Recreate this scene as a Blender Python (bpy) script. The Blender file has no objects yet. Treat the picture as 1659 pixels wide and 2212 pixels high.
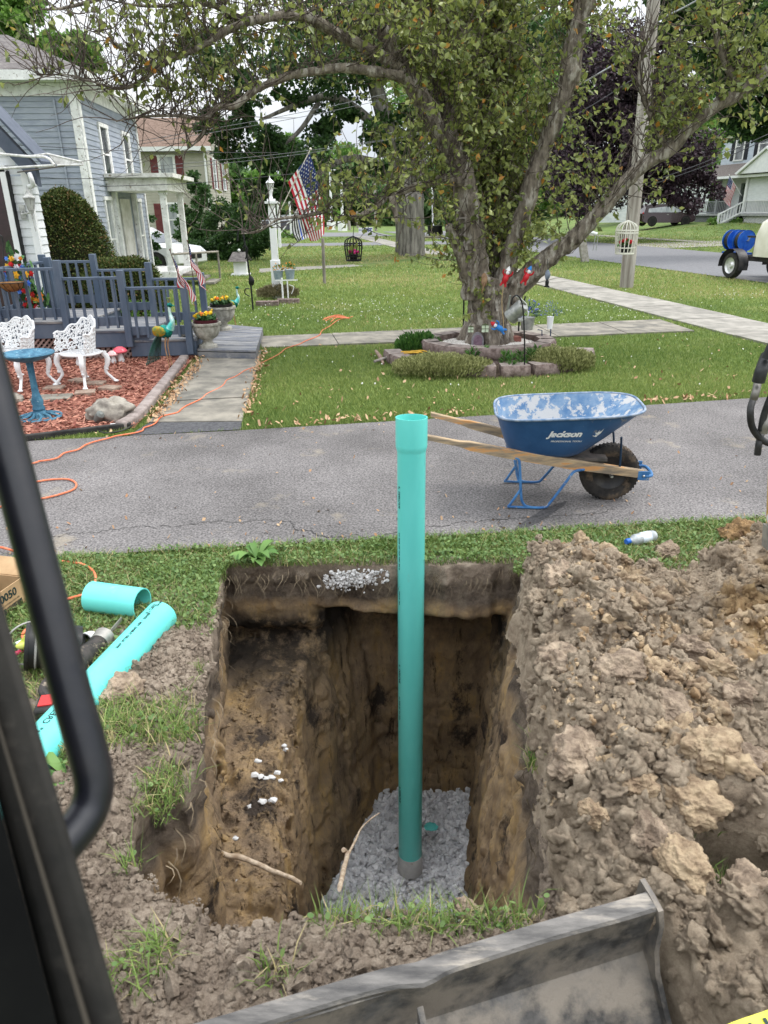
import bpy, math, random
import numpy as np
from mathutils import Vector, Matrix
sc = bpy.context.scene
COL = sc.collection
RNG = np.random.default_rng(7)
random.seed(7)
rad = math.radians

# ---------------------------------------------------------------- camera
EYE = 1.92
cam_d = bpy.data.cameras.new('camera'); cam = bpy.data.objects.new('camera', cam_d); COL.objects.link(cam)
cam.location = (0, 0, EYE)
cam.matrix_world = Matrix.Translation((0, 0, EYE)) @ Matrix.Rotation(rad(67), 4, 'X') @ Matrix.Rotation(rad(-.7), 4, 'Z')
cam_d.sensor_fit = 'VERTICAL'; cam_d.sensor_height = 36; cam_d.lens = 24.96
cam_d.clip_start = .02; cam_d.clip_end = 900
cam_d.dof.use_dof = True; cam_d.dof.focus_distance = 6.0; cam_d.dof.aperture_fstop = 8.0
sc.camera = cam

# ---------------------------------------------------------------- light
world = bpy.data.worlds.new('World'); sc.world = world; world.use_nodes = True
nt = world.node_tree; N = nt.nodes; Lk = nt.links; N.clear()
wo = N.new('ShaderNodeOutputWorld'); bg = N.new('ShaderNodeBackground'); sky = N.new('ShaderNodeTexSky')
sky.sky_type = 'NISHITA'; sky.sun_disc = False; sky.sun_elevation = rad(52); sky.sun_rotation = rad(118)
sky.dust_density = 4; sky.ozone_density = 1; sky.air_density = 1
hs = N.new('ShaderNodeHueSaturation'); hs.inputs['Saturation'].default_value = .35
tc = N.new('ShaderNodeTexCoord'); mp = N.new('ShaderNodeMapping'); mp.inputs['Scale'].default_value = (1.2, 1.2, 3.5)
cn = N.new('ShaderNodeTexNoise'); cn.inputs['Scale'].default_value = 2.2; cn.inputs['Detail'].default_value = 7; cn.inputs['Roughness'].default_value = .55
cr = N.new('ShaderNodeValToRGB'); cr.color_ramp.elements[0].position = .36; cr.color_ramp.elements[1].position = .66
cr.color_ramp.elements[0].color = (9.6, 10.4, 11.4, 1); cr.color_ramp.elements[1].color = (14.6, 14.7, 14.8, 1)
mx = N.new('ShaderNodeMix'); mx.data_type = 'RGBA'; mx.inputs[0].default_value = .8
Lk.new(sky.outputs[0], hs.inputs['Color']); Lk.new(hs.outputs[0], mx.inputs[6])
Lk.new(tc.outputs['Generated'], mp.inputs[0]); Lk.new(mp.outputs[0], cn.inputs['Vector'])
Lk.new(cn.outputs[0], cr.inputs[0]); Lk.new(cr.outputs[0], mx.inputs[7])
# overcast sky: the zenith is about three times as bright as the horizon
sx = N.new('ShaderNodeSeparateXYZ'); Lk.new(tc.outputs['Generated'], sx.inputs[0])
cl_ = N.new('ShaderNodeMapRange'); cl_.inputs[1].default_value = 0; cl_.inputs[2].default_value = 1; cl_.inputs[3].default_value = .62; cl_.inputs[4].default_value = 2.1; Lk.new(sx.outputs[2], cl_.inputs[0])
vm = N.new('ShaderNodeVectorMath'); vm.operation = 'SCALE'; Lk.new(mx.outputs[2], vm.inputs[0]); Lk.new(cl_.outputs[0], vm.inputs['Scale'])
Lk.new(vm.outputs[0], bg.inputs[0]); bg.inputs[1].default_value = .085; Lk.new(bg.outputs[0], wo.inputs[0])
sun_d = bpy.data.lights.new('sun', 'SUN'); sun = bpy.data.objects.new('sun', sun_d); COL.objects.link(sun)
sun_d.energy = 1.3; sun_d.angle = rad(14); sun_d.color = (1, .965, .91)
_e, _a = rad(52), rad(118)
sdir = Vector((math.sin(_a) * math.cos(_e), -math.cos(_a) * math.cos(_e) * -1 * -1, math.sin(_e)))
sdir = Vector((.55, .12, .83)).normalized()
sun.rotation_euler = sdir.to_track_quat('Z', 'Y').to_euler()
sky.sun_elevation = math.asin(sdir.z); sky.sun_rotation = math.atan2(sdir.x, sdir.y)
sc.view_settings.view_transform = 'Standard'; sc.view_settings.look = 'None'
sc.view_settings.exposure = .62; sc.view_settings.gamma = 1
sc.cycles.max_bounces = 7; sc.cycles.diffuse_bounces = 4; sc.cycles.transparent_max_bounces = 8
sc.cycles.caustics_reflective = False; sc.cycles.caustics_refractive = False
try: sc.cycles.use_denoising = True
except Exception: pass

# ---------------------------------------------------------------- placing helper: surveyed sight lines -> world points
def _rm(a, ax):
    c, s = math.cos(a), math.sin(a)
    return np.array([[1, 0, 0], [0, c, -s], [0, s, c]]) if ax == 'x' else np.array([[c, -s, 0], [s, c, 0], [0, 0, 1]])
RM = _rm(rad(67), 'x') @ _rm(rad(-.7), 'z')
def sight(x, y): return RM @ np.array([(x - 829.5) / 1533.6, -(y - 1106) / 1533.6, -1.])
def G(x, y, z=0.):
    d = sight(x, y); return np.array([0, 0, EYE]) + d * ((z - EYE) / d[2])
def YP(x, y, Y):
    d = sight(x, y); return np.array([0, 0, EYE]) + d * (Y / d[1])
def XP(x, y, X):
    d = sight(x, y); return np.array([0, 0, EYE]) + d * (X / d[0])
def DP(x, y, D): return np.array([0, 0, EYE]) + sight(x, y) * D

# ---------------------------------------------------------------- numpy noise
def _hash(ix, iy, iz, seed):
    h = (ix.astype(np.uint32) * np.uint32(374761393)) ^ (iy.astype(np.uint32) * np.uint32(668265263)) ^ (iz.astype(np.uint32) * np.uint32(2147483647 - 11)) ^ np.uint32((seed * 974711 + 12345) & 0xffffffff)
    h = (h ^ (h >> np.uint32(13))) * np.uint32(1274126177)
    h ^= h >> np.uint32(16); h = h * np.uint32(2246822519); h ^= h >> np.uint32(13)
    return h.astype(np.float32) / np.float32(2147483648.0) - 1
def vn(p, seed=0):
    p = np.asarray(p, np.float32); i = np.floor(p); f = p - i; i = i.astype(np.int64)
    f = f * f * f * (f * (f * 6 - 15) + 10); r = 0
    for dx in (0, 1):
        wx = f[..., 0] if dx else 1 - f[..., 0]
        for dy in (0, 1):
            wy = f[..., 1] if dy else 1 - f[..., 1]
            for dz in (0, 1):
                wz = f[..., 2] if dz else 1 - f[..., 2]
                r = r + wx * wy * wz * _hash(i[..., 0] + dx, i[..., 1] + dy, i[..., 2] + dz, seed)
    return r
def fbm(p, s, o=3, seed=0, g=.5):
    p = np.asarray(p, np.float32); r = 0; a = 1.; t = 0.
    for k in range(o):
        r = r + a * vn(p * (s * 2. ** k) + 17.3 * k, seed + k); t += a; a *= g
    return r / t
def billow(p, s, o=3, seed=0, g=.5):
    p = np.asarray(p, np.float32); r = 0; a = 1.; t = 0.
    for k in range(o):
        r = r + a * (1 - np.abs(vn(p * (s * 2. ** k) + 9.1 * k, seed + k)) * 2); t += a; a *= g
    return r / t
def sst(a, b, x):
    t = np.clip((x - a) / (b - a), 0, 1); return t * t * (3 - 2 * t)
def smin(a, b, k):
    h = np.clip(.5 + .5 * (b - a) / k, 0, 1); return b * (1 - h) + a * h - k * h * (1 - h)

# ---------------------------------------------------------------- materials
def srgb(r, g, b): return tuple(((c / 255) / 12.92 if c / 255 <= .04045 else ((c / 255 + .055) / 1.055) ** 2.4) for c in (r, g, b))
MATS = {}
def mat(name, c1, c2=None, scale=8., detail=6., rough=.8, bump=0., bscale=None, metal=0., c3=None, s3=3., t3=(.55, .62), lo=.38, hi=.62,
        stretch=(1, 1, 1), attr=False, spec=.3, trans=0., coat=0., bdist=.01, rough2=None, big=None):
    if name in MATS: return MATS[name]
    m = bpy.data.materials.new(name); m.use_nodes = True; t = m.node_tree; n = t.nodes; l = t.links
    b = n['Principled BSDF']; b.inputs['Roughness'].default_value = rough; b.inputs['Metallic'].default_value = metal
    b.inputs['Specular IOR Level'].default_value = spec; b.inputs['Coat Weight'].default_value = coat
    co = n.new('ShaderNodeTexCoord'); mp = n.new('ShaderNodeMapping'); mp.inputs['Scale'].default_value = stretch
    l.new(co.outputs['Object'], mp.inputs[0])
    col = None
    def noise(s, d=detail, r=.6):
        x = n.new('ShaderNodeTexNoise'); x.inputs['Scale'].default_value = s; x.inputs['Detail'].default_value = d; x.inputs['Roughness'].default_value = r
        l.new(mp.outputs[0], x.inputs['Vector']); return x.outputs[0]
    if c2 is None:
        b.inputs['Base Color'].default_value = (*c1, 1)
    else:
        r = n.new('ShaderNodeValToRGB'); e = r.color_ramp.elements
        e[0].position = lo; e[1].position = hi; e[0].color = (*c1, 1); e[1].color = (*c2, 1)
        if attr:
            a = n.new('ShaderNodeAttribute'); a.attribute_name = 'rnd'; l.new(a.outputs['Fac'], r.inputs[0])
        else: l.new(noise(scale), r.inputs[0])
        col = r.outputs[0]
        if c3 is not None:
            r3 = n.new('ShaderNodeMapRange'); r3.inputs[1].default_value = t3[0]; r3.inputs[2].default_value = t3[1]
            l.new(noise(s3, 8, .65), r3.inputs[0])
            if attr: l.new(a.outputs['Fac'], r3.inputs[0])
            mx = n.new('ShaderNodeMix'); mx.data_type = 'RGBA'; l.new(r3.outputs[0], mx.inputs[0]); l.new(col, mx.inputs[6]); mx.inputs[7].default_value = (*c3, 1)
            col = mx.outputs[2]
            if rough2 is not None:
                mr = n.new('ShaderNodeMapRange'); mr.inputs[3].default_value = rough; mr.inputs[4].default_value = rough2
                l.new(r3.outputs[0], mr.inputs[0]); l.new(mr.outputs[0], b.inputs['Roughness'])
        if big:
            rb = n.new('ShaderNodeMapRange'); rb.inputs[1].default_value = .35; rb.inputs[2].default_value = .65; rb.inputs[3].default_value = big[1]; rb.inputs[4].default_value = big[2]
            l.new(noise(big[0], 6, .6), rb.inputs[0]); vm = n.new('ShaderNodeVectorMath'); vm.operation = 'SCALE'; l.new(col, vm.inputs[0]); l.new(rb.outputs[0], vm.inputs['Scale']); col = vm.outputs[0]
        l.new(col, b.inputs['Base Color'])
    if bump:
        bp = n.new('ShaderNodeBump'); bp.inputs['Strength'].default_value = bump; bp.inputs['Distance'].default_value = bdist
        l.new(noise(bscale or scale * 3, 8, .7), bp.inputs['Height']); l.new(bp.outputs[0], b.inputs['Normal'])
    if trans:
        tr = n.new('ShaderNodeBsdfTranslucent'); ms = n.new('ShaderNodeMixShader'); ms.inputs[0].default_value = trans
        if col is not None: l.new(col, tr.inputs[0])
        else: tr.inputs[0].default_value = (*c1, 1)
        l.new(b.outputs[0], ms.inputs[1]); l.new(tr.outputs[0], ms.inputs[2]); l.new(ms.outputs[0], n['Material Output'].inputs[0])
    MATS[name] = m; return m

# ---------------------------------------------------------------- mesh building
def ico(sub):
    t = (1 + 5 ** .5) / 2
    v = [(-1, t, 0), (1, t, 0), (-1, -t, 0), (1, -t, 0), (0, -1, t), (0, 1, t), (0, -1, -t), (0, 1, -t), (t, 0, -1), (t, 0, 1), (-t, 0, -1), (-t, 0, 1)]
    f = [(0, 11, 5), (0, 5, 1), (0, 1, 7), (0, 7, 10), (0, 10, 11), (1, 5, 9), (5, 11, 4), (11, 10, 2), (10, 7, 6), (7, 1, 8), (3, 9, 4), (3, 4, 2), (3, 2, 6), (3, 6, 8), (3, 8, 9), (4, 9, 5), (2, 4, 11), (6, 2, 10), (8, 6, 7), (9, 8, 1)]
    v = [np.array(p) / np.linalg.norm(p) for p in v]
    for _ in range(sub):
        c = {}; nf = []
        def mid(a, b):
            k = (min(a, b), max(a, b))
            if k not in c:
                p = v[a] + v[b]; v.append(p / np.linalg.norm(p)); c[k] = len(v) - 1
            return c[k]
        for a, b, d in f:
            x, y, z = mid(a, b), mid(b, d), mid(d, a); nf += [(a, x, z), (b, y, x), (d, z, y), (x, y, z)]
        f = nf
    return np.array(v), np.array(f)
ICO = [ico(k) for k in range(6)]
def catmull(pts, k=6):
    p = np.array(pts, float)
    if len(p) < 3 or k < 2:
        return p
    q = np.vstack([2 * p[0] - p[1], p, 2 * p[-1] - p[-2]]); out = []
    for i in range(1, len(q) - 2):
        for s in range(k):
            t = s / k; a, b, c, d = q[i - 1], q[i], q[i + 1], q[i + 2]
            out.append(.5 * ((2 * b) + (-a + c) * t + (2 * a - 5 * b + 4 * c - d) * t * t + (-a + 3 * b - 3 * c + d) * t ** 3))
    out.append(p[-1]); return np.array(out)
class MB:
    def __init__(s): s.v = []; s.f = []; s.n = 0; s.a = []
    def add(s, v, f, mi=0, rnd=None):
        v = np.asarray(v, float).reshape(-1, 3); f = np.asarray(f, np.int64)
        if f.ndim == 1: f = f.reshape(1, -1)
        s.v.append(v); s.f.append((f + s.n, mi)); s.n += len(v)
        s.a.append(np.full(len(v), .5) if rnd is None else np.broadcast_to(np.asarray(rnd, float), (len(v),)))
        return s
    def box(s, c, d, rz=0., R=None, mi=0, taper=1.):
        x, y, z = np.array(d) / 2.
        v = np.array([(-x, -y, -z), (x, -y, -z), (x, y, -z), (-x, y, -z), (-x * taper, -y * taper, z), (x * taper, -y * taper, z), (x * taper, y * taper, z), (-x * taper, y * taper, z)])
        if R is None: R = _rm(rz, 'z')
        return s.add(v @ np.asarray(R).T + np.array(c), [(0, 3, 2, 1), (4, 5, 6, 7), (0, 1, 5, 4), (1, 2, 6, 5), (2, 3, 7, 6), (3, 0, 4, 7)], mi)
    def bar(s, a, b, w, h, up=(0, 0, 1), mi=0):
        a = np.array(a, float); b = np.array(b, float); d = b - a; L = np.linalg.norm(d); d /= L
        u = np.array(up, float); sd = np.cross(d, u)
        if np.linalg.norm(sd) < 1e-4: sd = np.cross(d, (0, 1, 0))
        sd /= np.linalg.norm(sd); u = np.cross(sd, d)
        return s.box((a + b) / 2, (L, w, h), R=np.column_stack([d, -sd, u]), mi=mi)
    def tube(s, pts, r, n=8, k=1, cap=True, mi=0, noise=0., seed=0, closed=False, nsc=3., ridge=0.):
        p = catmull(pts, k) if k > 1 else np.array(pts, float)
        r = np.atleast_1d(np.array(r, float))
        if len(r) == 1: r = np.full(len(p), r[0])
        elif len(r) != len(p): r = np.interp(np.linspace(0, 1, len(p)), np.linspace(0, 1, len(r)), r)
        if closed: t = np.roll(p, -1, 0) - np.roll(p, 1, 0)
        else: t = np.gradient(p, axis=0)
        t /= np.linalg.norm(t, axis=1)[:, None] + 1e-12
        up = np.array([0, 0, 1.]) if abs(t[0][2]) < .9 else np.array([1., 0, 0])
        u = np.cross(t[0], up); u /= np.linalg.norm(u); us = [u]
        for i in range(1, len(p)):
            u = us[-1] - t[i] * np.dot(us[-1], t[i]); u /= np.linalg.norm(u) + 1e-12; us.append(u)
        us = np.array(us); ws = np.cross(t, us); an = np.arange(n) * 2 * math.pi / n
        ring = us[:, None, :] * np.cos(an)[None, :, None] + ws[:, None, :] * np.sin(an)[None, :, None]
        rr = r[:, None]
        if noise:
            q = p[:, None, :] + ring * rr[..., None]
            rr = rr * (1 + noise * fbm(q, nsc, 4, seed, .6))
            if ridge: rr = rr + ridge * billow(q * np.array([1, 1, .28]), 15, 3, seed + 9, .6) * np.clip(rr / .12, .2, 1)
        v = (p[:, None, :] + ring * rr[..., None]).reshape(-1, 3); m = len(p)
        i = np.arange(m if closed else m - 1)[:, None]; j = np.arange(n)[None, :]; i2 = (i + 1) % m; j2 = (j + 1) % n
        f = np.stack([i * n + j, i * n + j2, i2 * n + j2, i2 * n + j], -1).reshape(-1, 4)
        s.add(v, f, mi)
        if cap and not closed:
            s.f.append((np.arange(n)[::-1].reshape(1, -1) + s.n - len(v), mi)); s.f.append((np.arange(n).reshape(1, -1) + s.n - n, mi))
        return s
    def lathe(s, prof, c=(0, 0, 0), n=20, mi=0, R=None, flute=0., nf=0, sq=(1, 1)):
        prof = np.array(prof, float); an = np.arange(n) * 2 * math.pi / n; m = len(prof)
        fl = 1 + flute * np.cos(an * nf) if nf else np.ones(n)
        v = np.stack([prof[:, 0][:, None] * np.cos(an) * fl * sq[0], prof[:, 0][:, None] * np.sin(an) * fl * sq[1], np.repeat(prof[:, 1][:, None], n, 1)], -1).reshape(-1, 3)
        if R is not None: v = v @ np.asarray(R).T
        i = np.arange(m - 1)[:, None]; j = np.arange(n)[None, :]; j2 = (j + 1) % n
        f = np.stack([i * n + j, i * n + j2, (i + 1) * n + j2, (i + 1) * n + j], -1).reshape(-1, 4)
        return s.add(v + np.array(c), f, mi)
    def poly(s, pts, mi=0): return s.add(pts, [list(range(len(pts)))], mi)
    def prism(s, pts, off, mi=0):
        p = np.array(pts, float); n = len(p); o = np.array(off, float)
        s.add(np.vstack([p, p + o]), [list(range(n))[::-1]], mi); b = s.n - 2 * n
        s.f.append((np.array([list(range(n, 2 * n))]) + b, mi))
        s.f.append((np.array([(i, (i + 1) % n, n + (i + 1) % n, n + i) for i in range(n)]) + b, mi)); return s
    def grid(s, P, mi=0, rnd=None):
        P = np.asarray(P, float); a, b = P.shape[:2]
        i = np.arange(a - 1)[:, None]; j = np.arange(b - 1)[None, :]
        f = np.stack([i * b + j, (i + 1) * b + j, (i + 1) * b + j + 1, i * b + j + 1], -1).reshape(-1, 4)
        return s.add(P.reshape(-1, 3), f, mi, rnd)
    def blob(s, c, r, sub=2, amp=.25, freq=1.6, sq=(1, 1, 1), mi=0, seed=0, rz=0.):
        v, f = ICO[sub]; d = v * (1 + amp * fbm(v * freq + seed * 3.7, 1., 3, seed, .55))[:, None] * np.array(sq) * r
        return s.add(d @ _rm(rz, 'z').T + np.array(c), f, mi)
    def blobs(s, C, r, sub=1, amp=.3, sq=(1, 1, .8), mi=0, seed=0, rnd=None):
        C = np.asarray(C, float); n = len(C); v, f = ICO[sub]; g = np.random.default_rng(seed + 5)
        r = np.broadcast_to(np.asarray(r, float), (n,))
        q = g.normal(size=(n, 4)); q /= np.linalg.norm(q, axis=1)[:, None]; w, x, y, z = q.T
        R = np.stack([1 - 2 * (y * y + z * z), 2 * (x * y - z * w), 2 * (x * z + y * w), 2 * (x * y + z * w), 1 - 2 * (x * x + z * z), 2 * (y * z - x * w), 2 * (x * z - y * w), 2 * (y * z + x * w), 1 - 2 * (x * x + y * y)], -1).reshape(n, 3, 3)
        off = g.uniform(-50, 50, (n, 1, 3)); V = v[None] + 0 * off
        am = 1 + amp * vn(v[None] * 1.7 + off, seed) + amp * .6 * vn(v[None] * 3.9 + off, seed + 1)
        am = am + amp * .5 * (.5 - np.abs(vn(v[None] * 7.5 + off, seed + 2))) if sub > 1 else am
        V = V * am[..., None] * np.array(sq) * g.uniform(.75, 1.25, (n, 1, 3)) * r[:, None, None]
        V = np.einsum('nij,nkj->nki', R, V) + C[:, None, :]
        F = f[None] + (np.arange(n) * len(v))[:, None, None]
        rr = g.random(n) if rnd is None else np.broadcast_to(rnd, (n,))
        return s.add(V.reshape(-1, 3), F.reshape(-1, 3), mi, np.repeat(rr, len(v)))
def rawmesh(name, mb, mats, smooth=35., off=(0, 0, 0)):
    me = bpy.data.meshes.new(name); V = np.concatenate(mb.v) - np.array(off, float)
    me.vertices.add(len(V)); me.vertices.foreach_set('co', V.astype(np.float32).ravel())
    lt = np.concatenate([np.full(len(f), f.shape[1]) for f, _ in mb.f]); mi = np.concatenate([np.full(len(f), m) for f, m in mb.f])
    li = np.concatenate([f.ravel() for f, _ in mb.f]); ls = np.concatenate([[0], np.cumsum(lt)[:-1]])
    me.loops.add(len(li)); me.loops.foreach_set('vertex_index', li.astype(np.int32))
    me.polygons.add(len(lt)); me.polygons.foreach_set('loop_start', ls.astype(np.int32)); me.polygons.foreach_set('loop_total', lt.astype(np.int32))
    me.polygons.foreach_set('material_index', mi.astype(np.int32))
    for m in (mats if isinstance(mats, (list, tuple)) else [mats]): me.materials.append(m)
    A = np.concatenate(mb.a)
    if A.std() > 1e-6:
        at = me.attributes.new('rnd', 'FLOAT', 'POINT'); at.data.foreach_set('value', A.astype(np.float32))
    me.update(calc_edges=True); me.validate()
    if smooth is not None:
        me.polygons.foreach_set('use_smooth', np.ones(len(me.polygons), bool))
        if smooth < 179: me.set_sharp_from_angle(angle=rad(smooth))
    return me
def _link(name, me, bev=0.):
    o = bpy.data.objects.new(name, me); COL.objects.link(o)
    if bev:
        b = o.modifiers.new('bevel', 'BEVEL'); b.width = bev; b.segments = 2; b.limit_method = 'ANGLE'; b.angle_limit = rad(40)
    return o
def thing(name, label, cat, loc=(0, 0, 0), rz=0., group=None):
    o = bpy.data.objects.new(name, None); COL.objects.link(o); o.location = [float(c) for c in loc]; o.rotation_euler = (0, 0, rz); o.empty_display_size = .1
    o['label'] = label; o['category'] = cat
    if group: o['group'] = group
    return o
def part(name, mb, mats, parent, label=None, smooth=35., bev=0., local=False):
    r = parent
    while r.parent: r = r.parent
    off = (0, 0, 0) if local else tuple(r.location)
    o = _link(name, rawmesh(name, mb, mats, smooth, off), bev); o.parent = parent
    if label: o['label'] = label
    return o
def solo(name, mb, mats, label=None, cat=None, org=None, group=None, kind=None, smooth=35., bev=0.):
    if org is None:
        V = np.concatenate(mb.v); org = [(V[:, 0].min() + V[:, 0].max()) / 2, (V[:, 1].min() + V[:, 1].max()) / 2, V[:, 2].min()]
    o = _link(name, rawmesh(name, mb, mats, smooth, org), bev); o.location = [float(c) for c in org]
    if label: o['label'] = label
    if cat: o['category'] = cat
    if group: o['group'] = group
    if kind: o['kind'] = kind
    return o
def struct(name, mb, mats, smooth=35.): return solo(name, mb, mats, org=(0, 0, 0), kind='structure', smooth=smooth)
def dup(root, loc, rz=None, label=None, scale=None):
    def cp(o, par):
        c = o.copy(); COL.objects.link(c)
        if par: c.parent = par
        for ch in [x for x in KIDS.get(o.name, [])]: cp(ch, c)
        return c
    KIDS = {}
    for x in bpy.data.objects:
        if x.parent: KIDS.setdefault(x.parent.name, []).append(x)
    c = cp(root, None); c.location = [float(q) for q in loc]
    if rz is not None: c.rotation_euler = (0, 0, rz)
    if label: c['label'] = label
    if scale: c.scale = (scale,) * 3
    return c
def text_mesh(body, size=1., bold=0., shear=0., sx=1.):
    cu = bpy.data.curves.new('lettering', 'FONT'); cu.body = body; cu.size = size; cu.offset = bold; cu.shear = shear; cu.align_x = 'CENTER'; cu.align_y = 'CENTER'; cu.resolution_u = 3
    o = bpy.data.objects.new('lettering', cu); COL.objects.link(o)
    dg = bpy.context.evaluated_depsgraph_get(); me = bpy.data.meshes.new_from_object(o.evaluated_get(dg)); me.calc_loop_triangles()
    v = np.array([tuple(q.co) for q in me.vertices]); f = np.array([tuple(t.vertices) for t in me.loop_triangles])
    bpy.data.objects.remove(o); bpy.data.curves.remove(cu); bpy.data.meshes.remove(me)
    v[:, 0] *= sx
    return v, f
def inpoly(x, y, P):
    P = np.array(P)[:, :2]; r = np.zeros(x.shape, bool); n = len(P)
    for i in range(n):
        x1, y1 = P[i]; x2, y2 = P[(i + 1) % n]
        c = ((y1 > y) != (y2 > y)) & (x < (x2 - x1) * (y - y1) / (y2 - y1 + 1e-12) + x1); r ^= c
    return r
# ================================================================ colours
M_asph = mat('asphalt', (.075, .07, .07), (.235, .22, .215), scale=70, detail=3, rough=.9, bump=.7, bscale=80, c3=(.3, .26, .2), s3=2.1, t3=(.6, .75), lo=.36, hi=.66, bdist=.01, big=(.7, .68, 1.25))
M_asph2 = mat('street_asphalt', (.13, .13, .14), (.2, .2, .205), scale=18, rough=.92, bump=.3, bscale=40)
M_patch = mat('fresh_asphalt', (.05, .05, .055), (.1, .1, .105), scale=40, rough=.9, bump=.5, bscale=60)
M_conc = mat('concrete', (.15, .14, .12), (.29, .265, .22), scale=3.2, detail=10, rough=.92, bump=.4, bscale=60, c3=(.13, .125, .11), s3=1.7, t3=(.54, .66))
M_conc2 = mat('pale_concrete', (.21, .2, .175), (.32, .3, .265), scale=4, detail=9, rough=.92, bump=.3, bscale=50, big=(.8, .85, 1.15))
M_lawn = mat('lawn_turf', (.07, .12, .025), (.14, .2, .05), scale=1.3, detail=10, rough=.95, bump=.9, bscale=45, c3=(.27, .24, .1), s3=.42, t3=(.52, .72), bdist=.03)
M_blade = mat('grass_blades', (.075, .145, .03), (.24, .33, .09), rough=.6, attr=True, lo=0, hi=.85, c3=(.5, .42, .22), t3=(.82, .9), trans=.3)
M_blade2 = mat('lawn_blades', (.095, .17, .035), (.32, .39, .11), rough=.6, attr=True, lo=0, hi=.9, c3=(.45, .4, .18), t3=(.88, .97), trans=.3)
M_clover = mat('clover_leaves', (.07, .14, .04), (.2, .29, .1), rough=.55, attr=True, lo=0, hi=1, trans=.25)
M_mulch = mat('red_mulch', (.17, .055, .04), (.37, .15, .1), scale=26, rough=.95, bump=1, bscale=60)
M_chip = mat('mulch_chips', (.19, .06, .045), (.5, .24, .17), attr=True, lo=0, hi=1, rough=.9)
M_stone = mat('field_stone', (.17, .15, .13), (.36, .33, .28), scale=9, rough=.9, bump=.7, bscale=24)
M_white = mat('white_paint', (.74, .75, .76), (.83, .83, .83), scale=4, rough=.5)
M_oldwhite = mat('weathered_white_paint', (.62, .62, .6), (.82, .82, .8), scale=6, rough=.7, c3=(.3, .27, .23), s3=14, t3=(.6, .64), bump=.2)
M_black = mat('black_iron', (.012, .012, .013), rough=.5)
M_dleaf = mat('fallen_leaf', (.32, .17, .09), (.5, .35, .21), attr=True, lo=0, hi=1, rough=.8)
M_flw = mat('clover_flower', (.75, .75, .68), rough=.8)

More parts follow.
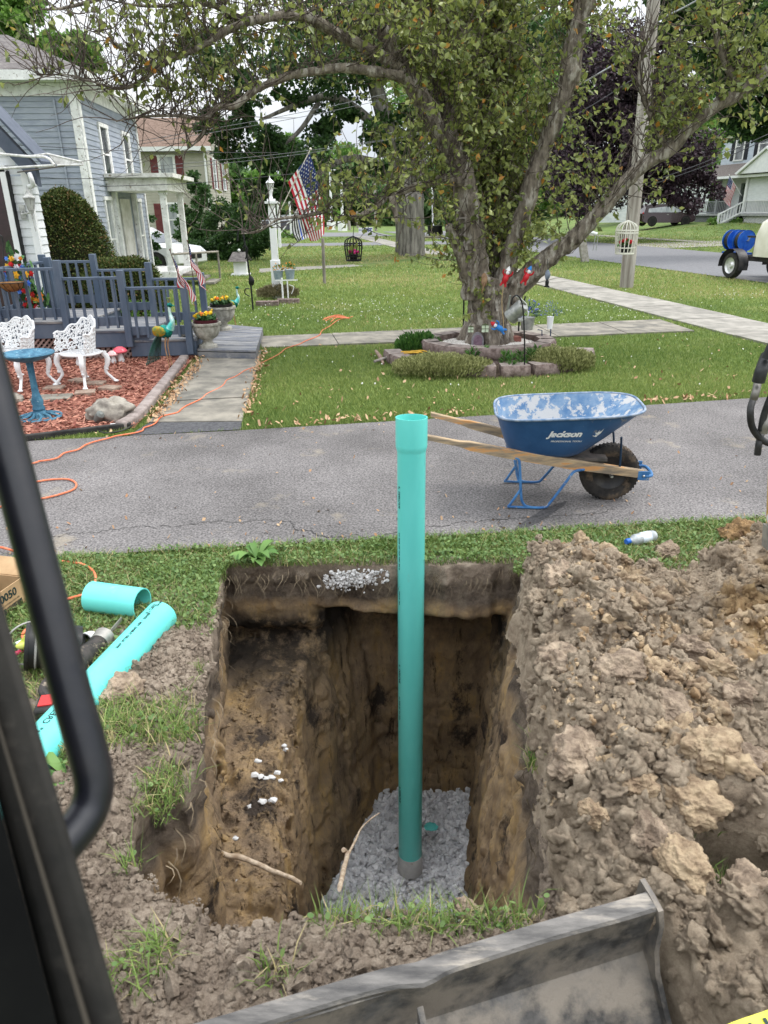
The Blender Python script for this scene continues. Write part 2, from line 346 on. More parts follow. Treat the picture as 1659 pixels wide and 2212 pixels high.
# soil: strata and patches belong to the earth itself
def soil_mat(name, dig=True, orange=0.45):
    m = bpy.data.materials.new(name); m.use_nodes = True; t = m.node_tree; n = t.nodes; l = t.links; b = n['Principled BSDF']
    b.inputs['Roughness'].default_value = .95; b.inputs['Specular IOR Level'].default_value = .15
    co = n.new('ShaderNodeTexCoord')
    def noise(s, d=8, r=.65, st=(1, 1, 1)):
        mp = n.new('ShaderNodeMapping'); mp.inputs['Scale'].default_value = st; l.new(co.outputs['Object'], mp.inputs[0])
        x = n.new('ShaderNodeTexNoise'); x.inputs['Scale'].default_value = s; x.inputs['Detail'].default_value = d; x.inputs['Roughness'].default_value = r
        l.new(mp.outputs[0], x.inputs['Vector']); return x.outputs[0]
    def ramp(f, cs):
        r = n.new('ShaderNodeValToRGB'); e = r.color_ramp.elements
        while len(e) < len(cs): e.new(.5)
        for k, (p, c) in enumerate(cs): e[k].position = p; e[k].color = (*c, 1)
        l.new(f, r.inputs[0]); return r.outputs[0]
    def mix(f, a, c):
        x = n.new('ShaderNodeMix'); x.data_type = 'RGBA'; l.new(f, x.inputs[0])
        for s, q in ((6, a), (7, c)):
            if isinstance(q, tuple): x.inputs[s].default_value = (*q, 1)
            else: l.new(q, x.inputs[s])
        return x.outputs[2]
    def mr(f, a, c, o0=0., o1=1.):
        x = n.new('ShaderNodeMapRange'); x.inputs[1].default_value = a; x.inputs[2].default_value = c; x.inputs[3].default_value = o0; x.inputs[4].default_value = o1
        l.new(f, x.inputs[0]); return x.outputs[0]
    top = ramp(noise(9, 12, .82), [(.36, (.17, .13, .1)), (.5, (.33, .265, .205)), (.64, (.5, .415, .33))])
    ora = ramp(noise(11, 9), [(.35, (.25, .155, .08)), (.6, (.5, .355, .19))])
    sx = n.new('ShaderNodeSeparateXYZ'); l.new(co.outputs['Object'], sx.inputs[0]); gx_ = n.new('ShaderNodeMath'); gx_.operation = 'MULTIPLY_ADD'; l.new(sx.outputs[0], gx_.inputs[0]); gx_.inputs[1].default_value = 0 if dig else .28; l.new(noise(2.1, 5, .6), gx_.inputs[2])
    c = mix(mr(gx_.outputs[0], 1 - orange, 1 - orange + .1), top, ora)
    if dig:
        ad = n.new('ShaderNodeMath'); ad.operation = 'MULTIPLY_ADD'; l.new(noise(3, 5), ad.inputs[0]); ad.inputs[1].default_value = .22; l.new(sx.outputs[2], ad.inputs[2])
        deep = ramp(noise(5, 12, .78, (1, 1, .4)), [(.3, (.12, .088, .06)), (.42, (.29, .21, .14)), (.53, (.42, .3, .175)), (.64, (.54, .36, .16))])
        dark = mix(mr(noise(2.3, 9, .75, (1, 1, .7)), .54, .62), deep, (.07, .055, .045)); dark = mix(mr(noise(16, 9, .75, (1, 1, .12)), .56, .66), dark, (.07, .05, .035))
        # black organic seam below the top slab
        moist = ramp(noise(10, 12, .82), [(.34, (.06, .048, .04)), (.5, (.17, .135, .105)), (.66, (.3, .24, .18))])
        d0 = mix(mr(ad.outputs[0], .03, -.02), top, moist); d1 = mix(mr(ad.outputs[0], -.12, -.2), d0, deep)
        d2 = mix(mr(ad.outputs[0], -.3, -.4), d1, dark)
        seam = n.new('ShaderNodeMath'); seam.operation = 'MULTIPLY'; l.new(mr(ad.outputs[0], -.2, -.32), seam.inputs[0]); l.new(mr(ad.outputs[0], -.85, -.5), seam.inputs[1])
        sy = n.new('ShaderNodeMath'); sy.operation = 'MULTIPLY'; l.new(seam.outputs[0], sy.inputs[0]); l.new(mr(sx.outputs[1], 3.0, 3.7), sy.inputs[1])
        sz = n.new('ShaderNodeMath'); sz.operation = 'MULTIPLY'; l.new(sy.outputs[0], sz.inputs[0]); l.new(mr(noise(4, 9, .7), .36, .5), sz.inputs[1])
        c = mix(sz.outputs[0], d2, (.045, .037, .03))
    l.new(c, b.inputs['Base Color'])
    bp = n.new('ShaderNodeBump'); bp.inputs['Strength'].default_value = 1; bp.inputs['Distance'].default_value = .03
    l.new(noise(26, 12, .82), bp.inputs['Height']); l.new(bp.outputs[0], b.inputs['Normal']); return m
M_pit = soil_mat('dug_earth'); M_heap = soil_mat('spoil_earth', False, .49); _r = [q for q in M_heap.node_tree.nodes if q.type == 'VALTORGB'][0].color_ramp.elements
for q, c in zip(_r, ((.21, .16, .115), (.4, .32, .235), (.56, .46, .345))): q.color = (*c, 1)
M_clod = mat('clod_earth', (.15, .11, .08), (.42, .33, .24), scale=14, detail=9, rough=.95, c3=(.42, .27, .12), s3=2.5, t3=(.53, .6), bump=.9, bscale=40, bdist=.015)
M_crumb = mat('soil_crumbs', (.2, .155, .115), (.41, .335, .26), attr=True, lo=0, hi=1, rough=.95, bump=.6, bscale=60)
M_crumbo = mat('clay_crumbs', (.24, .16, .09), (.48, .37, .24), attr=True, lo=0, hi=1, rough=.95, bump=.6, bscale=60)
M_grav = mat('limestone_gravel', (.6, .6, .62), (.9, .9, .91), attr=True, lo=0, hi=1, rough=.85, bump=.3, bscale=50)

# ================================================================ pit
def surfnet(f, org, h):
    s = f < 0; nx, ny, nz = f.shape
    c = np.zeros((nx - 1, ny - 1, nz - 1), np.int8)
    for a in (0, 1):
        for b_ in (0, 1):
            for d in (0, 1): c += s[a:nx - 1 + a, b_:ny - 1 + b_, d:nz - 1 + d]
    I = np.argwhere((c > 0) & (c < 8)); del c
    idx = np.full((nx - 1, ny - 1, nz - 1), -1, np.int32); idx[I[:, 0], I[:, 1], I[:, 2]] = np.arange(len(I))
    acc = np.zeros((len(I), 3)); cnt = np.zeros(len(I))
    for ax in range(3):
        for a in (0, 1):
            for b_ in (0, 1):
                o = [0, 0, 0]; q = [k for k in range(3) if k != ax]; o[q[0]] = a; o[q[1]] = b_
                o2 = list(o); o2[ax] = 1
                A = f[I[:, 0] + o[0], I[:, 1] + o[1], I[:, 2] + o[2]]; B = f[I[:, 0] + o2[0], I[:, 1] + o2[1], I[:, 2] + o2[2]]
                m = (A < 0) != (B < 0); t = np.where(m, A / (A - B + 1e-12), 0)
                p = np.tile(np.array(o, float), (len(I), 1)); p[:, ax] += t
                acc[m] += p[m]; cnt[m] += 1
    V = (I + acc / cnt[:, None]) * h + np.array(org); F = []
    for ax in range(3):
        q = [k for k in range(3) if k != ax]
        sl0 = [slice(1, -1)] * 3; sl1 = [slice(1, -1)] * 3; sl0[ax] = slice(0, -1); sl1[ax] = slice(1, None)
        e = s[tuple(sl0)] != s[tuple(sl1)]; E = np.argwhere(e); E[:, q[0]] += 1; E[:, q[1]] += 1
        fl = s[E[:, 0], E[:, 1], E[:, 2]]
        def g(a, b_):
            e2 = E.copy(); e2[:, q[0]] -= a; e2[:, q[1]] -= b_; return idx[e2[:, 0], e2[:, 1], e2[:, 2]]
        qd = np.stack([g(0, 0), g(1, 0), g(1, 1), g(0, 1)], -1)
        if ax == 1: fl = ~fl
        qd[~fl] = qd[~fl][:, ::-1]; F.append(qd)
    F = np.concatenate(F); F = F[(F >= 0).all(1)]
    return V, F[:, ::-1] if True else F

def pit_left(y): return -.727 - .157 * (y - 2.22) - .1 * sst(2.15, 1.8, y)
def pit_right(y): return .27 + .14 * y
PX0, PX1, PY0, PY1 = -3.0, 3.2, .15, 4.72; PZ = -2.52
_eR = G(1397, 1925, .36); _eL = G(420, 2212, .36); _bd = (_eR - _eL)[:2] / np.linalg.norm((_eR - _eL)[:2])
def blade_sq(x, y): return (x - _eR[0]) * _bd[0] + (y - _eR[1]) * _bd[1], -(x - _eR[0]) * _bd[1] + (y - _eR[1]) * _bd[0]
def ground_h(x, y):
    """dug ground around the pit: low berms of thrown soil, trodden earth"""
    p = np.stack([x, y, 0 * x], -1)
    berm = .07 * np.exp(-((x - pit_left(y) + .28) / .22) ** 2) * sst(1.2, 1.9, y) * sst(3.5, 2.6, y)
    near = .05 * sst(1.5, 1.1, y) + .06 * np.exp(-((y - 1.28) / .14) ** 2) * sst(-1.1, -.3, x)
    left = .05 * sst(2.4, 1.7, y) * sst(-.6, -1.0, x)
    h = berm + near + left
    n = .024 * billow(p, 7, 4, 3, .6) * sst(0, .03, h) + .016 * fbm(p, 9, 4, 8, .6) + .02 * fbm(p, 2.2, 2, 4)
    edge = sst(3.98, 3.80, y) * sst(PX0, PX0 + .1, x) * sst(PX1, PX1 - .1, x) * sst(.2, .35, y)
    sB, qB = blade_sq(x, y); h = h - .1 * sst(.03, -.04, qB) * sst(.12, .02, sB)
    return (h + n) * edge - .045 * (1 - edge)
def pit_field():
    h = .0185; org = np.array([PX0, PY0, PZ])
    nx, ny, nz = [int(round(a / h)) for a in (PX1 - PX0, PY1 - PY0, 2.36 + .3)]
    X = (org[0] + np.arange(nx) * h).astype(np.float32)[:, None, None]; Y = (org[1] + np.arange(ny) * h).astype(np.float32)[None, :, None]; Z = (org[2] + np.arange(nz) * h).astype(np.float32)[None, None, :]
    H = ground_h(np.broadcast_to(X, (nx, ny, 1)), np.broadcast_to(Y, (nx, ny, 1))).astype(np.float32)
    surf = Z - H
    dep = np.clip(-Z / 2.2, 0, 1)
    xr = pit_right(Y) - .17 * dep - .05 * sst(-.1, -.5, Z)
    xl = -.56 + .13 * np.clip((-.6 - Z) / 1.5, 0, 1) + .4 * np.clip(Y - 3.4, 0, 9) * (Z > -3)
    back = 3.745 - .03 * X + (.52 + .12 * dep) * sst(-.33 - .05 * X, -.47 - .05 * X, Z) * sst(-.62, -.3, X)
    nearb = 1.43 + .0 * Z
    deep = np.maximum(np.maximum(xl - X, X - xr), np.maximum(Y - back, nearb - Y)); deep = np.maximum(deep, -2.42 - Z)
    zs = -.6 - .2 * (3.7 - Y) + .05 * (X + .8)
    xL = pit_left(Y) + .06 * sst(-.1, -.6, Z) * 0
    back2 = 3.745 - .03 * X + .1 * sst(-.42, -.55, Z)
    shelf = np.maximum(np.maximum(xL - X, X + .15), np.maximum(Y - back2, 1.53 - Y)); shelf = np.maximum(shelf, zs - Z)
    hole = smin(deep, shelf, .05)
    # a slot beside the shelf at the near left
    slot = np.maximum(np.maximum(-.86 - X, X + .6), np.maximum(Y - 1.95, 1.56 - Y)); slot = np.maximum(slot, -.7 - Z); hole = smin(hole, slot, .06)
    q2 = np.stack(np.broadcast_arrays(X[..., 0], Y[..., 0], 0 * X[..., 0]), -1); hole = hole + ((.045 * fbm(q2, 2.6, 3, 41) + .03 * fbm(q2, 9, 3, 42, .6))[..., None] * (1 - .5 * dep)).astype(np.float32)
    f = np.maximum(surf, -hole); del deep, shelf, slot
    m = np.abs(f) < .09; ii = np.argwhere(m); P = org + ii * h; d = np.zeros(len(P))
    hm = hole[m] < .1
    st = P * np.array([1, 1, .35])
    wall = sst(-.02, -.12, P[:, 2])
    gr = P * np.array([1, 1, .1]); led = P * np.array([.25, .25, 1]); d = wall * (.03 * billow(gr, 8, 2, 44, .6) + .03 * fbm(led, 6, 3, 45, .6) + .035 * fbm(P, 2.6, 3, 31) + .03 * fbm(st, 8, 4, 33, .6) + .02 * billow(P, 15, 3, 35, .6)) + (1 - wall) * .008 * fbm(P, 22, 2, 36)
    # rough clods on the shelf floor
    sh = sst(.12, .0, np.abs(P[:, 2] - (-.6 - .2 * (3.7 - P[:, 1])))) * (P[:, 0] < -.2)
    d += sh * .04 * billow(P, 9, 4, 39, .6)
    f[m] = f[m] + d
    f[:, :, 0] = -.02; return f, org, h
_f, _o, _h = pit_field()
V, F = surfnet(_f, _o, _h)
# keep only what faces air (drop the block's outer sides)
keep = ~((V[F].mean(1)[:, 2] < PZ + .05)); F = F[keep]
mb = MB().add(V, F); struct('pit_ground', mb, M_pit, smooth=180)
def soil_top(x, y):
    """height of the dug ground surface at points (outside the hole)"""
    return ground_h(np.asarray(x, float), np.asarray(y, float))
def in_hole(x, y, e=0.): return (x > np.minimum(pit_left(y), -.6) - e) & (x < pit_right(y) + e) & (y > 1.43 - e) & (y < 3.76 + e)
_zz = _o[2] + np.arange(_f.shape[2]) * _h
def floor_at(x, y):
    """height of the first solid met going down, sampled from the dug field"""
    i = np.clip(((x - _o[0]) / _h).astype(int), 0, _f.shape[0] - 1); j = np.clip(((y - _o[1]) / _h).astype(int), 0, _f.shape[1] - 1)
    col = _f[i, j, :] < 0
    return _zz[col.shape[1] - 1 - np.argmax(col[:, ::-1], 1)]

# gravel bed
g = np.random.default_rng(3)
n = 9000; gx = g.uniform(-.55, .95, n); gy = g.uniform(1.9, 4.5, n)
gz0 = -2.36 + .05 * fbm(np.stack([gx, gy, 0 * gx], -1), 2.2, 2, 5) + g.uniform(-.03, .02, n)
ok = (gx < pit_right(gy) - .2) & (gx > -.44 + .38 * np.clip(gy - 3.4, 0, 9)) & (gy < 4.36); gx, gy, gz0 = gx[ok], gy[ok], gz0[ok]
mb = MB(); mb.blobs(np.stack([gx, gy, gz0], -1), g.uniform(.013, .024, len(gx)), 1, .4, (1.2, .9, .75), seed=3)
bm_ = np.stack(np.meshgrid(np.linspace(-.6, .95, 20), np.linspace(1.9, 4.5, 30), indexing='ij'), -1)
mb.grid(np.concatenate([bm_, np.full((20, 30, 1), -2.4)], -1))
o = solo('gravel_bed', mb, M_grav, 'pale grey crushed stone covering the bottom of the pit around the green pipe', 'gravel', kind='stuff', smooth=30)
# white stones and scattered crumbs on the shelf: stuff
n = 5000; x = g.uniform(-.95, -.3, n); y = g.uniform(1.7, 3.6, n); z = floor_at(x, y)
ok = (z < -.4) & (z > -1.3); x, y, z = x[ok], y[ok], z[ok]
mb = MB(); mb.blobs(np.stack([x, y, z + .005], -1), (.003 + .014 * g.random(len(x)) ** 5), 1, .4, seed=8)
solo('shelf_crumbs', mb, M_pit, 'brown crumbs of clay strewn over the earth shelf inside the pit', 'loose soil', kind='stuff', org=(0, 0, 0))
for k, (px, py) in enumerate([(560, 1663), (572, 1668), (549, 1672), (583, 1660), (557, 1648), (600, 1708), (626, 1748), (541, 1747), (567, 1735), (590, 1732), (508, 1815), (627, 1750), (676, 1782), (610, 1730), (675, 1667), (515, 1905)]):
    x, y = XY = G(px, py, -.85)[:2]; z = float(floor_at(np.array([x]), np.array([y]))[0])
    p = G(px, py, z); z = float(floor_at(np.array([p[0]]), np.array([p[1]]))[0])
    mb = MB().blob((p[0], p[1], z + .012), g.uniform(.013, .021), 1, .5, sq=(1.2, .8, .7), seed=k)
    solo('white_stone', mb, M_conc2 if k < 0 else mat('white_pebble', (.6, .6, .6), rough=.7), 'small white stone on the brown pit shelf, ' + ['central one of the upper cluster', 'right one of the upper cluster', 'left one of the upper cluster', 'far right one of the upper cluster', 'topmost of the cluster', 'below the cluster, beside a brown lump', 'largest, near the shelf edge', 'below and left of the cluster', 'below the cluster, between two others', 'elongated one in the lower row', 'lowest at the left', 'pointed one at the lower right', 'at the very edge over the gravel', 'between cluster and lower row', 'highest at the right by the edge', 'lowest, below the long root'][k], 'stone', group='white stones on the pit shelf')

# ================================================================ spoil heap
TUN = [G(px, py, 0)[:2] for px, py in ((1535, 1915), (1570, 1945), (1610, 1975), (1650, 2000))]
def heap_h(x, y):
    p = np.stack([x, y, 0 * x], -1); pr = pit_right(y)
    wob = .12 * fbm(p, 1.7, 2, 51)
    rg = .1 * fbm(p, 4.5, 2, 57) + .05 * fbm(p, 13, 2, 58); m = .35 * sst(-.06, .08, x - pr + rg) + .65 * sst(0, .34, x - pr + wob * .7 + rg)
    sB, qB = blade_sq(x, y); m = m * np.maximum(sst(.03, .15, qB), sst(.02, .12, sB))
    far = np.interp(x, [0, 1.1, 1.4, 3.2], [3.62, 3.6, 3.34, 4.1])
    far = np.minimum(far, 4.0 + 0 * x)
    m = m * sst(.0, .3, far - y + wob) * sst(.15, .6, y)
    tun = 0; tun2 = 0
    for q_ in TUN: tun = tun + 1.3 * np.exp(-(((x - q_[0]) / .1) ** 2 + ((y - q_[1]) / .075) ** 2))
    big = .25 + .14 * fbm(p, 1.5, 2, 53) + .1 * sst(1.1, 2.4, x) * sst(3.2, 2.2, y) - .08 * sst(2.9, 3.6, y) * sst(1.4, 1.8, x) + .12 * sst(3.4, 2.6, y) * sst(1.4, .9, x) * sst(2.0, 2.6, y)
    h = m * big * (1 - .93 * np.clip(tun + tun2, 0, 1)) * (1 - .55 * sst(1.35, 1.0, y) * sst(1.0, .6, x))
    return h
h_ = .0125; o_ = np.array([.3, .2, -.06]); nx, ny, nz = 232, 312, 58
X = o_[0] + np.arange(nx) * h_; Y = o_[1] + np.arange(ny) * h_; Z = o_[2] + np.arange(nz) * h_
XX, YY = np.meshgrid(X, Y, indexing='ij'); HH = heap_h(XX, YY)
gx1, gy1 = np.gradient(HH, h_); f = ((Z[None, None, :] - HH[..., None]) / np.sqrt(1 + np.minimum(gx1 ** 2 + gy1 ** 2, 5))[..., None] + .03 * (HH[..., None] < .03)).astype(np.float32)
m = np.abs(f) < .17; ii = np.argwhere(m); P = o_ + ii * h_
amp = np.clip(HH[ii[:, 0], ii[:, 1]] / .12, 0, 1)
wp = P + .06 * np.stack([fbm(P, 3, 2, 61), fbm(P, 3, 2, 62), fbm(P, 3, 2, 63)], -1)
big = billow(wp, 3.3, 2, 64, .45); med = billow(wp, 8.5, 2, 66, .5); fin = billow(P, 24, 2, 68, .6)
vfin = billow(P, 48, 2, 70, .6); f[m] -= (amp * (.06 * big + .042 * med + .028 * fin + .013 * vfin)).astype(np.float32)
V, F = surfnet(f, o_, h_)
fx = V[F].mean(1); zlow = (fx[:, 2] > -.035) & (heap_h(fx[:, 0], fx[:, 1]) > .012) & (fx[:, 0] > .42) & (fx[:, 0] < 3.15) & (fx[:, 1] > .24); F = F[zlow]
mb = MB().add(V, F)
heap = solo('spoil_heap', mb, M_heap, 'lumpy heap of dug grey brown and ochre earth beside the pit', 'soil heap', org=(1.6, 2, 0), smooth=180)
def heap_top(x, y):
    i = np.clip(((x - o_[0]) / h_).astype(int), 0, nx - 1); j = np.clip(((y - o_[1]) / h_).astype(int), 0, ny - 1)
    col = f[i, j, :] < 0; z = Z[col.shape[1] - 1 - np.argmax(col[:, ::-1], 1)]
    return np.where(col.any(1), z, 0.)
# crumbs over the heap
n = 2600; x = g.uniform(.4, 2.9, n); y = g.uniform(.4, 4.0, n); r = .011 + .03 * g.random(n) ** 2.5; hz = heap_top(x, y); ok = (hz > .05) & ~in_hole(x, y, .0); x, y, r, hz = x[ok], y[ok], r[ok], hz[ok]
mb = MB(); k = r < .024; P_ = np.stack([x, y, hz + r * .15], -1); mb.blobs(P_[k], r[k], 2, .55, (1.15, .95, .8), seed=91); mb.blobs(P_[~k], r[~k], 3, .55, (1.15, .95, .8), seed=92)
n = 3000; y = g.uniform(1.3, 3.65, n); x = pit_right(y) + g.uniform(-.02, .42, n); r = .007 + .022 * g.random(n) ** 3; hz = heap_top(x, y); ok = hz > .03; x, y, r, hz = x[ok], y[ok], r[ok], hz[ok]
mb.blobs(np.stack([x, y, hz + r * .1], -1), r, 2, .55, (1.1, .95, .85), seed=95)
solo('broken_clods', mb, M_heap, 'fist sized and smaller broken clods covering the spoil heap', 'clods', kind='stuff', smooth=180, org=(1.6, 2, 0))
n = 900; x = g.uniform(.9, 2.9, n); y = g.uniform(.6, 4.0, n); r = .012 + .034 * g.random(n) ** 2; hz = heap_top(x, y); ok = (hz > .08) & (fbm(np.stack([x, y, 0 * x], -1), 2.1, 3, 71) + .4 * sst(.9, 2.0, x) > .12); x, y, r, hz = x[ok], y[ok], r[ok], hz[ok]
solo('ochre_clods', MB().blobs(np.stack([x, y, hz + r * .3], -1), r, 3, .6, (1.1, .95, .8), seed=93), mat('ochre_clod', (.2, .14, .09), (.43, .33, .215), scale=16, detail=9, rough=.95, bump=.9, bscale=45, bdist=.015), 'ochre and tan clay clods scattered over the right side of the spoil heap', 'clods', kind='stuff', smooth=180)
n = 75000; x = g.uniform(.35, 2.9, n); y = g.uniform(.4, 4.0, n); r = .0032 + .011 * g.random(n) ** 6 + .022 * (g.random(n) ** 60)
hz = heap_top(x, y); ok = (hz > .03) | (g.random(n) < .06); ok &= ~in_hole(x, y, .0); x, y, r, hz = x[ok], y[ok], r[ok], hz[ok]
cl = fbm(np.stack([x, y, 0 * x], -1), 2.1, 3, 71) + .2 * sst(.9, 2.2, x) > .2
for nm, mk, mm, lb in (('crumbled_soil', ~cl, M_crumb, 'grey brown crumbs of topsoil lying over the spoil heap'), ('crumbled_clay', cl, M_crumbo, 'ochre lumps and crumbs of clay lying over the spoil heap')):
    mb = MB(); mb.blobs(np.stack([x, y, hz + r * .3], -1)[mk], r[mk], 1, .45, seed=12); solo(nm, mb, M_heap if nm == 'crumbled_soil' else mm, lb, 'loose soil', kind='stuff', smooth=40, org=(1.6, 2, 0))
# crumbs on the trodden soil round the pit
n = 90000; x = g.uniform(-1.7, 1.2, n); y = g.uniform(.5, 3.4, n); r = .0028 + .011 * g.random(n) ** 5 + .018 * g.random(n) ** 60
gm = fbm(np.stack([x, y, 0 * x], -1), 2.2, 2, 4)
ok = (floor_at(x, y) > soil_top(x, y) - .07) & (heap_h(x, y) < .05) & ((x > pit_left(y) - .6) | (y < 1.9))
x, y, r = x[ok], y[ok], r[ok]
mb = MB(); mb.blobs(np.stack([x, y, soil_top(x, y) + r * .35], -1), r, 1, .5, seed=14)
solo('trodden_soil_crumbs', mb, M_pit, 'fine grey brown crumbs of soil strewn around the near and left rim of the pit', 'loose soil', kind='stuff', smooth=40, org=(0, 0, 0))

# notable clods
def clodmesh(c, r, seed, sq, rz):
    mb = MB().blob(c, r, 5, .5, 1.5, sq=sq, seed=seed, rz=rz); v = mb.v[0]; q = v + seed; d = (v - np.array(c)); d /= np.linalg.norm(d, axis=1)[:, None]
    a = .16 * r * billow(q, 1.6 / r * .8, 2, seed) + min(.012, .1 * r) * billow(q, 38, 3, seed + 1, .6) + .004 * billow(q, 110, 2, seed + 2)
    mb.v[0] = v + d * a[:, None]; return mb
CL = [(1655, 1130, 0, .15), (1640, 1930, 0, .15), (1500, 1830, 0, .15)]
CLODS = [(1370, 1655, .07, 'ochre lump of earth in the middle of the heap', 1), (1240, 1640, .11, 'smooth rounded grey clod on the heap edge beside the pit', 0), (1287, 1718, .05, 'square tan clod below the smooth rounded clod', 1),
         (1497, 1750, .1, 'brown block of earth in the right half of the heap', 1), (1590, 1770, .08, 'pale rounded boulder of earth near the right edge of the picture', 0), (1480, 1860, .085, 'orange streaked clod above the strip of grass', 1),
         (1600, 1880, .075, 'tan clod marked with a yellow patch above the flat slab', 0), (1635, 1900, .1, 'broad flat slab of earth lying beside the strip of grass', 0), (1450, 1530, .09, 'dark brown clod near the middle of the heap', 0),
         (1600, 1500, .08, 'dark clod in the upper right of the heap', 0), (1540, 1620, .1, 'reddish lump at the right of the ochre lump', 1), (1210, 1240, .1, 'peaked grey clod at the far end of the heap by the grass', 0),
         (1230, 1420, .12, 'large matted grey clod overhanging the right rim of the pit', 0), (1350, 1390, .09, 'grey lump behind the matted clod', 0), (1400, 1810, .07, 'small flat clod left of the orange streaked clod', 0), (1500, 1400, .08, 'grey knobbly lump on the upper slope', 0)]
for k, (px, py, r, lb, og) in enumerate(CLODS):
    p = G(px, py, .28)
    z = float(heap_top(np.array([p[0]]), np.array([p[1]]))[0]); p = G(px, py, z + r * .4)
    z = float(heap_top(np.array([p[0]]), np.array([p[1]]))[0])
    mb = clodmesh((p[0], p[1], z + r * .2), r * .8, 100 + k, (1.1, .9, .75), k)
    solo('soil_clod', mb, mat('ochre_clod', (.2, .14, .09), (.43, .33, .215), scale=16, detail=9, rough=.95, bump=.9, bscale=45, bdist=.015) if og else M_clod, lb, 'clod', group='large clods on the spoil heap', smooth=180)
for (px, py, r, lb, nm) in ((1600, 1140, .13, 'dark brown broken lump of earth standing on the grass by the asphalt', 'soil_clod'), (1008, 1962, .035, 'round tan clod lying on grass at the near rim of the pit', 'soil_clod'), (268, 1520, .075, 'round grey clod lying against the long green pipe', 'soil_clod'), (290, 1590, .03, 'small pale clod beside the long green pipe', 'soil_clod'), (1440, 1193, .07, 'low brown lump on the grass left of the dark lump', 'soil_clod'), (1412, 1215, .045, 'flat tan smear of clay on the grass', 'soil_clod')):
    p = G(px, py, .03 if r < .1 else .08); z = soil_top(np.array([p[0]]), np.array([p[1]]))[0]
    mb = clodmesh((p[0], p[1], z + r * .3), r, int(px), (1, .85, .8 if r > .05 else .5), px)
    solo(nm, mb, M_clod if r != .13 else mat('brown_clod', (.09, .05, .025), (.3, .19, .09), scale=14, detail=9, rough=.95, bump=1, bscale=30, bdist=.02), lb, 'clod', smooth=180)

# ================================================================ lawn, roads
def gz(x, y):
    x = np.asarray(x, float); y = np.asarray(y, float)
    m = .22 * np.exp(-(((x - 1.2) / 1.7) ** 2 + ((y - 31.6) / 2.4) ** 2))
    return m + .75 * sst(19, 28, x) * sst(44, 60, y) + 2.5 * sst(110, 260, y)
def ext(p, q, t): p = np.array(p[:2]); q = np.array(q[:2]); return p + (q - p) * t
drive = [(-14, 2.55), (-2.31, 3.82), (-1.23, 3.95), (.6, 4.12), (2.56, 4.33), (13.4, 5.4), (13.0, 9.2), (4.18, 7.56), (1.6, 7.05), (-1.35, 6.53), (-3.26, 6.27), (-14, 4.9)]
sdir2 = np.array([-.195, .98])
st_n = lambda Y: 10.25 - .185 * (Y - 20.5); st_f = lambda Y: st_n(Y) + 7.4
street = [(st_n(-5), -5), (st_f(-5), -5), (st_f(20), 20), (st_f(45), 45), (st_f(75), 75), (st_n(75) , 75), (st_n(45), 45), (st_n(20), 20)]
cross = [(-40, 44.0), (st_n(47) + .2, 45.6), (st_n(51) + .2, 50.2), (-40, 47.5)]
lot = [(-40, 66), (st_n(70), 62), (st_n(78), 73), (-40, 84)]
walkH = [G(560, 729), G(1000, 714), G(1425, 693), G(1500, 718), G(1040, 739), G(565, 753)]
walkR = [G(930, 540), G(962, 540), G(1190, 598), G(1659, 702), G(1659, 756)]
_a = np.array(G(1190, 598))[:2]; _b = np.array(G(1659, 702))[:2]; _c = np.array(G(1150, 600))[:2]; _d = np.array(G(1425, 693))[:2]
dR = (_b - _a) / np.linalg.norm(_b - _a)
W0 = _b + dR * 12; W1 = _a - dR * 40
nR = np.array([dR[1], -dR[0]]);
if np.dot(nR, _c - _a) < 0: nR = -nR
wR = 1.32
walkR = [W0, W1, W1 + nR * wR, W0 + nR * wR]
fwalk = [G(430, 778), G(565, 760), G(523, 914), G(322, 916)]
apron = [G(322, 916), G(523, 914), G(521, 931), G(280, 944)]
mulch = [G(-250, 800), G(80, 771), G(386, 765), G(420, 775), G(292, 928), G(60, 950), G(-350, 985)]
strip = [G(560, 581), G(760, 572), G(1000, 560), G(1000, 563), G(760, 577), G(560, 590)]
bedc = np.array([1.47, 9.97])
EXC = [drive, street, cross, walkH, walkR, fwalk, apron, mulch, lot, strip]
PITR = (PX0 + .03, PX1 - .03, .28, 3.9)
# ground sheet with a rectangular opening for the dug ground
mb = MB()
def gpatch(xs, ys):
    A, B = np.meshgrid(xs, ys, indexing='ij'); mb.grid(np.stack([A, B, gz(A, B)], -1)[:, ::-1] * 1.)
xs = np.concatenate([np.linspace(-180, -30, 12), np.linspace(-28, 40, 70), np.linspace(46, 180, 12)])
ys = np.concatenate([np.linspace(3.9, 80, 78), np.linspace(86, 300, 24)])
gpatch(xs, ys); gpatch(np.linspace(-180, PITR[0], 30), np.linspace(-60, 3.9, 20)); gpatch(np.linspace(PITR[1], 180, 30), np.linspace(-60, 3.9, 20)); gpatch(np.linspace(PITR[0], PITR[1], 5), np.linspace(-60, PITR[2], 20))
struct('ground', mb, M_lawn, smooth=180)
def sheet(name, P, z, m, sub=1.2):
    P = [np.array(p[:2], float) for p in P]; mb = MB(); mb.add([(p[0], p[1], z) for p in P], [list(range(len(P)))]); return struct(name, mb, m, smooth=None)
sheet('driveway', drive, .012, M_asph); sheet('apron', [(p[0], p[1]) for p in apron], .016, M_patch)
sheet('street', street, .02, M_asph2); sheet('cross_road', cross, .016, M_asph2); sheet('parking_lot', lot, .012, M_asph2); sheet('path', strip, .012, M_conc2)
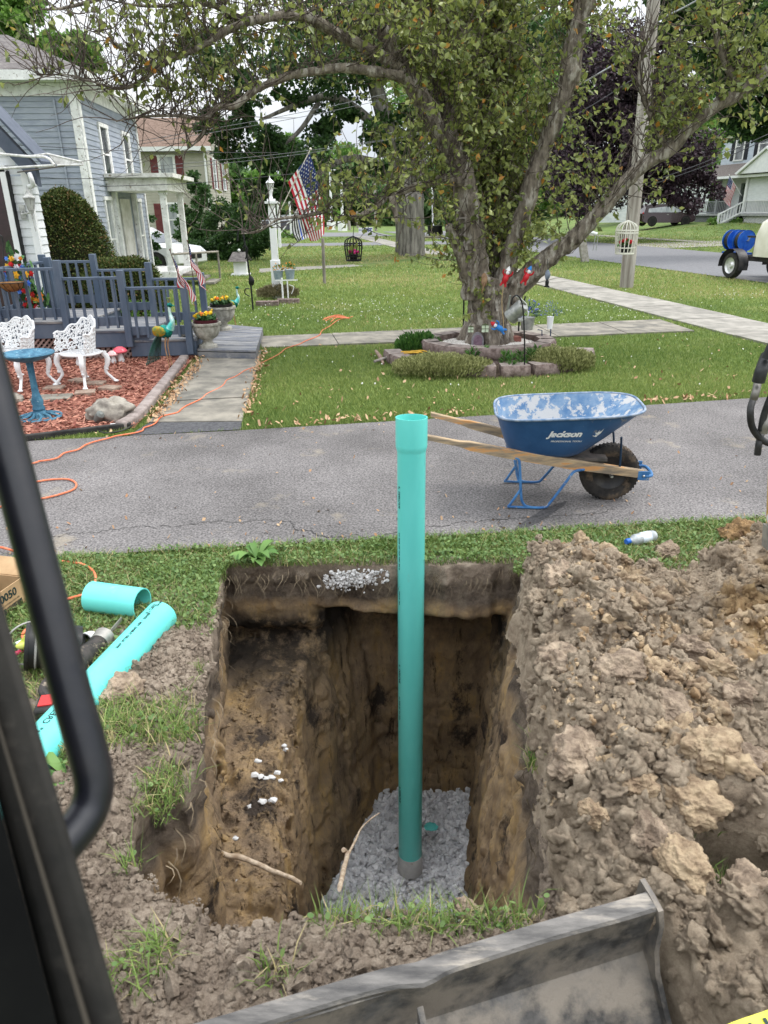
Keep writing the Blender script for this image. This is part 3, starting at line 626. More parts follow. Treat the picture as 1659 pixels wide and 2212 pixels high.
def slabs(name, A, B, C, D, n, z, m, gap=.012, th=.05):
    """A-B one long side, D-C the other; n slabs with open joints"""
    A, B, C, D = [np.array(p[:2], float) for p in (A, B, C, D)]; mb = MB(); L = np.linalg.norm(B - A)
    for k in range(n):
        t0, t1 = k / n + gap / L / 2, (k + 1) / n - gap / L / 2
        q = [A + (B - A) * t0, A + (B - A) * t1, D + (C - D) * t1, D + (C - D) * t0]; dz = .004 * (k % 3)
        mb.prism([(p[0], p[1], z - th + dz) for p in q], (0, 0, th))
    return struct(name, mb, m)
slabs('front_walk', fwalk[0], fwalk[3], fwalk[2], fwalk[1], 4, .022, M_conc)
slabs('house_walk', walkH[0], walkH[2], walkH[3], walkH[5], 6, .022, M_conc)
slabs('sidewalk', W0, W1, W1 + nR * wR, W0 + nR * wR, 34, .03, M_conc2)
sheet('mulch_bed', mulch, .02, M_mulch)
# far pavement beyond the street and driveway mouths
slabs('far_sidewalk', (st_f(60) + 6.2, 60), (st_f(5) + 6.2, 5), (st_f(5) + 4.9, 5), (st_f(60) + 4.9, 60), 20, .03, M_conc2)
sheet('far_driveway', [(st_f(38), 38), (st_f(38) + 12, 43), (st_f(43) + 12, 48), (st_f(43), 43)], .024, M_conc2)

def scatter(n, y0, y1, p=2., xw=.66, xo=1.2):
    u = g.random(n)
    if p == 1: y = y0 * (y1 / y0) ** u
    else: y = 1 / (1 / y0 + (1 / y1 - 1 / y0) * u)
    x = g.uniform(-1, 1, n) * (xw * y + xo); return x, y
def lawn_ok(x, y):
    ok = np.ones(len(x), bool)
    for P in EXC: ok &= ~inpoly(x, y, P)
    ok &= ~((x > PITR[0]) & (x < PITR[1]) & (y < 3.9))
    ok &= ((x - bedc[0]) / 1.35) ** 2 + ((y - bedc[1]) / 1.27) ** 2 > 1
    ok &= ~inpoly(x, y, deckfoot); return ok
deckfoot = [(-9, 10.1), (-4.84, 10.05), (-2.9, 10.2), (-2.9, 11.6), (-5, 12), (-9, 12.2)]
def blades(x, y, z, h, w, lean=.5, rnd=None, seg=2, seed=0):
    g = np.random.default_rng(seed); n = len(x); a = g.uniform(0, 2 * math.pi, n); b = g.uniform(0, 2 * math.pi, n)
    h = np.broadcast_to(h, (n,)) * g.uniform(.55, 1.3, n); w = np.broadcast_to(w, (n,)) * g.uniform(.7, 1.3, n)
    sx, sy = np.cos(a) * w / 2, np.sin(a) * w / 2; ln = h * lean * g.uniform(.2, 1.6, n); lx, ly = np.cos(b) * ln, np.sin(b) * ln
    P = lambda dx, dy, dz: np.stack([x + dx, y + dy, z + dz], -1)
    r = g.random(n) if rnd is None else rnd; mb = MB()
    if seg == 2:
        V = np.stack([P(-sx, -sy, -.005), P(sx, sy, -.005), P(-sx * .8 + lx * .35, -sy * .8 + ly * .35, h * .6), P(sx * .8 + lx * .35, sy * .8 + ly * .35, h * .6), P(lx, ly, h * .95)], 1)
        i = np.arange(n)[:, None] * 5; mb.add(V.reshape(-1, 3), i + np.array([0, 1, 3, 2]), 0, np.repeat(r, 5)); mb.f.append((i + np.array([2, 3, 4]), 0))
    else:
        V = np.stack([P(-sx, -sy, -.005), P(sx, sy, -.005), P(lx, ly, h)], 1); i = np.arange(n)[:, None] * 3; mb.add(V.reshape(-1, 3), i + np.array([0, 1, 2]), 0, np.repeat(r, 3))
    return mb
def patch_noise(x, y, s, seed): return fbm(np.stack([x, y, 0 * x], -1), s, 3, seed)
# mowed lawn beyond the driveway
x, y = scatter(420000, 5.9, 16.5, 2); ok = lawn_ok(x, y); x, y = x[ok], y[ok]
dry = 1.5 * patch_noise(x, y, .6, 90) + .6 * sst(15, 20, y); rn = np.clip(g.random(len(x)) * .8 + .18 * dry + .1 * g.random(len(x)), 0, 1)
solo('lawn_grass', blades(x, y, gz(x, y) + .0, .03 + .0012 * y, .0045 + .0008 * y, .8, rn, 1, 1), M_blade2, 'short mowed green lawn grass beyond the asphalt driveway', 'grass', kind='stuff', org=(0, 10, 0), smooth=None)
x, y = scatter(170000, 16.5, 60, 2); ok = lawn_ok(x, y); x, y = x[ok], y[ok]
dry = patch_noise(x, y, .22, 91) + .5 * np.exp(-(((x - 1.2) / 3) ** 2 + ((y - 30) / 3) ** 2)) * 2 + .25; rn = np.clip(g.random(len(x)) * .7 + .25 + .35 * dry, 0, 1)  # far blades take a drier, yellower tint
solo('far_lawn_grass', blades(x, y, gz(x, y), .035 + .001 * y, .006 + .0011 * y, .8, rn, 1, 2), M_blade2, 'dry yellow green lawns far behind the big tree and along the street', 'grass', kind='stuff', org=(0, 30, 0), smooth=None)
# rough grass round the pit
x = g.uniform(-3.1, 3.2, 380000); y = g.uniform(.9, 4.4, 380000)
zone = (sst(3.5, 3.66, y + .08 * patch_noise(x, y, 4, 92)) + sst(-.28, -.5, x - pit_left(y) + .25 * patch_noise(x, y, 3, 93)) * sst(2.35, 2.75, y) + sst(2.9, 3.1, y + .12 * patch_noise(x, y, 3, 94)) * (x < pit_left(y)))
ex = 0
for (px, py, rx, ry, s) in ((300, 1590, .3, .12, .8), (390, 1720, .14, .14, 1.6), (395, 1560, .08, .2, .6), (430, 1450, .06, .25, .6), (290, 1880, .06, .05, .9), (330, 2080, .1, .1, .7), (280, 2160, .15, .12, .7), (600, 2130, .07, .05, 1), (800, 1990, .22, .05, 1.2), (900, 2010, .2, .06, 1.5), (1040, 1960, .2, .1, 1.9), (730, 1930, .1, .05, 1.5), (640, 1925, .1, .03, 1), (520, 1915, .2, .03, .6), (1090, 1880, .08, .14, 1.2), (160, 1650, .3, .2, .8), (1150, 1630, .08, .1, 1), (180, 1560, .4, .2, .9)):
    p = G(px, py, .03); ex = ex + s * np.exp(-(((x - p[0]) / rx) ** 2 + ((y - p[1]) / ry) ** 2) * 1.4)
for (px, py, rx, ry, s) in ((1490, 1885, .1, .07, 1.8), (1525, 1915, .1, .08, 1.8), (1560, 1950, .1, .08, 1.8), (1600, 1980, .1, .08, 1.8), (1650, 2010, .12, .08, 1.8)):
    p = G(px, py, .03); ex = ex + s * np.exp(-(((x - p[0]) / rx) ** 2 + ((y - p[1]) / ry) ** 2) * 1.4)
zone = zone + sst(.35, .9, ex + .35 * patch_noise(x, y, 6, 95)) * .8
hh = heap_h(x, y); zone = zone * sst(.1, .05, hh)
ok = (g.random(len(x)) < zone * (.75 + .5 * patch_noise(x, y, 5, 96))) & ~in_hole(x, y, -.035) & ~inpoly(x, y, [(a, b + .0) for a, b in drive])
x, y = x[ok], y[ok]; z = np.where((x > PITR[0]) & (x < PITR[1]) & (y < 3.9), np.maximum(soil_top(x, y), heap_top(x, y)), 0)
rn = np.clip(g.random(len(x)) * .9 + .22 * patch_noise(x, y, 2.5, 97) + .12, 0, 1)
k = g.random(len(x)) < np.where(y < 2.7, .93, .72)
solo('rough_grass', blades(x[k], y[k], z[k], .05 + .012 * (y[k] < 2.6), .0042, 1.0, rn[k], 2, 3), M_blade, 'rough untrimmed grass with dry straw blades around the rim of the pit', 'grass', kind='stuff', org=(0, 3, 0), smooth=None)
# clover among it: small round leaves
x2, y2, z2 = x[~k][:26000], y[~k][:26000], z[~k][:26000]
def leaflets(x, y, z, r, seed=0, tilt=.5):
    g = np.random.default_rng(seed); n = len(x); an = np.arange(6) * math.pi / 3; a = g.uniform(0, 6.28, n)
    r = np.broadcast_to(r, (n,)) * g.uniform(.6, 1.3, n); tx, ty = g.normal(0, tilt, n), g.normal(0, tilt, n)
    cx = np.cos(an[None] + a[:, None]) * r[:, None]; cy = np.sin(an[None] + a[:, None]) * r[:, None]
    V = np.stack([x[:, None] + cx, y[:, None] + cy, z[:, None] + cx * tx[:, None] + cy * ty[:, None]], -1)
    return MB().add(V.reshape(-1, 3), np.arange(n * 6).reshape(n, 6), 0, np.repeat(g.random(n), 6))
solo('clover', leaflets(x2, y2, z2 + g.uniform(.012, .045, len(x2)), .0085, 5), M_clover, 'small round clover leaves mixed in the rough grass round the pit', 'clover', kind='stuff', org=(0, 3, 0), smooth=None)
# fallen leaves
def dead(n, x, y, z, r, nm, lb, seed):
    mb = leaflets(x, y, z, r, seed, .7); v = mb.v[0].reshape(-1, 6, 3); c = v.mean(1, keepdims=True); v = c + (v - c) * np.array([1, 1, 1.]) ; v[:, ::3] = c + (v[:, ::3] - c) * 1.5; v[:, 1::3] = c + (v[:, 1::3] - c) * .7
    mb.v[0] = v.reshape(-1, 3); return solo(nm, mb, M_dleaf, lb, 'fallen leaves', kind='stuff', org=(0, 8, 0), smooth=None)
x, y = scatter(1100, 6.3, 15, 2); ok = lawn_ok(x, y) & (patch_noise(x, y, .8, 98) + .75 * np.exp(-((x - 1.9) / 3.6) ** 2 - ((y - 9) / 3) ** 2) > .22); x, y = x[ok], y[ok]
dead(0, x, y,   .045 + 0 * x, .0135, 'lawn_leaf_litter', 'tan fallen leaves scattered over the mowed lawn under the tree', 21)
a = np.array(fwalk[3][:2]); b = np.array(fwalk[0][:2]); t = g.random(420); q = a + (b - a) * t[:, None] + np.stack([g.normal(.05, .05, 420), g.normal(0, .05, 420)], -1)
a2 = np.array(fwalk[2][:2]); b2 = np.array(fwalk[1][:2]); t = g.random(220); q2 = a2 + (b2 - a2) * t[:, None] + np.stack([g.normal(.03, .05, 220), g.normal(0, .05, 220)], -1)
t = g.random(260); q3 = np.array([-1.3, 6.6]) + np.array([5.4, 1.02]) * t[:, None] + np.stack([g.normal(0, .05, 260), g.normal(0, .06, 260)], -1)
q = np.vstack([q, q2, q3]); dead(0, q[:, 0], q[:, 1], .04 + .02 * g.random(len(q)), .014, 'edge_leaf_litter', 'tan fallen leaves gathered along the edges of the front walk and driveway', 22)
# clover flowers on the lawn
x, y = scatter(5500, 8, 24, 2); d = np.exp(-((y - 15.5) / 2.2) ** 2) * (x < 1.5) * (x > -4) + .8 * np.exp(-((y - 14.5) / 2.) ** 2) * (x > 2) * (x < 5) + .5 * np.exp(-((y - 17) / 1.5) ** 2) * (x > 6) + .02
ok = lawn_ok(x, y) & (g.random(len(x)) < d); x, y = x[ok], y[ok]
mb = MB(); mb.blobs(np.stack([x, y, .06 + 0 * x], -1), .0105, 0, .2, seed=33); solo('clover_flowers', mb, M_flw, 'tiny white clover flowers dotting the lawn between the lamp post and the tree', 'flowers', kind='stuff', org=(0, 14, 0))
# mulch chips
n = 26000; x = g.uniform(-6.5, -1.5, n); y = g.uniform(6.0, 10.6, n); ok = inpoly(x, y, mulch); x, y = x[ok], y[ok]; n = len(x)
mb = leaflets(x, y, .028 + .02 * g.random(n), .017, 41, .5); v = mb.v[0].reshape(-1, 6, 3); c = v.mean(1, keepdims=True); dv = v - c; a = g.uniform(0, 3.14, n); ax = np.stack([np.cos(a), np.sin(a), .2 * g.normal(size=n)], -1)[:, None]
v = c + dv * .5 + ax * (dv * ax).sum(-1, keepdims=True) * 1.2; mb.v[0] = v.reshape(-1, 3)
solo('mulch_chips', mb, M_chip, 'red wood chips covering the flower bed in front of the deck', 'mulch', kind='stuff', org=(-3.5, 8, 0), smooth=None)
# chalky patch in the far wall of the pit
g = np.random.default_rng(31); n = 420; c = YP(745, 1250, 3.715); q = c + g.normal(0, 1, (n, 3)) * (.06, .008, .03) + (.2, 0, 0) * (g.random((n, 1)) ** 3); q = q[q[:, 2] < -.03]
rp = []
for k in range(190):
    if k % 3: s = np.array([g.uniform(-1., .8), 3.74 - .02 * g.random(), -.03 - .05 * g.random()]); dr = (0, -.3)
    else:
        yy = g.uniform(1.6, 3.7); sd = g.random() < .5; s = np.array([(pit_left(yy) + .02) if sd else (pit_right(yy) - .02), yy, -.03 - .04 * g.random()]); dr = (.3 if sd else -.3, 0)
    L = g.uniform(.03, .16); t = np.linspace(0, 1, 6)[:, None]; rp.append(s + np.concatenate([(dr[0] * L * t + .02 * np.sin(t * 5 + k)), (dr[1] * L * t + .02 * np.cos(t * 4 + k)) - .01 * t, -L * t], 1))
def hairs(P, r0):
    mb = MB(); P = np.array(P); n, m, _ = P.shape; w = np.linspace(r0, r0 * .2, m)[None, :, None]; a = P + w * np.array([1, .4, 0]); b = P - w * np.array([1, .4, 0]); V = np.stack([a, b], 2).reshape(-1, 3)
    i = (np.arange(n) * m * 2)[:, None] + (np.arange(m - 1) * 2)[None]; f = np.stack([i, i + 1, i + 3, i + 2], -1).reshape(-1, 4); return mb.add(V, f)
solo('hanging_roots', hairs(rp, .0022), mat('root_hair', (.12, .09, .06), (.3, .24, .16), scale=20, rough=.9), 'fine torn roots hanging from the sod edge of the pit', 'roots', kind='stuff', smooth=None, org=(0, 3, 0))
solo('lime_patch', MB().blobs(q, .004 + .009 * g.random(len(q)) ** 2, 1, .5, seed=3), mat('chalk', (.36, .35, .34), (.66, .65, .64), attr=True, lo=0, hi=1, rough=.95), 'crumbly chalk white patch in the far wall of the pit just under the grass', 'chalk', kind='stuff')
# cracks and litter on the driveway
def crack(p0, p1, n, w, seed, br=0):
    g = np.random.default_rng(seed); p0, p1 = np.array(p0[:2]), np.array(p1[:2]); t = np.linspace(0, 1, n)[:, None]; P = p0 + (p1 - p0) * t; d = p1 - p0; nn = np.array([-d[1], d[0]]) / np.linalg.norm(d)
    o = np.cumsum(g.normal(0, .012, n)); o -= np.linspace(0, o[-1], n); P = P + nn * o[:, None]; ww = w * g.uniform(.3, 1.3, n); ww[0] = ww[-1] = .0005
    z = .0155; return [[(*(a - nn * h), z), (*(a + nn * h), z)] for a, h in zip(P, ww)]
mb = MB()
for k, (a, b, w) in enumerate([((600, 1128), (800, 1170), .004), ((800, 1170), (1010, 1130), .003), ((1010, 1130), (1330, 1105), .003), ((300, 1140), (600, 1128), .003), ((100, 1165), (300, 1140), .003), ((1060, 1120), (1110, 1160), .003)]):
    mb.grid(crack(G(*a), G(*b), 60, w, k))
solo('asphalt_cracks', mb, mat('crack', (.045, .043, .042), rough=1), None, None, org=(0, 0, 0), kind='structure', smooth=None)
x = g.uniform(-2.6, 3, 1300); y = g.uniform(3.8, 7.6, 1300); ok = inpoly(x, y, drive) & (g.random(1300) < np.exp(-((y - 4.1 - .1 * x) / .45) ** 2) + .06 + .6 * np.exp(-((y - 6.8 - .19 * x) / .2) ** 2)); x, y = x[ok], y[ok]
dead(0, x, y, .02 + 0 * x, .008, 'driveway_litter', 'tan leaf crumbs strewn along the edges of the asphalt driveway', 51)
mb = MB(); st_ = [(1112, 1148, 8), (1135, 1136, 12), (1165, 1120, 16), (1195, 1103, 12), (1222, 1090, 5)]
mb.grid([[(*G(x - 2, y + w * .8)[:2], .0148), (*G(x + 3, y - w * .8)[:2], .0148)] for x, y, w in st_]); solo('asphalt_streak', mb, mat('dark_streak', (.035, .034, .036), (.085, .082, .084), scale=60, rough=.85), None, None, org=(0, 0, 0), kind='structure', smooth=None)  # dark diagonal streak laid as a thin sheet on the asphalt
# ================================================================ helpers for walls
def unit(v): v = np.array(v, float); return v / np.linalg.norm(v)
class Fr:
    def __init__(s, o, r): s.o = np.array(o, float); s.r = unit((r[0], r[1], 0)); s.z = np.array([0, 0, 1.]); s.n = np.cross(s.r, s.z); s.R = np.column_stack([s.r, s.n, s.z])
    def p(s, x, z, d=0.): return s.o + s.r * x + s.n * d + s.z * z
    def box(s, mb, x, z, w, h, d=.04, d0=0., mi=0):
        R = np.column_stack([s.r, -s.n, s.z]); return mb.box(s.p(x, z, d0 + d / 2), (w, d, h), R=R, mi=mi)
def siding(mb, F, x0, x1, z0, z1, bh=.11, lim=None, out=.016, mi=0):
    k = int(round((z1 - z0) / bh))
    for i in range(k):
        a = z0 + i * bh; b = min(a + bh, z1 + .001); l, r = (x0, x1) if lim is None else lim(a + bh / 2)
        if r <= l: continue
        mb.add([F.p(l, a, out), F.p(r, a, out), F.p(r, b, .001), F.p(l, b, .001), F.p(l, a, 0), F.p(r, a, 0)], [(0, 1, 2, 3), (4, 5, 1, 0)], mi)
def window(par, F, x, z, w, h, mf, mg, tr=.08, shut=None, sw=.32, msh=None, mc=None):
    f = MB()
    F.box(f, x, z + h / 2 + tr / 2, w + 2 * tr + .05, tr, .06); F.box(f, x, z - h / 2 - tr / 2, w + 2 * tr + .05, tr * .7, .08)
    for s_ in (-1, 1): F.box(f, x + s_ * (w / 2 + tr / 2), z, tr, h, .05)
    F.box(f, x, z, w, .045, .035)
    for s_ in (-1, 1): F.box(f, x + s_ * (w / 2 - .02), z, .035, h, .03)
    wf = part('window', f, mf, par); gl = MB(); F.box(gl, x, z, w, h, .012, .004); part('pane', gl, mg, wf)
    if shut:
        for s_ in (-1, 1):
            sm = MB(); F.box(sm, x + s_ * (w / 2 + tr + sw / 2 + .01), z, sw, h + tr, .035)
            nb = int(h / .07)
            for k in range(nb): F.box(sm, x + s_ * (w / 2 + tr + sw / 2 + .01), z - h / 2 + (k + .5) * h / nb, sw * .8, .02, .012, .035)
            part('shutter', sm, shut, par)
    return wf
M_glass = mat('window_glass', (.03, .035, .04), (.16, .17, .18), scale=1.6, detail=2, rough=.08, spec=.8)
M_glassl = mat('curtained_glass', (.2, .22, .24), (.42, .44, .45), scale=2.5, detail=2, rough=.12, spec=.8, stretch=(1, 1, .3))
M_gray = mat('blue_grey_siding', (.25, .28, .335), (.33, .36, .41), scale=2.2, detail=10, rough=.75, c3=(.4, .41, .45), s3=3.2, t3=(.6, .75), stretch=(1, 1, 5), bump=.15, bscale=20)
M_beige = mat('beige_siding', (.34, .33, .27), (.42, .4, .34), scale=2, rough=.7)
M_whs = mat('white_siding', (.62, .65, .67), (.78, .79, .8), scale=1.5, detail=8, rough=.55, stretch=(1, 1, 2))
M_lbs = mat('pale_blue_siding', (.42, .47, .54), (.52, .56, .62), scale=1.5, rough=.7)
M_dblue = mat('slate_blue_trim', (.06, .075, .105), (.085, .1, .135), scale=5, rough=.55)
M_deck = mat('slate_blue_paint', (.07, .098, .145), (.11, .138, .185), scale=5, detail=9, rough=.6, c3=(.2, .21, .23), s3=9, t3=(.68, .74), bump=.15, stretch=(1, 1, .4))
M_deckw = mat('worn_blue_boards', (.1, .115, .15), (.23, .225, .22), scale=7, detail=10, rough=.85, c3=(.38, .37, .35), s3=4, t3=(.52, .66), stretch=(.35, 3, 1), bump=.4)
M_latt = mat('brown_lattice', (.2, .13, .11), (.3, .21, .19), scale=8, rough=.8)
M_dark = mat('shadow_boards', (.02, .02, .02), rough=.95)  # near-black colour standing in for the shade under deck and porch
M_shing = mat('brown_shingles', (.12, .08, .06), (.23, .16, .125), scale=9, detail=8, rough=.95, stretch=(1, 1, 3), bump=.4)
M_shing2 = mat('grey_shingles', (.09, .08, .08), (.18, .165, .155), scale=9, rough=.95, stretch=(1, 1, 3), bump=.4)
M_maroon = mat('maroon_shutter', (.13, .03, .035), (.17, .05, .05), scale=4, rough=.6)
M_navy = mat('black_shutter', (.015, .017, .025), rough=.6)
M_rubber = mat('black_rubber', (.016, .016, .016), (.05, .047, .043), scale=9, rough=.8, bump=.3)

# ================================================================ near white house with gable, door and awning
F1 = Fr((-5.5, 12.2, 0), (1, 0)) # x=0 is the right corner, negative to the left
house = thing('house', 'white sided house with blue gable trim behind the deck at the left edge', 'house', (-7, 12.2, 0))
mb = MB()
siding(mb, F1, -6, 0, .1, 2.5, .125)
sl = 1.18
siding(mb, F1, -6, 0, 2.5, 6.5, .125, lambda z: (-6, min(0, -(z - 2.55) / sl)))
F1b = Fr((-5.5, 12.2, 0), (0, 1)); siding(mb, F1b, 0, .35, .1, 2.5, .125)
part('wall', mb, M_whs, house)
mb = MB(); mb.box((-5.49, 12.17, 1.3), (.1, .07, 2.5)); part('corner_board', mb, M_white, house)
mb = MB(); mb.prism([(-5.25, 12.02, 2.32), (-5.25, 12.02, 2.62), (-9.5, 12.02, 2.62 + 4.25 * sl), (-9.5, 12.02, 2.32 + 4.25 * sl)], (0, .13, 0)); part('rake_board', mb, M_dblue, house)
mb = MB(); mb.prism([(-5.12, 11.98, 2.62), (-5.12, 11.98, 2.67), (-9.5, 11.98, 2.67 + 4.38 * sl), (-9.5, 11.98, 2.62 + 4.38 * sl)], (0, .5, 0)); part('roof', mb, M_dblue, house)
mb = MB(); mb.tube([(-5.33, 11.98, 2.5), (-5.3, 11.95, 2.42), (-5.32, 12.0, 2.34), (-5.42, 12.08, 2.32)], .035, 10, 4); part('downspout', mb, M_white, house)
# door with storm frame
door = MB(); F1.box(door, -.72, 1.5, .78, 2.0, .05, .02); d_ = part('door', door, mat('dark_maroon_door', (.025, .012, .016), (.05, .02, .03), scale=3, rough=.25, spec=.6), house)
mb = MB(); F1.box(mb, -.3, 1.52, .09, 2.1, .08, .02); F1.box(mb, -1.15, 1.52, .09, 2.1, .08, .02); F1.box(mb, -.72, 2.58, .95, .09, .08, .02); part('door_frame', mb, M_white, d_)
mb = MB(); F1.box(mb, -.245, 1.45, .03, 2.2, .09, .0); part('storm_door_edge', mb, M_black, d_)
mb = MB(); mb.tube([F1.p(-.42, 1.28, .07), F1.p(-.42, 1.28, .12), F1.p(-.47, 1.28, .13)], .012, 8); part('handle', mb, mat('steel', (.5, .5, .5), metal=1, rough=.3), d_)
# wall lantern
mb = MB()
lan = part('wall_lantern', MB().box(F1.p(-.13, 1.97, .03), (.09, .03, .2)), mat('aged_white_metal', (.3, .3, .29), (.55, .55, .53), scale=14, rough=.5, bump=.2), house)
q = F1.p(.1, 1.98, .24)
MM_ = MATS['aged_white_metal']
mb = MB(); mb.tube([F1.p(-.13, 1.97, .05), F1.p(-.1, 1.93, .12), q + (0, 0, -.02)], .014, 8, 4); mb.lathe([(0, .36), (.012, .33), (.02, .29), (.06, .22), (.1, .19), (.1, .175), (.0, .175)], q, 6)
mb.lathe([(.0, -.05), (.03, -.04), (.045, 0), (.05, .01), (.0, .01)], q, 6); mb.tube([q + (0, 0, -.03), q + (0, 0, -.12), q + (.01, 0, -.3)], [.022, .012, .008], 8)
for k in range(6):
    a = k * math.pi / 3; mb.bar(q + (.048 * math.cos(a), .048 * math.sin(a), .01), q + (.088 * math.cos(a), .088 * math.sin(a), .18), .009, .009)
part('lantern_cage', mb, MM_, lan)
mb = MB(); mb.lathe([(.042, .01), (.08, .175)], q, 6); part('lantern_glass', mb, mat('frosted_glass', (.7, .7, .68), rough=.15, trans=.5), lan)
# awning: aluminium ribbed hood on two arms
aw = part('awning_hood', MB(), M_white, house) if False else None
mb = MB(); A0, A1 = YP(60, 322, 11.0), YP(180, 355, 11.0)
hood = [YP(-120, 318, 11.9), YP(98, 325, 11.4)]
mb.tube([YP(-160, 312, 12.1), YP(-20, 330, 11.9), YP(60, 338, 11.6), YP(98, 322, 11.3) * 0 + YP(100, 340, 11.2), YP(118, 357, 11.1)], .018, 8, 4)
mb.tube([YP(-120, 372, 12.1), YP(0, 364, 11.7), YP(118, 357, 11.1)], .017, 8)
mb.tube([YP(60, 338, 11.6), YP(102, 332, 11.3), YP(178, 350, 10.9), YP(180, 356, 10.9), YP(125, 357, 11.1)], .012, 8)
a0, a1 = YP(104, 333, 11.3), YP(124, 358, 11.15); b0, b1 = YP(168, 347, 10.95), YP(180, 356, 10.9); c0, c1 = YP(-150, 318, 12.15), YP(-150, 340, 12.15)
rb = []
for t in np.linspace(0, 1, 25): rb.append([(a0 * (1 - t) + a1 * t) + (0, 0, .012 * (int(t * 24) % 2)), (b0 * (1 - t) + b1 * t) + (0, 0, .012 * (int(t * 24) % 2))])
mb.grid(rb); mb.grid([[p - (0, 0, .006) for p in r] for r in rb])
part('awning', mb, mat('ribbed_aluminium', (.5, .49, .47), (.75, .74, .72), scale=12, rough=.45), house)
mb = MB(); mb.tube([YP(38, 372, 12.05), YP(178, 353, 10.95)], .011, 6); part('awning_arm', mb, mat('old_bronze', (.12, .1, .09), rough=.5), house)

# ================================================================ deck
deck = thing('deck', 'stepped slate blue wooden deck with railings in front of the white house', 'deck', (-4, 10.8, 0))
fl = lambda x: 10.02 + .075 * (x + 5.3) # front line y
def platform(x0, x1, z, y1, fh, m=M_deckw):
    mb = MB(); nb = 11
    for k in range(nb):
        ya, yb = k / nb, (k + 1) / nb - .008
        q = [(x0, fl(x0) + (y1 - fl(x0)) * ya, z - .03), (x1 + .04, fl(x1) + (y1 - fl(x1)) * ya, z - .03), (x1 + .04, fl(x1) + (y1 - fl(x1)) * yb, z - .03), (x0, fl(x0) + (y1 - fl(x0)) * yb, z - .03)]
        mb.prism(q, (0, 0, .03))
    part('platform', mb, m, deck, bev=.004)
    mb = MB(); mb.prism([(x0, fl(x0) + .015, z - .032), (x1 + .02, fl(x1) + .015, z - .032), (x1 + .02, fl(x1) + .015, z - .03 - fh), (x0, fl(x0) + .015, z - .03 - fh)], (0, .035, 0))
    mb.prism([(x1 + .02, fl(x1) + .05, z - .032), (x1 + .02, y1, z - .032), (x1 + .02, y1, z - .03 - fh), (x1 + .02, fl(x1) + .05, z - .03 - fh)], (-.035, 0, 0))
    part('fascia', mb, M_deck, deck, bev=.003)
platform(-5.9, -4.13, .56, 11.55, .2); platform(-4.28, -3.3, .42, 11.57, .2); platform(-3.55, -2.66, .28, 11.6, .2)
def post(x, y, z0, z1): part('post', MB().box((x, y, (z0 + z1) / 2), (.09, .09, z1 - z0)), M_deck, deck, bev=.006)
ptsF = [(-5.22, .3, 1.36), (-4.34, .35, 1.36), (-3.53, .2, 1.22), (-2.71, .08, 1.08)]
for x, a, b in ptsF: post(x, fl(x) - .035, a, b)
ptsB = [(-5.2, .3, 1.36), (-4.42, .3, 1.36), (-3.59, .2, 1.23), (-2.79, .05, 1.07)]
for x, a, b in ptsB: post(x, 11.57, a, b)
post(-5.05, 11.4, .5, 1.33)
def railing(a, b, zt, zb, n):
    a = np.array(a); b = np.array(b); mb = MB(); d = unit(b - a); nn = np.array([d[1], -d[0]])
    A = lambda t, z, o=0: (*((a + (b - a) * t) + nn * o), z)
    mb.bar(A(0, zt), A(1, zt), .085, .035); mb.bar(A(0, zb), A(1, zb), .035, .12)
    for k in range(n):
        t = (k + .6) / (n + .2); mb.bar(A(t, zb - .09, .035), A(t, zt - .016, .035), .035, .035, up=(*d, 0))
    part('railing', mb, M_deck, deck, bev=.003)
for (xa, xb, zt, zb) in ((-5.18, -4.38, 1.25, .68), (-4.3, -3.57, 1.12, .55), (-3.49, -2.75, .98, .41)): railing((xa, fl(xa) - .02), (xb, fl(xb) - .02), zt, zb, 5)
for (xa, xb, zt, zb) in ((-5.16, -4.46, 1.25, .7), (-4.38, -3.63, 1.12, .58), (-3.55, -2.83, .98, .42)): railing((xa, 11.57), (xb, 11.57), zt, zb, 5)
railing((-5.2, 10.1), (-5.2, 11.5), 1.25, .7, 8)
def lattice(x0, x1, z0, z1, y):
    mb = MB(); s = .075; n = int((x1 - x0 + z1 - z0) / s) + 2
    for k in range(n):
        for sg in (1, -1):
            pts = []
            for z in (z0, z1):
                x = x0 + k * s + ((z - z0) if sg > 0 else -(z - z0)) - (0 if sg < 0 else (z1 - z0))
                pts.append([x, z])
            (xa, za), (xb, zb) = pts
            if xa == xb: continue
            t0 = (x0 - xa) / (xb - xa); t1 = (x1 - xa) / (xb - xa); lo_, hi_ = max(0, min(t0, t1)), min(1, max(t0, t1))
            if hi_ - lo_ < .05: continue
            P = lambda t: (xa + (xb - xa) * t, y(xa) + (.004 if sg > 0 else 0), za + (zb - za) * t)
            mb.bar(P(lo_), P(hi_), .006, .026, up=(0, 1, 0)) if False else mb.bar(P(lo_), P(hi_), .026, .006, up=(0, 1, 0))
    part('lattice', mb, M_latt, deck)
lattice(-5.9, -4.2, .03, .34, lambda x: fl(x) + .05); lattice(-4.2, -3.42, .03, .21, lambda x: fl(x) + .05); lattice(-3.45, -2.68, -.02, .08, lambda x: fl(x) + .05)
mb = MB(); mb.prism([(-5.9, fl(-5.9) + .2, 0), (-2.8, fl(-2.8) + .2, 0), (-2.8, fl(-2.8) + .2, .24), (-5.9, fl(-5.9) + .2, .5)], (0, .02, 0)); part('shade_board', mb, M_dark, deck)  # dark sheet behind the lattice, under-deck shade put into its colour
mb = MB(); c4 = [G(426, 754, .14), G(553, 757, .14), G(568, 707, .14), G(455, 697, .14)]
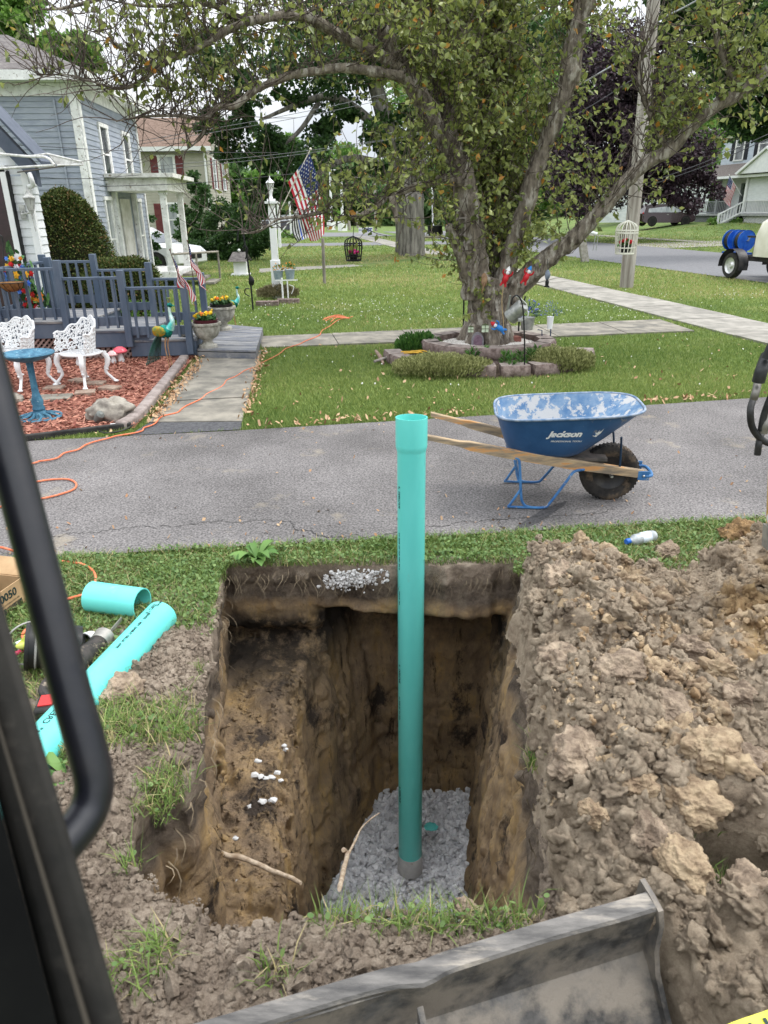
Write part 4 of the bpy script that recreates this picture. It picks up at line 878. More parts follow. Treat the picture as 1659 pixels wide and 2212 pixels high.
for k in range(6):
    a, b = k / 6, (k + 1) / 6 - .012; q = [c4[0] + (c4[3] - c4[0]) * a, c4[1] + (c4[2] - c4[1]) * a, c4[1] + (c4[2] - c4[1]) * b, c4[0] + (c4[3] - c4[0]) * b]; mb.prism([p - (0, 0, .03) for p in q], (0, 0, .03))
stp = part('step', mb, M_deckw, deck, bev=.004)
mb = MB(); mb.bar(c4[0] * .5 + c4[0] * .5 + (0, .02, -.1), c4[1] + (0, .02, -.1), .035, .12); mb.bar(c4[1] + (-.02, .02, -.1), c4[2] + (-.02, 0, -.1), .035, .12); part('step_fascia', mb, M_deckw, stp)

# ================================================================ flags
M_red = mat('flag_red', (.42, .02, .035), rough=.7, trans=.2); M_fwh = mat('flag_white', (.72, .72, .72), rough=.7, trans=.25); M_fbl = mat('flag_navy', (.02, .035, .13), rough=.7, trans=.15)
M_fbk = mat('flag_black', (.012, .012, .014), rough=.7); M_fb2 = mat('flag_blue_line', (.02, .09, .55), rough=.7)
def flag(S, fold=None, tb=False, stars=True, th=.0):
    """S(u,v): u along the stripes 0..1, v across 0 (canton edge) .. 1; returns mesh builder"""
    mb = MB(); nu = 26
    for s_ in range(13):
        vs = np.linspace(s_ / 13, (s_ + 1) / 13, 3); us = np.linspace(0, 1, nu)
        P = np.array([[S(u, v) for v in vs] for u in us]); k = int(nu * .4)
        odd = s_ % 2 == 0
        m1 = (4 if not odd else 1) if tb else (0 if odd else 1)
        if tb: m1 = 3 if odd else 1
        if tb and s_ == 6: m1 = 4
        if s_ < 7: mb.grid(P[:k + 1], 3 if tb else 2); mb.grid(P[k:], m1)
        else: mb.grid(P, m1)
    if stars:
        for r in range(9):
            for c in range(6 if r % 2 == 0 else 5):
                u = (.033 + .066 * c + (0 if r % 2 == 0 else .033)); v = (r + .9) / 9.8 * 7 / 13
                for sg in (-1, 1):
                    e = .01; P0 = np.array(S(u, v)); du = (np.array(S(u + e, v)) - P0) / e; dv = (np.array(S(u, v + e)) - P0) / e
                    nn = np.cross(du, dv); nn = nn / np.linalg.norm(nn); du = unit(du); dv = unit(dv); L = np.linalg.norm(np.array(S(0, 1)) - np.array(S(0, 0)))
                    rr = L * .028; pts = [P0 + nn * .0025 * sg * max(1, L) + (du * math.cos(a) + dv * math.sin(a)) * (rr if q % 2 == 0 else rr * .42) for q, a in enumerate(np.arange(10) * math.pi / 5)]
                    mb.poly(pts, 1)
    return mb
FM = [M_red, M_fwh, M_fbl, M_fbk, M_fb2]
def small_flag(name_label, base, top, size, sway, ph):
    base = np.array(base); top = np.array(top); t = thing('flag', name_label, 'flag', base)
    mb = MB(); mb.tube([base, top], .006, 6); mb.blob(top, .013, 1, 0); part('staff', mb, mat('dark_wood', (.1, .05, .03), rough=.6), t)
    ax = unit(base - top); L = size
    def S(u, v):
        # hanging: hoist along the staff, fly drooping down
        p = top + ax * (.02 + v * L * .5); d = np.array([sway[0], sway[1], -1.]); d = d / np.linalg.norm(d)
        w = .12 * L * math.sin(u * 5 + v * 7 + ph) * u
        return p + d * u * L * .85 + np.array([.25 * v * u * L + w, .6 * w, .05 * L * math.sin(v * 9 + ph) * u - .0])
    part('cloth', flag(S), FM, t, smooth=60); return t
small_flag('small american flag drooping from the front deck post, left of the pair', YP(392, 615, 10.1), YP(367, 540, 10.15), .56, (.25, 0), 0.)
small_flag('small american flag drooping at the back deck post, right of the pair', YP(418, 605, 11.5), YP(405, 520, 11.45), .56, (.2, 0), 1.3)

# ================================================================ gray neighbour house
HC = np.array([-7.05, 19.0]); rB = unit((-.33, 5.35)); FB = Fr((HC[0], HC[1], 0), rB); FA = Fr((HC[0], HC[1], 0), -unit((1, .06)))
# FA: x runs to the left from the corner; flip so the normal faces us
FA = Fr((HC[0] - 9 * 1, HC[1] - .54, 0), (1, .06)); WA = np.linalg.norm([9, .54])
EZ = 4.72; LB = 5.36
gh = thing('house', 'two storey blue grey clapboard house with white trim and small porch', 'house', (-9, 21, 0))
mb = MB(); siding(mb, FA, 0, WA, .1, EZ, .125); siding(mb, FB, 0, LB, .1, EZ, .125); part('wall', mb, M_gray, gh)
mb = MB(); FA.box(mb, WA - .07, EZ / 2, .16, EZ, .03, .016); FB.box(mb, .07, EZ / 2, .16, EZ, .03, .016); FB.box(mb, LB - .05, EZ / 2, .12, EZ, .03, .016); FB.box(mb, LB / 2, EZ - .12, LB, .22, .02, .017); FA.box(mb, WA / 2, EZ - .14, WA, .26, .02, .017)
part('corner_board', mb, M_oldwhite, gh)
# eaves and hipped roof
ov = .42; c0 = FB.p(-ov, 0, ov)[:2]; c1 = FB.p(LB + ov, 0, ov)[:2]; c2 = FA.p(-ov, 0, ov)[:2]; c3 = c2 + (c1 - c0)
P4 = [np.array([*c, EZ]) for c in (c0, c1, c3, c2)]
mb = MB(); mb.prism(P4, (0, 0, .2)); part('eave', mb, M_oldwhite, gh)
up = (P4[0] + P4[1] + P4[2] + P4[3]) / 4; r0 = up * .55 + (P4[0] + P4[1]) / 2 * .45; r1 = up * .55 + (P4[2] + P4[3]) / 2 * .45; r0[2] = r1[2] = EZ + .2 + 1.25
Q = [p + (0, 0, .205) for p in P4]; mb = MB(); mb.poly([Q[0], Q[1], r0]); mb.poly([Q[1], Q[2], r1, r0]); mb.poly([Q[2], Q[3], r1]); mb.poly([Q[3], Q[0], r0, r1]); part('roof', mb, M_shing2, gh)
for xw in (1.75, 3.9): window(gh, FB, xw, 3.35, .62, 1.25, M_oldwhite, M_glass, .09)
window(gh, FB, 1.25, 1.3, .5, 1.9, M_oldwhite, M_glassl, .09); window(gh, FB, 4.35, 1.3, .5, 1.9, M_oldwhite, M_glassl, .09)
mb = MB(); FB.box(mb, 2.8, 1.25, 1.0, 2.1, .04, .02); part('door', mb, mat('pale_door', (.5, .48, .42), (.7, .68, .64), scale=3, rough=.5), gh)
for xp, dp in ((1.75, .12), (3.75, .12)):
    pr = MB(); FB.box(pr, xp, 1.35, .16, 2.2, .12, .02); part('pilaster', pr, M_oldwhite, gh)
# porch
mb = MB(); FB.box(mb, 2.75, .36, 2.6, .14, 1.5, .02); po = part('porch', mb, M_oldwhite, gh)
mb = MB(); FB.box(mb, 2.75, 2.62, 2.75, .3, 1.55, .02); FB.box(mb, 2.75, 2.83, 3.05, .1, 1.75, .02); part('porch_roof', mb, mat('peeling_paint', (.55, .54, .5), (.78, .77, .74), scale=5, c3=(.3, .26, .21), s3=11, t3=(.58, .66), rough=.8), po)
for xp in (1.62, 3.9):
    mb = MB(); FB.box(mb, xp, 1.45, .15, 2.1, .15, 1.3); FB.box(mb, xp, .5, .2, .14, .2, 1.28); FB.box(mb, xp, 2.42, .2, .1, .2, 1.28); part('column', mb, M_oldwhite, po)
mb = MB()
for k in range(3): FB.box(mb, 2.75, .3 - .12 * k, 1.2, .06, .3, 1.55 + .28 * k)
part('porch_steps', mb, M_conc, po)
mb = MB(); mb.tube([FB.p(1.4, .9, 1.5), FB.p(3.4, .85, 2.4), FB.p(3.4, .1, 2.4)], .035, 6); mb.tube([FB.p(2.3, .1, 1.95), FB.p(2.3, .85, 1.95)], .03, 6); part('handrail', mb, mat('weathered_wood', (.2, .18, .15), (.33, .3, .26), scale=8, rough=.9), po)
mb = MB(); FA.box(mb, WA - .5, 2.3, .04, 4.2, .04, .02); FA.box(mb, WA - 1.3, 1.6, .04, 2.6, .03, .02); part('conduit', mb, M_gray, gh)

# ================================================================ beige house
bh_ = thing('house', 'beige sided house with brown shingled roof and maroon shutters', 'house', (-12, 46, 0))
A = YP(300, 325, 44.); B = YP(437, 318, 44.); ez = (A[2] + B[2]) / 2; rz_ = YP(440, 262, 47)[2]
x0, x1 = A[0] - 1.2, B[0] + .1
F3 = Fr((x0, 44.4, 0), (1, 0)); W3 = x1 - x0
mb = MB(); siding(mb, F3, 0, W3, 0, ez, .16); F3b = Fr((x1, 44.4, 0), (0, 1)); siding(mb, F3b, 0, 6, 0, ez, .16); siding(mb, F3b, 0, 6, ez, rz_, .16, lambda z: (3 * (z - ez) / (rz_ - ez), 6 - 3 * (z - ez) / (rz_ - ez))); part('wall', mb, M_beige, bh_)
mb = MB(); mb.prism([(x0 - .3, 44.0, ez - .05), (x0 - .3, 47.4, rz_ + .05), (x0 - .3, 50.8, ez - .05), (x0 - .3, 50.8, ez + .12), (x0 - .3, 47.4, rz_ + .25), (x0 - .3, 44.0, ez + .12)], (W3 + .6, 0, 0)); part('roof', mb, M_shing, bh_)
mb = MB(); mb.box(((x0 + x1) / 2, 43.95, ez), (W3 + .7, .1, .22)); mb.box((x1 - .1, 44.3, ez / 2), (.09, .09, ez)); part('gutter', mb, M_white, bh_)
xw = YP(362, 370, 44.4)[0] - x0; zw = YP(362, 374, 44.4)[2]
window(bh_, F3, xw, zw, .78, 1.65, M_white, M_glassl, .1, M_maroon, .42)
window(bh_, F3, YP(370, 470, 44.4)[0] - x0, YP(370, 475, 44.4)[2], .78, 1.65, M_white, M_glassl, .1, M_maroon, .42)
window(bh_, F3b, 1.6, zw, .7, 1.5, M_white, M_glassl, .1, M_maroon, .4); window(bh_, F3b, 4.2, zw, .7, 1.5, M_white, M_glassl, .1, M_maroon, .4)

# ================================================================ flower bed things
def lace(mb, S, nu, nv, r, g, rose=.028):
    """cast vine pattern over the surface S(u,v)"""
    for i in range(nu):
        for j in range(nv):
            u = (i + .5 + (.5 if j % 2 else 0)) / (nu + .5); v = (j + .5) / nv; u += g.normal(0, .012); v += g.normal(0, .02)
            if not 0 <= u <= 1 or not 0 <= v <= 1.05: continue
            P0 = np.array(S(u, v)); du = unit(np.array(S(min(u + .01, 1.01), v)) - P0); dv = unit(np.array(S(u, v + .01)) - P0)
            k = g.integers(4, 6); a0 = g.uniform(0, 6)
            for q in range(k):
                a = a0 + q * 6.283 / k; d = du * math.cos(a) + dv * math.sin(a); nn = np.cross(du, dv); e = np.cross(nn, d)
                c = P0 + d * rose * .6
                mb.prism([c - d * rose * .5, c + e * rose * .33, c + d * rose * .62, c - e * rose * .33], nn * .008)
            if i < nu - 1: mb.tube([S(u, v), S(min(1, u + .5 / nu), min(1.02, v + .4 / nv)), S(min(1, u + 1 / nu), v)], r, 5, 3, False)
            if j < nv - 1: mb.tube([S(u, v), S(max(0, u - .3 / nu), min(1.02, v + .5 / nv)), S(u, min(1.02, v + 1 / nv))], r, 5, 3, False)
M_cast = mat('white_cast_metal', (.72, .73, .74), (.8, .8, .8), scale=20, rough=.35)
gg = np.random.default_rng(11)
def garden_seat(name, w, label, cat, loc, rz):
    t = thing(name, label, cat, (0, 0, 0)); dp = .42; sz = .40
    mb = MB()
    def back(u, v): # curved shell with scalloped top
        a = (u - .5) * math.pi * .95; x = w / 2 * math.sin(a) / math.sin(math.pi * .475); y = dp * .5 * (1 - 2 * (1 - math.cos(a)) ** 1.0) ; hh_ = .40 * (.55 + .45 * math.cos(a) ** 2) + .02 * math.sin(u * 40)
        return (x * (1 + .06 * v), y + .06 * v - .03, sz + .02 + v * hh_)
    lace(mb, back, int(14 * w / .45), 6, .008, gg)
    mb.tube([back(u, 1.0) for u in np.linspace(0, 1, 24)], .012, 6, 2); part('backrest', mb, M_cast, t)
    mb = MB()
    def seat(u, v): return ((u - .5) * w * (1 - .0 * v), (v - .5) * dp, sz + .0)
    lace(mb, seat, int(9 * w / .45), 7, .007, gg, .03)
    ring = [(w / 2 * math.cos(a) * 1.02, dp / 2 * math.sin(a) * 1.1, sz) for a in np.linspace(0, 6.283, 33)[:-1]]; 
    if w < .6: mb.tube(ring, .014, 6, closed=True)
    else: mb.tube([(-w / 2, -dp / 2, sz), (w / 2, -dp / 2, sz), (w / 2, dp / 2, sz), (-w / 2, dp / 2, sz)], .014, 6, closed=True)
    part('seat', mb, M_cast, t)
    for sx in (-1, 1):
        for sy in (-1, 1):
            x, y = sx * w * .4, sy * dp * .42; mb = MB()
            pts = [(x, y, sz), (x + sx * .03, y + sy * .03, sz * .75), (x + sx * .0, y + sy * .0, sz * .4), (x + sx * .02, y + sy * .02, .1), (x + sx * .07, y + sy * .07, .02)]
            mb.tube(pts, [.034, .036, .022, .016, .02], 8, 4, noise=.3, nsc=30); mb.blob((x + sx * .075, y + sy * .075, .018), .03, 1, .1, sq=(1.2, 1, .6))
            for q in range(6):
                zz = sz * (.45 + .09 * q); mb.blob((x + sx * .02, y + sy * .02 - .012, zz), .022, 1, .4, seed=q, sq=(1, .6, 1))
            part('leg', mb, M_cast, t)
    t.location = loc; t.rotation_euler = (0, 0, rz); t.scale = (.92,) * 3; return t
garden_seat('garden_chair', .5, 'white cast metal lace patterned chair standing on bricks in the red mulch', 'chair', (*G(188, 838)[:2], .05), rad(-28))
garden_seat('garden_bench', 1.0, 'white cast metal lace patterned bench partly hidden behind the blue birdbath', 'bench', (*G(48, 838)[:2], .05), rad(-38))
for k, (px, py, lb) in enumerate([(172, 826, 'left rear'), (207, 832, 'right rear'), (185, 852, 'front left'), (238, 842, 'front right'), (118, 842, 'bench')]):
    p = G(px, py, .02); mb = MB().box((p[0], p[1], .035), (.22, .16, .05), rz=.3 * (k % 3 - 1)); solo('brick_paver', mb, mat('tan_paver', (.26, .18, .14), (.36, .28, .22), scale=12, rough=.9, bump=.3), 'tan brick under the %s foot of the white garden seat' % lb if lb != 'bench' else 'tan brick under the foot of the white garden bench', 'brick', group='bricks under the garden seats', bev=.006)
p = G(112, 862, .02); solo('stepping_stone', MB().box((p[0], p[1], .03), (.42, .25, .04), rz=.15), M_conc, 'grey concrete stepping stone in the mulch beside the birdbath', 'stepping stone', bev=.008)
p = G(25, 868, .02); solo('field_rock', MB().blob((p[0], p[1], .05), .13, 3, .4, sq=(1, .8, .6), seed=4), M_stone, 'low grey rock beside the stepping stone in the mulch', 'rock', smooth=60)
# birdbath
bp = G(88, 903, .02); t = thing('birdbath', 'blue birdbath on a fluted pedestal with openwork foot in the mulch', 'birdbath', (bp[0], bp[1], .02))
M_bb = mat('birdbath_blue', (.025, .1, .17), (.07, .2, .29), scale=14, rough=.6, c3=(.2, .33, .4), s3=30, t3=(.6, .66), bump=.3)
o = (bp[0], bp[1], .02)
part('pedestal', MB().lathe([(.0, 0), (.1, .01), (.07, .05), (.055, .08), (.062, .1), (.05, .13), (.058, .17), (.045, .22), (.034, .26), (.03, .4), (.034, .56), (.05, .58), (.0, .59)], o, 24, flute=.05, nf=8), M_bb, t)
part('bowl', MB().lathe([(0, .57), (.08, .575), (.17, .60), (.235, .635), (.25, .65), (.245, .66), (.225, .65), (.15, .62), (0, .605)], o, 40), M_bb, t)
mb = MB(); mb.tube([(o[0] + .2 * math.cos(a), o[1] + .2 * math.sin(a), .035) for a in np.linspace(0, 6.283, 33)[:-1]], .014, 6, closed=True)
for k in range(10):
    a = k * .628; mb.tube([(o[0] + .07 * math.cos(a), o[1] + .07 * math.sin(a), .08), (o[0] + .13 * math.cos(a + .2), o[1] + .13 * math.sin(a + .2), .055), (o[0] + .2 * math.cos(a), o[1] + .2 * math.sin(a), .035)], .013, 6, 3)
part('foot', mb, M_bb, t)
# rock, path light, edging
p = G(243, 905, .02); solo('boulder', MB().blob((p[0], p[1], .09), .19, 3, .45, 1.7, sq=(1.15, .8, .75), seed=9), M_stone, 'rounded grey boulder at the front corner of the mulch bed', 'boulder', smooth=60)
p = G(210, 912, .02); R_ = _rm(-.9, 'x') ; mb = MB().lathe([(0, 0), (.035, 0), (.045, .05), (.04, .13), (.015, .15), (0, .15)], (p[0], p[1], .03), 16, R=np.array(Matrix.Rotation(.7, 3, 'Y') @ Matrix.Rotation(.5, 3, 'X'))); solo('garden_spotlight', mb, mat('dull_grey', (.14, .15, .14), rough=.5), 'small grey garden spotlight leaning against the boulder', 'spotlight')
p = G(262, 935 - 18, .02); solo('white_tag', MB().box((p[0], p[1] - .1, .05), (.13, .05, .012), rz=.2), M_white, 'flat white plastic tag in the mulch below the boulder', 'tag')
cb = [G(400, 780), G(350, 845), G(310, 895), G(285, 918), G(262, 930)]
for k in range(4):
    a, b = cb[k], cb[k + 1]; mb = MB(); mb.bar(a + (0, 0, .045), b + (0, 0, .045), .12, .09)
    v = mb.v[0]; solo('edging_stone', mb, mat('edging_concrete', (.2, .165, .15), (.32, .27, .25), scale=9, rough=.95, bump=.7), ['rearmost', 'second from the rear', 'third from the rear', 'foremost'][k] + ' length of brown concrete edging between mulch and front walk', 'edging', group='edging stones of the mulch bed', bev=.02)
mb = MB(); mb.bar(G(285, 927) + (0, 0, .04), G(40, 957) + (0, 0, .04), .05, .06); mb.bar(G(40, 957) + (0, 0, .04), G(-300, 985) + (0, 0, .04), .05, .06); solo('landscape_edging', mb, M_rubber, 'black plastic lawn edging along the driveway side of the mulch bed', 'edging', bev=.01)
mb = MB(); mb.tube([G(205, 925, .03), G(225, 935, .03), G(260, 931, .04), G(285, 920, .04)], .008, 6, 4); solo('black_hose', mb, M_rubber, 'thin black tube lying in the mulch by the boulder', 'hose')
# toadstools
def toad(px, py, s, col, lb):
    p = G(px, py, .02); t = thing('toadstool', lb, 'garden ornament', (p[0], p[1], .02), group='pink toadstool ornaments'); o = (p[0], p[1], .02)
    part('stem', MB().lathe([(0, 0), (.035 * s, 0), (.045 * s, .03), (.03 * s, .1 * s), (.02 * s, .15 * s), (0, .15 * s)], o, 14), M_white, t)
    part('cap', MB().lathe([(0, .145 * s), (.09 * s, .14 * s), (.1 * s, .155 * s), (.08 * s, .19 * s), (.04 * s, .215 * s), (0, .22 * s)], o, 20), mat('cap_' + col, (.7, .1, .14) if col == 'pink' else (.75, .45, .44), rough=.35, coat=.3), t)
toad(303 - 40, 783, 1., 'pink', 'pink capped toadstool ornament before the lattice, right of the white chair'); toad(172 - 0, 790, .95, 'pale', 'pale pink toadstool ornament just left of the white chair'); toad(247, 785, .8, 'pale', 'faded toadstool ornament behind the white chair leg')
# peacocks
M_pe = mat('peacock_green', (.005, .09, .08), (.01, .26, .2), scale=10, rough=.25, metal=.6); M_pg = mat('peacock_gold', (.5, .3, .02), (.1, .25, .08), scale=22, rough=.3, metal=.5); M_pw = mat('peacock_cyan', (.1, .55, .5), (.75, .85, .82), scale=7, rough=.25, metal=.4)
def peacock(lb, loc, s, rz):
    t = thing('peacock_ornament', lb, 'garden ornament', (0, 0, 0), group='metal peacock ornaments')
    part('body', MB().blob((0, 0, .52), .1, 3, .08, sq=(1.2, .7, .95), seed=2), M_pe, t)
    part('wing', MB().blob((-.05, -.07, .53), .085, 2, .2, sq=(1.25, .35, .9), seed=3), M_pg, t); part('wing', MB().blob((-.05, .07, .53), .085, 2, .2, sq=(1.25, .35, .9), seed=4), M_pg, t)
    part('neck', MB().tube([(.09, 0, .56), (.14, 0, .66), (.12, 0, .76), (.12, 0, .86)], [.06, .035, .022, .02], 12, 4), M_pw, t)
    hd = MB().blob((.13, 0, .88), .034, 2, .05, sq=(1.2, .8, 1)); hd.tube([(.155, 0, .88), (.21, 0, .87)], [.014, .002], 8); h_o = part('head', hd, M_pe, t)
    cr_ = MB()
    for a in (-.5, -.2, .1, .4): cr_.tube([(.12, 0, .905), (.12 - a * .06, 0, .97)], .003, 4); cr_.blob((.12 - a * .06, 0, .972), .009, 1, 0)
    part('crest', cr_, M_pg, h_o)
    tl = MB()
    for q in range(9):
        a = (q - 4) * .1; tl.tube([(-.09, a * .1, .48), (-.16, a * .3, .33), (-.2 - .01 * q, a * .6, .1)], [.012, .009, .006], 6, 4); tl.blob((-.2 - .01 * q, a * .6, .1), .018, 1, .2, sq=(.6, .5, 1.2))
    part('tail', tl, mat('dark_tail', (.01, .04, .035), (.02, .09, .07), scale=12, rough=.4), t)
    for sy in (-1, 1):
        part('leg', MB().tube([(.03, sy * .035, .45), (.0, sy * .035, .3), (.03, sy * .035, .02)], [.014, .008, .007], 8, 3).tube([(-.02, sy * .035, .01), (.09, sy * .035, .01)], .006, 6), mat('rusty_leg', (.3, .16, .08), (.4, .25, .14), scale=10, rough=.7), t)
    t.location = loc; t.rotation_euler = (0, 0, rz); t.scale = (s,) * 3; return t
pp = G(345, 800, .02); peacock('metal peacock ornament standing in the mulch by the deck steps', (pp[0] + .1, pp[1] + .1, .02), .93, rad(-15))
pp = G(492, 712, .0); peacock('metal peacock ornament peeking out behind the rear stone urn', (pp[0] + .08, pp[1] + .25, .0), .78, rad(5))
# urns with marigolds
def urn(lb, loc, s):
    t = thing('planter', lb, 'planter', loc, group='stone urns with marigolds'); o = np.array(loc)
    M_u = mat('cast_stone', (.25, .24, .2), (.52, .5, .44), scale=9, detail=10, rough=.95, bump=.6)
    part('urn', MB().lathe(np.array([(0, 0), (.13, 0), (.13, .04), (.09, .05), (.065, .09), (.075, .11), (.14, .15), (.18, .22), (.195, .29), (.19, .31), (.215, .32), (.215, .35), (.18, .35), (.16, .3), (0, .28)]) * s, o, 48, flute=.035, nf=12), M_u, t, smooth=60)
    part('pot', MB().lathe(np.array([(0, .34), (.16, .34), (.175, .39), (.18, .395), (.16, .39), (0, .37)]) * s, o, 28), mat('plum_pot', (.1, .02, .03), rough=.4) if s < 1.02 else M_rubber, t)
    n = 260; g = np.random.default_rng(int(loc[0] * 99) & 999); a = g.uniform(0, 6.28, n); r = .15 * np.sqrt(g.random(n)) * s
    mb = leaflets(o[0] + r * np.cos(a), o[1] + r * np.sin(a), o[2] + (.38 + .07 * g.random(n)) * s, .017, 3, .8); fo = part('foliage', mb, mat('marigold_leaves', (.015, .06, .015), (.05, .13, .03), attr=True, lo=0, hi=1, rough=.6), t, smooth=None)
    for (dx, dy, m_, zz) in ((-.12, -.06, 0, .45), (-.05, -.03, 1, .46), (.03, -.06, 0, .47), (.1, -.05, 0, .49), (.02, .06, 1, .47), (-.09, .05, 0, .46)):
        c = o + np.array([dx, dy, zz]) * s; mb = MB(); mb.blobs(np.repeat([c], 14, 0) + g.normal(0, .012, (14, 3)), .014, 1, .3, seed=5); part('blossom', mb, mat('marigold_yellow', (.85, .55, .02), rough=.6) if m_ == 0 else mat('marigold_orange', (.8, .22, .02), rough=.6), fo)
urn('front stone urn of yellow marigolds on the low deck step', (*G(450, 750, .14)[:2], .14), 1.0); urn('rear stone urn of yellow marigolds in a black pot on the deck step', (*G(483, 712, .14)[:2], .14), 1.06)
p = G(408, 770, .0); mb = MB(); R_ = 0.17; mb.prism([(p[0] + R_ * math.cos(a), p[1], .09 + .25 * math.sin(a)) for a in np.linspace(0, math.pi, 20)] , (0, .07, 0)); 
for rr in (.05, .085, .12): mb.tube([(p[0] + rr * math.cos(a), p[1] - .004, .17 + rr * math.sin(a) * 1.1) for a in np.linspace(0, 6.283, 25)[:-1]], .009, 5, closed=True)
for a in np.linspace(0, math.pi, 9): mb.tube([(p[0] + .12 * math.cos(a), p[1] - .003, .13 + .16 * math.sin(a)), (p[0] + .155 * math.cos(a), p[1] - .003, .12 + .2 * math.sin(a))], .008, 5)
mb.box((p[0] + .05, p[1] - .0, .045), (.42, .2, .08)); solo('carved_stone', mb, mat('carved_grey', (.16, .15, .13), (.3, .28, .25), scale=10, rough=.95, bump=.6), 'half round carved grey stone at the foot of the deck steps', 'garden ornament')
# flower bouquets and basket on the deck
M_fl = [mat('silk_' + n_, c_, c2_, scale=30, rough=.6) for n_, c_, c2_ in (('red', (.45, .01, .02), (.7, .04, .04)), ('orange', (.8, .2, .02), (.9, .4, .05)), ('blue', (.03, .12, .6), (.2, .4, .85)), ('white', (.75, .73, .78), (.85, .8, .85)), ('gold', (.85, .42, .02), (.9, .6, .08)), ('leaf', (.03, .1, .03), (.12, .24, .08)))]
def bouquet(lb, c, rx, rz, nf, seed, base):
    g = np.random.default_rng(seed); t = thing('bouquet', lb, 'flowers', base)
    lv = MB(); n = 90; q = np.array(c) + g.normal(0, .5, (n, 3)) * np.array([rx, .1, rz])
    m2 = leaflets(q[:, 0], q[:, 1] + .02, q[:, 2], .034, seed, 1.6); part('greenery', m2, M_fl[5], t, smooth=None)
    for k in range(nf):
        a = g.uniform(0, 6.28); r = math.sqrt(g.random()); p = np.array(c) + np.array([rx * r * math.cos(a), g.uniform(-.09, .03), rz * r * math.sin(a)]); mb = MB(); mi = [0, 0, 1, 2, 3, 4, 0, 2][g.integers(8)]; s = g.uniform(.03, .055)
        for ring, (rr, tl) in enumerate(((1, .25), (.62, .8), (.3, 1.5))):
            for j in range(6):
                b = j * 1.047 + ring * .5; d = np.array([math.cos(b), -.25 * tl, math.sin(b)]); e = np.array([-math.sin(b), 0, math.cos(b)]); cc = p + (0, -.01 * ring, 0)
                mb.poly([cc, cc + (d * .6 + e * .42) * s * rr, cc + d * 1.15 * s * rr, cc + (d * .6 - e * .42) * s * rr])
        mb.blob(p + (0, -.012, 0), s * .28, 1, .2); part('blossom', mb, M_fl[mi], t, smooth=60)
    part('vase', MB().lathe([(0, 0), (.09, 0), (.11, .04), (.1, .07), (0, .07)], (base[0], base[1], base[2]), 16), M_conc2, t)
c = YP(38, 590, 10.55); bouquet('tall bouquet of red, orange and blue silk flowers behind the deck railing', c, .19, .26, 30, 5, (c[0], c[1], .56))
c = YP(78, 655, 10.6); bouquet('lower bouquet of red and golden silk flowers on the deck floor', c, .16, .17, 24, 8, (c[0], c[1], .56))
c = YP(24, 610, 9.8); t = thing('hanging_basket', 'round coco lined wire basket hanging before the deck railing', 'basket', c)
part('liner', MB().lathe([(0, -.12), (.07, -.11), (.13, -.06), (.16, 0), (.15, 0), (.12, -.05), (0, -.09)], c, 24), mat('coco_liner', (.2, .1, .035), (.32, .17, .07), scale=30, rough=.95, bump=.7), t)
mb = MB()
for k in range(10):
    a = k * .628; mb.tube([(c[0] + r * math.cos(a + s), c[1] + r * math.sin(a + s), c[2] + z) for r, z, s in ((.163, 0, 0), (.138, -.06, .2), (.075, -.115, .4))], .0035, 4)
mb.tube([(c[0] + .163 * math.cos(a), c[1] + .163 * math.sin(a), c[2]) for a in np.linspace(0, 6.283, 25)[:-1]], .005, 4, closed=True)
for k in range(3): a = k * 2.09 + .4; mb.tube([(c[0] + .16 * math.cos(a), c[1] + .16 * math.sin(a), c[2]), (c[0], c[1], c[2] + .5)], .003, 4)
mb.tube([(c[0], c[1], c[2] + .5), (c[0] - .02, c[1], c[2] + .58), (c[0] - .3, c[1], c[2] + .62), (c[0] - .42, c[1], c[2] + .4), (c[0] - .42, c[1], 0)], .009, 6, 4)
part('wire_frame', mb, M_black, t)
# ================================================================ trees
M_bark = mat('tree_bark', (.09, .072, .058), (.36, .31, .25), scale=16, detail=12, rough=.95, bump=1, bscale=26, stretch=(1, 1, .32), bdist=.05, lo=.35, hi=.66, c3=(.5, .46, .4), s3=11, t3=(.52, .62))
M_bark2 = mat('grey_furrowed_bark', (.085, .078, .07), (.29, .27, .235), scale=9, detail=12, rough=.95, bump=1, bscale=14, stretch=(1, 1, .12), bdist=.06, lo=.36, hi=.6)
M_leafA = mat('apple_leaves', (.115, .155, .04), (.34, .38, .11), rough=.4, attr=True, lo=0, hi=.9, c3=(.55, .26, .05), t3=(.965, .985), trans=.42, spec=.5)
M_leafB = mat('maple_leaves', (.02, .05, .016), (.07, .14, .035), rough=.5, attr=True, lo=0, hi=1, trans=.35)
M_leafC = mat('dark_maroon_leaves', (.018, .012, .016), (.075, .045, .06), rough=.5, attr=True, lo=0, hi=1, trans=.15)
M_leafD = mat('bright_green_leaves', (.08, .17, .035), (.22, .38, .08), rough=.5, attr=True, lo=0, hi=1, trans=.4)
M_leafE = mat('far_tree_leaves', (.05, .11, .04), (.15, .25, .08), rough=.6, attr=True, lo=0, hi=1, trans=.3)
M_leafY = mat('yew_needles', (.03, .055, .012), (.12, .15, .035), rough=.7, attr=True, lo=0, hi=.85, c3=(.26, .16, .07), t3=(.86, .95))
M_leafS = mat('shrub_leaves', (.025, .065, .018), (.09, .18, .05), rough=.5, attr=True, lo=0, hi=1, trans=.25)
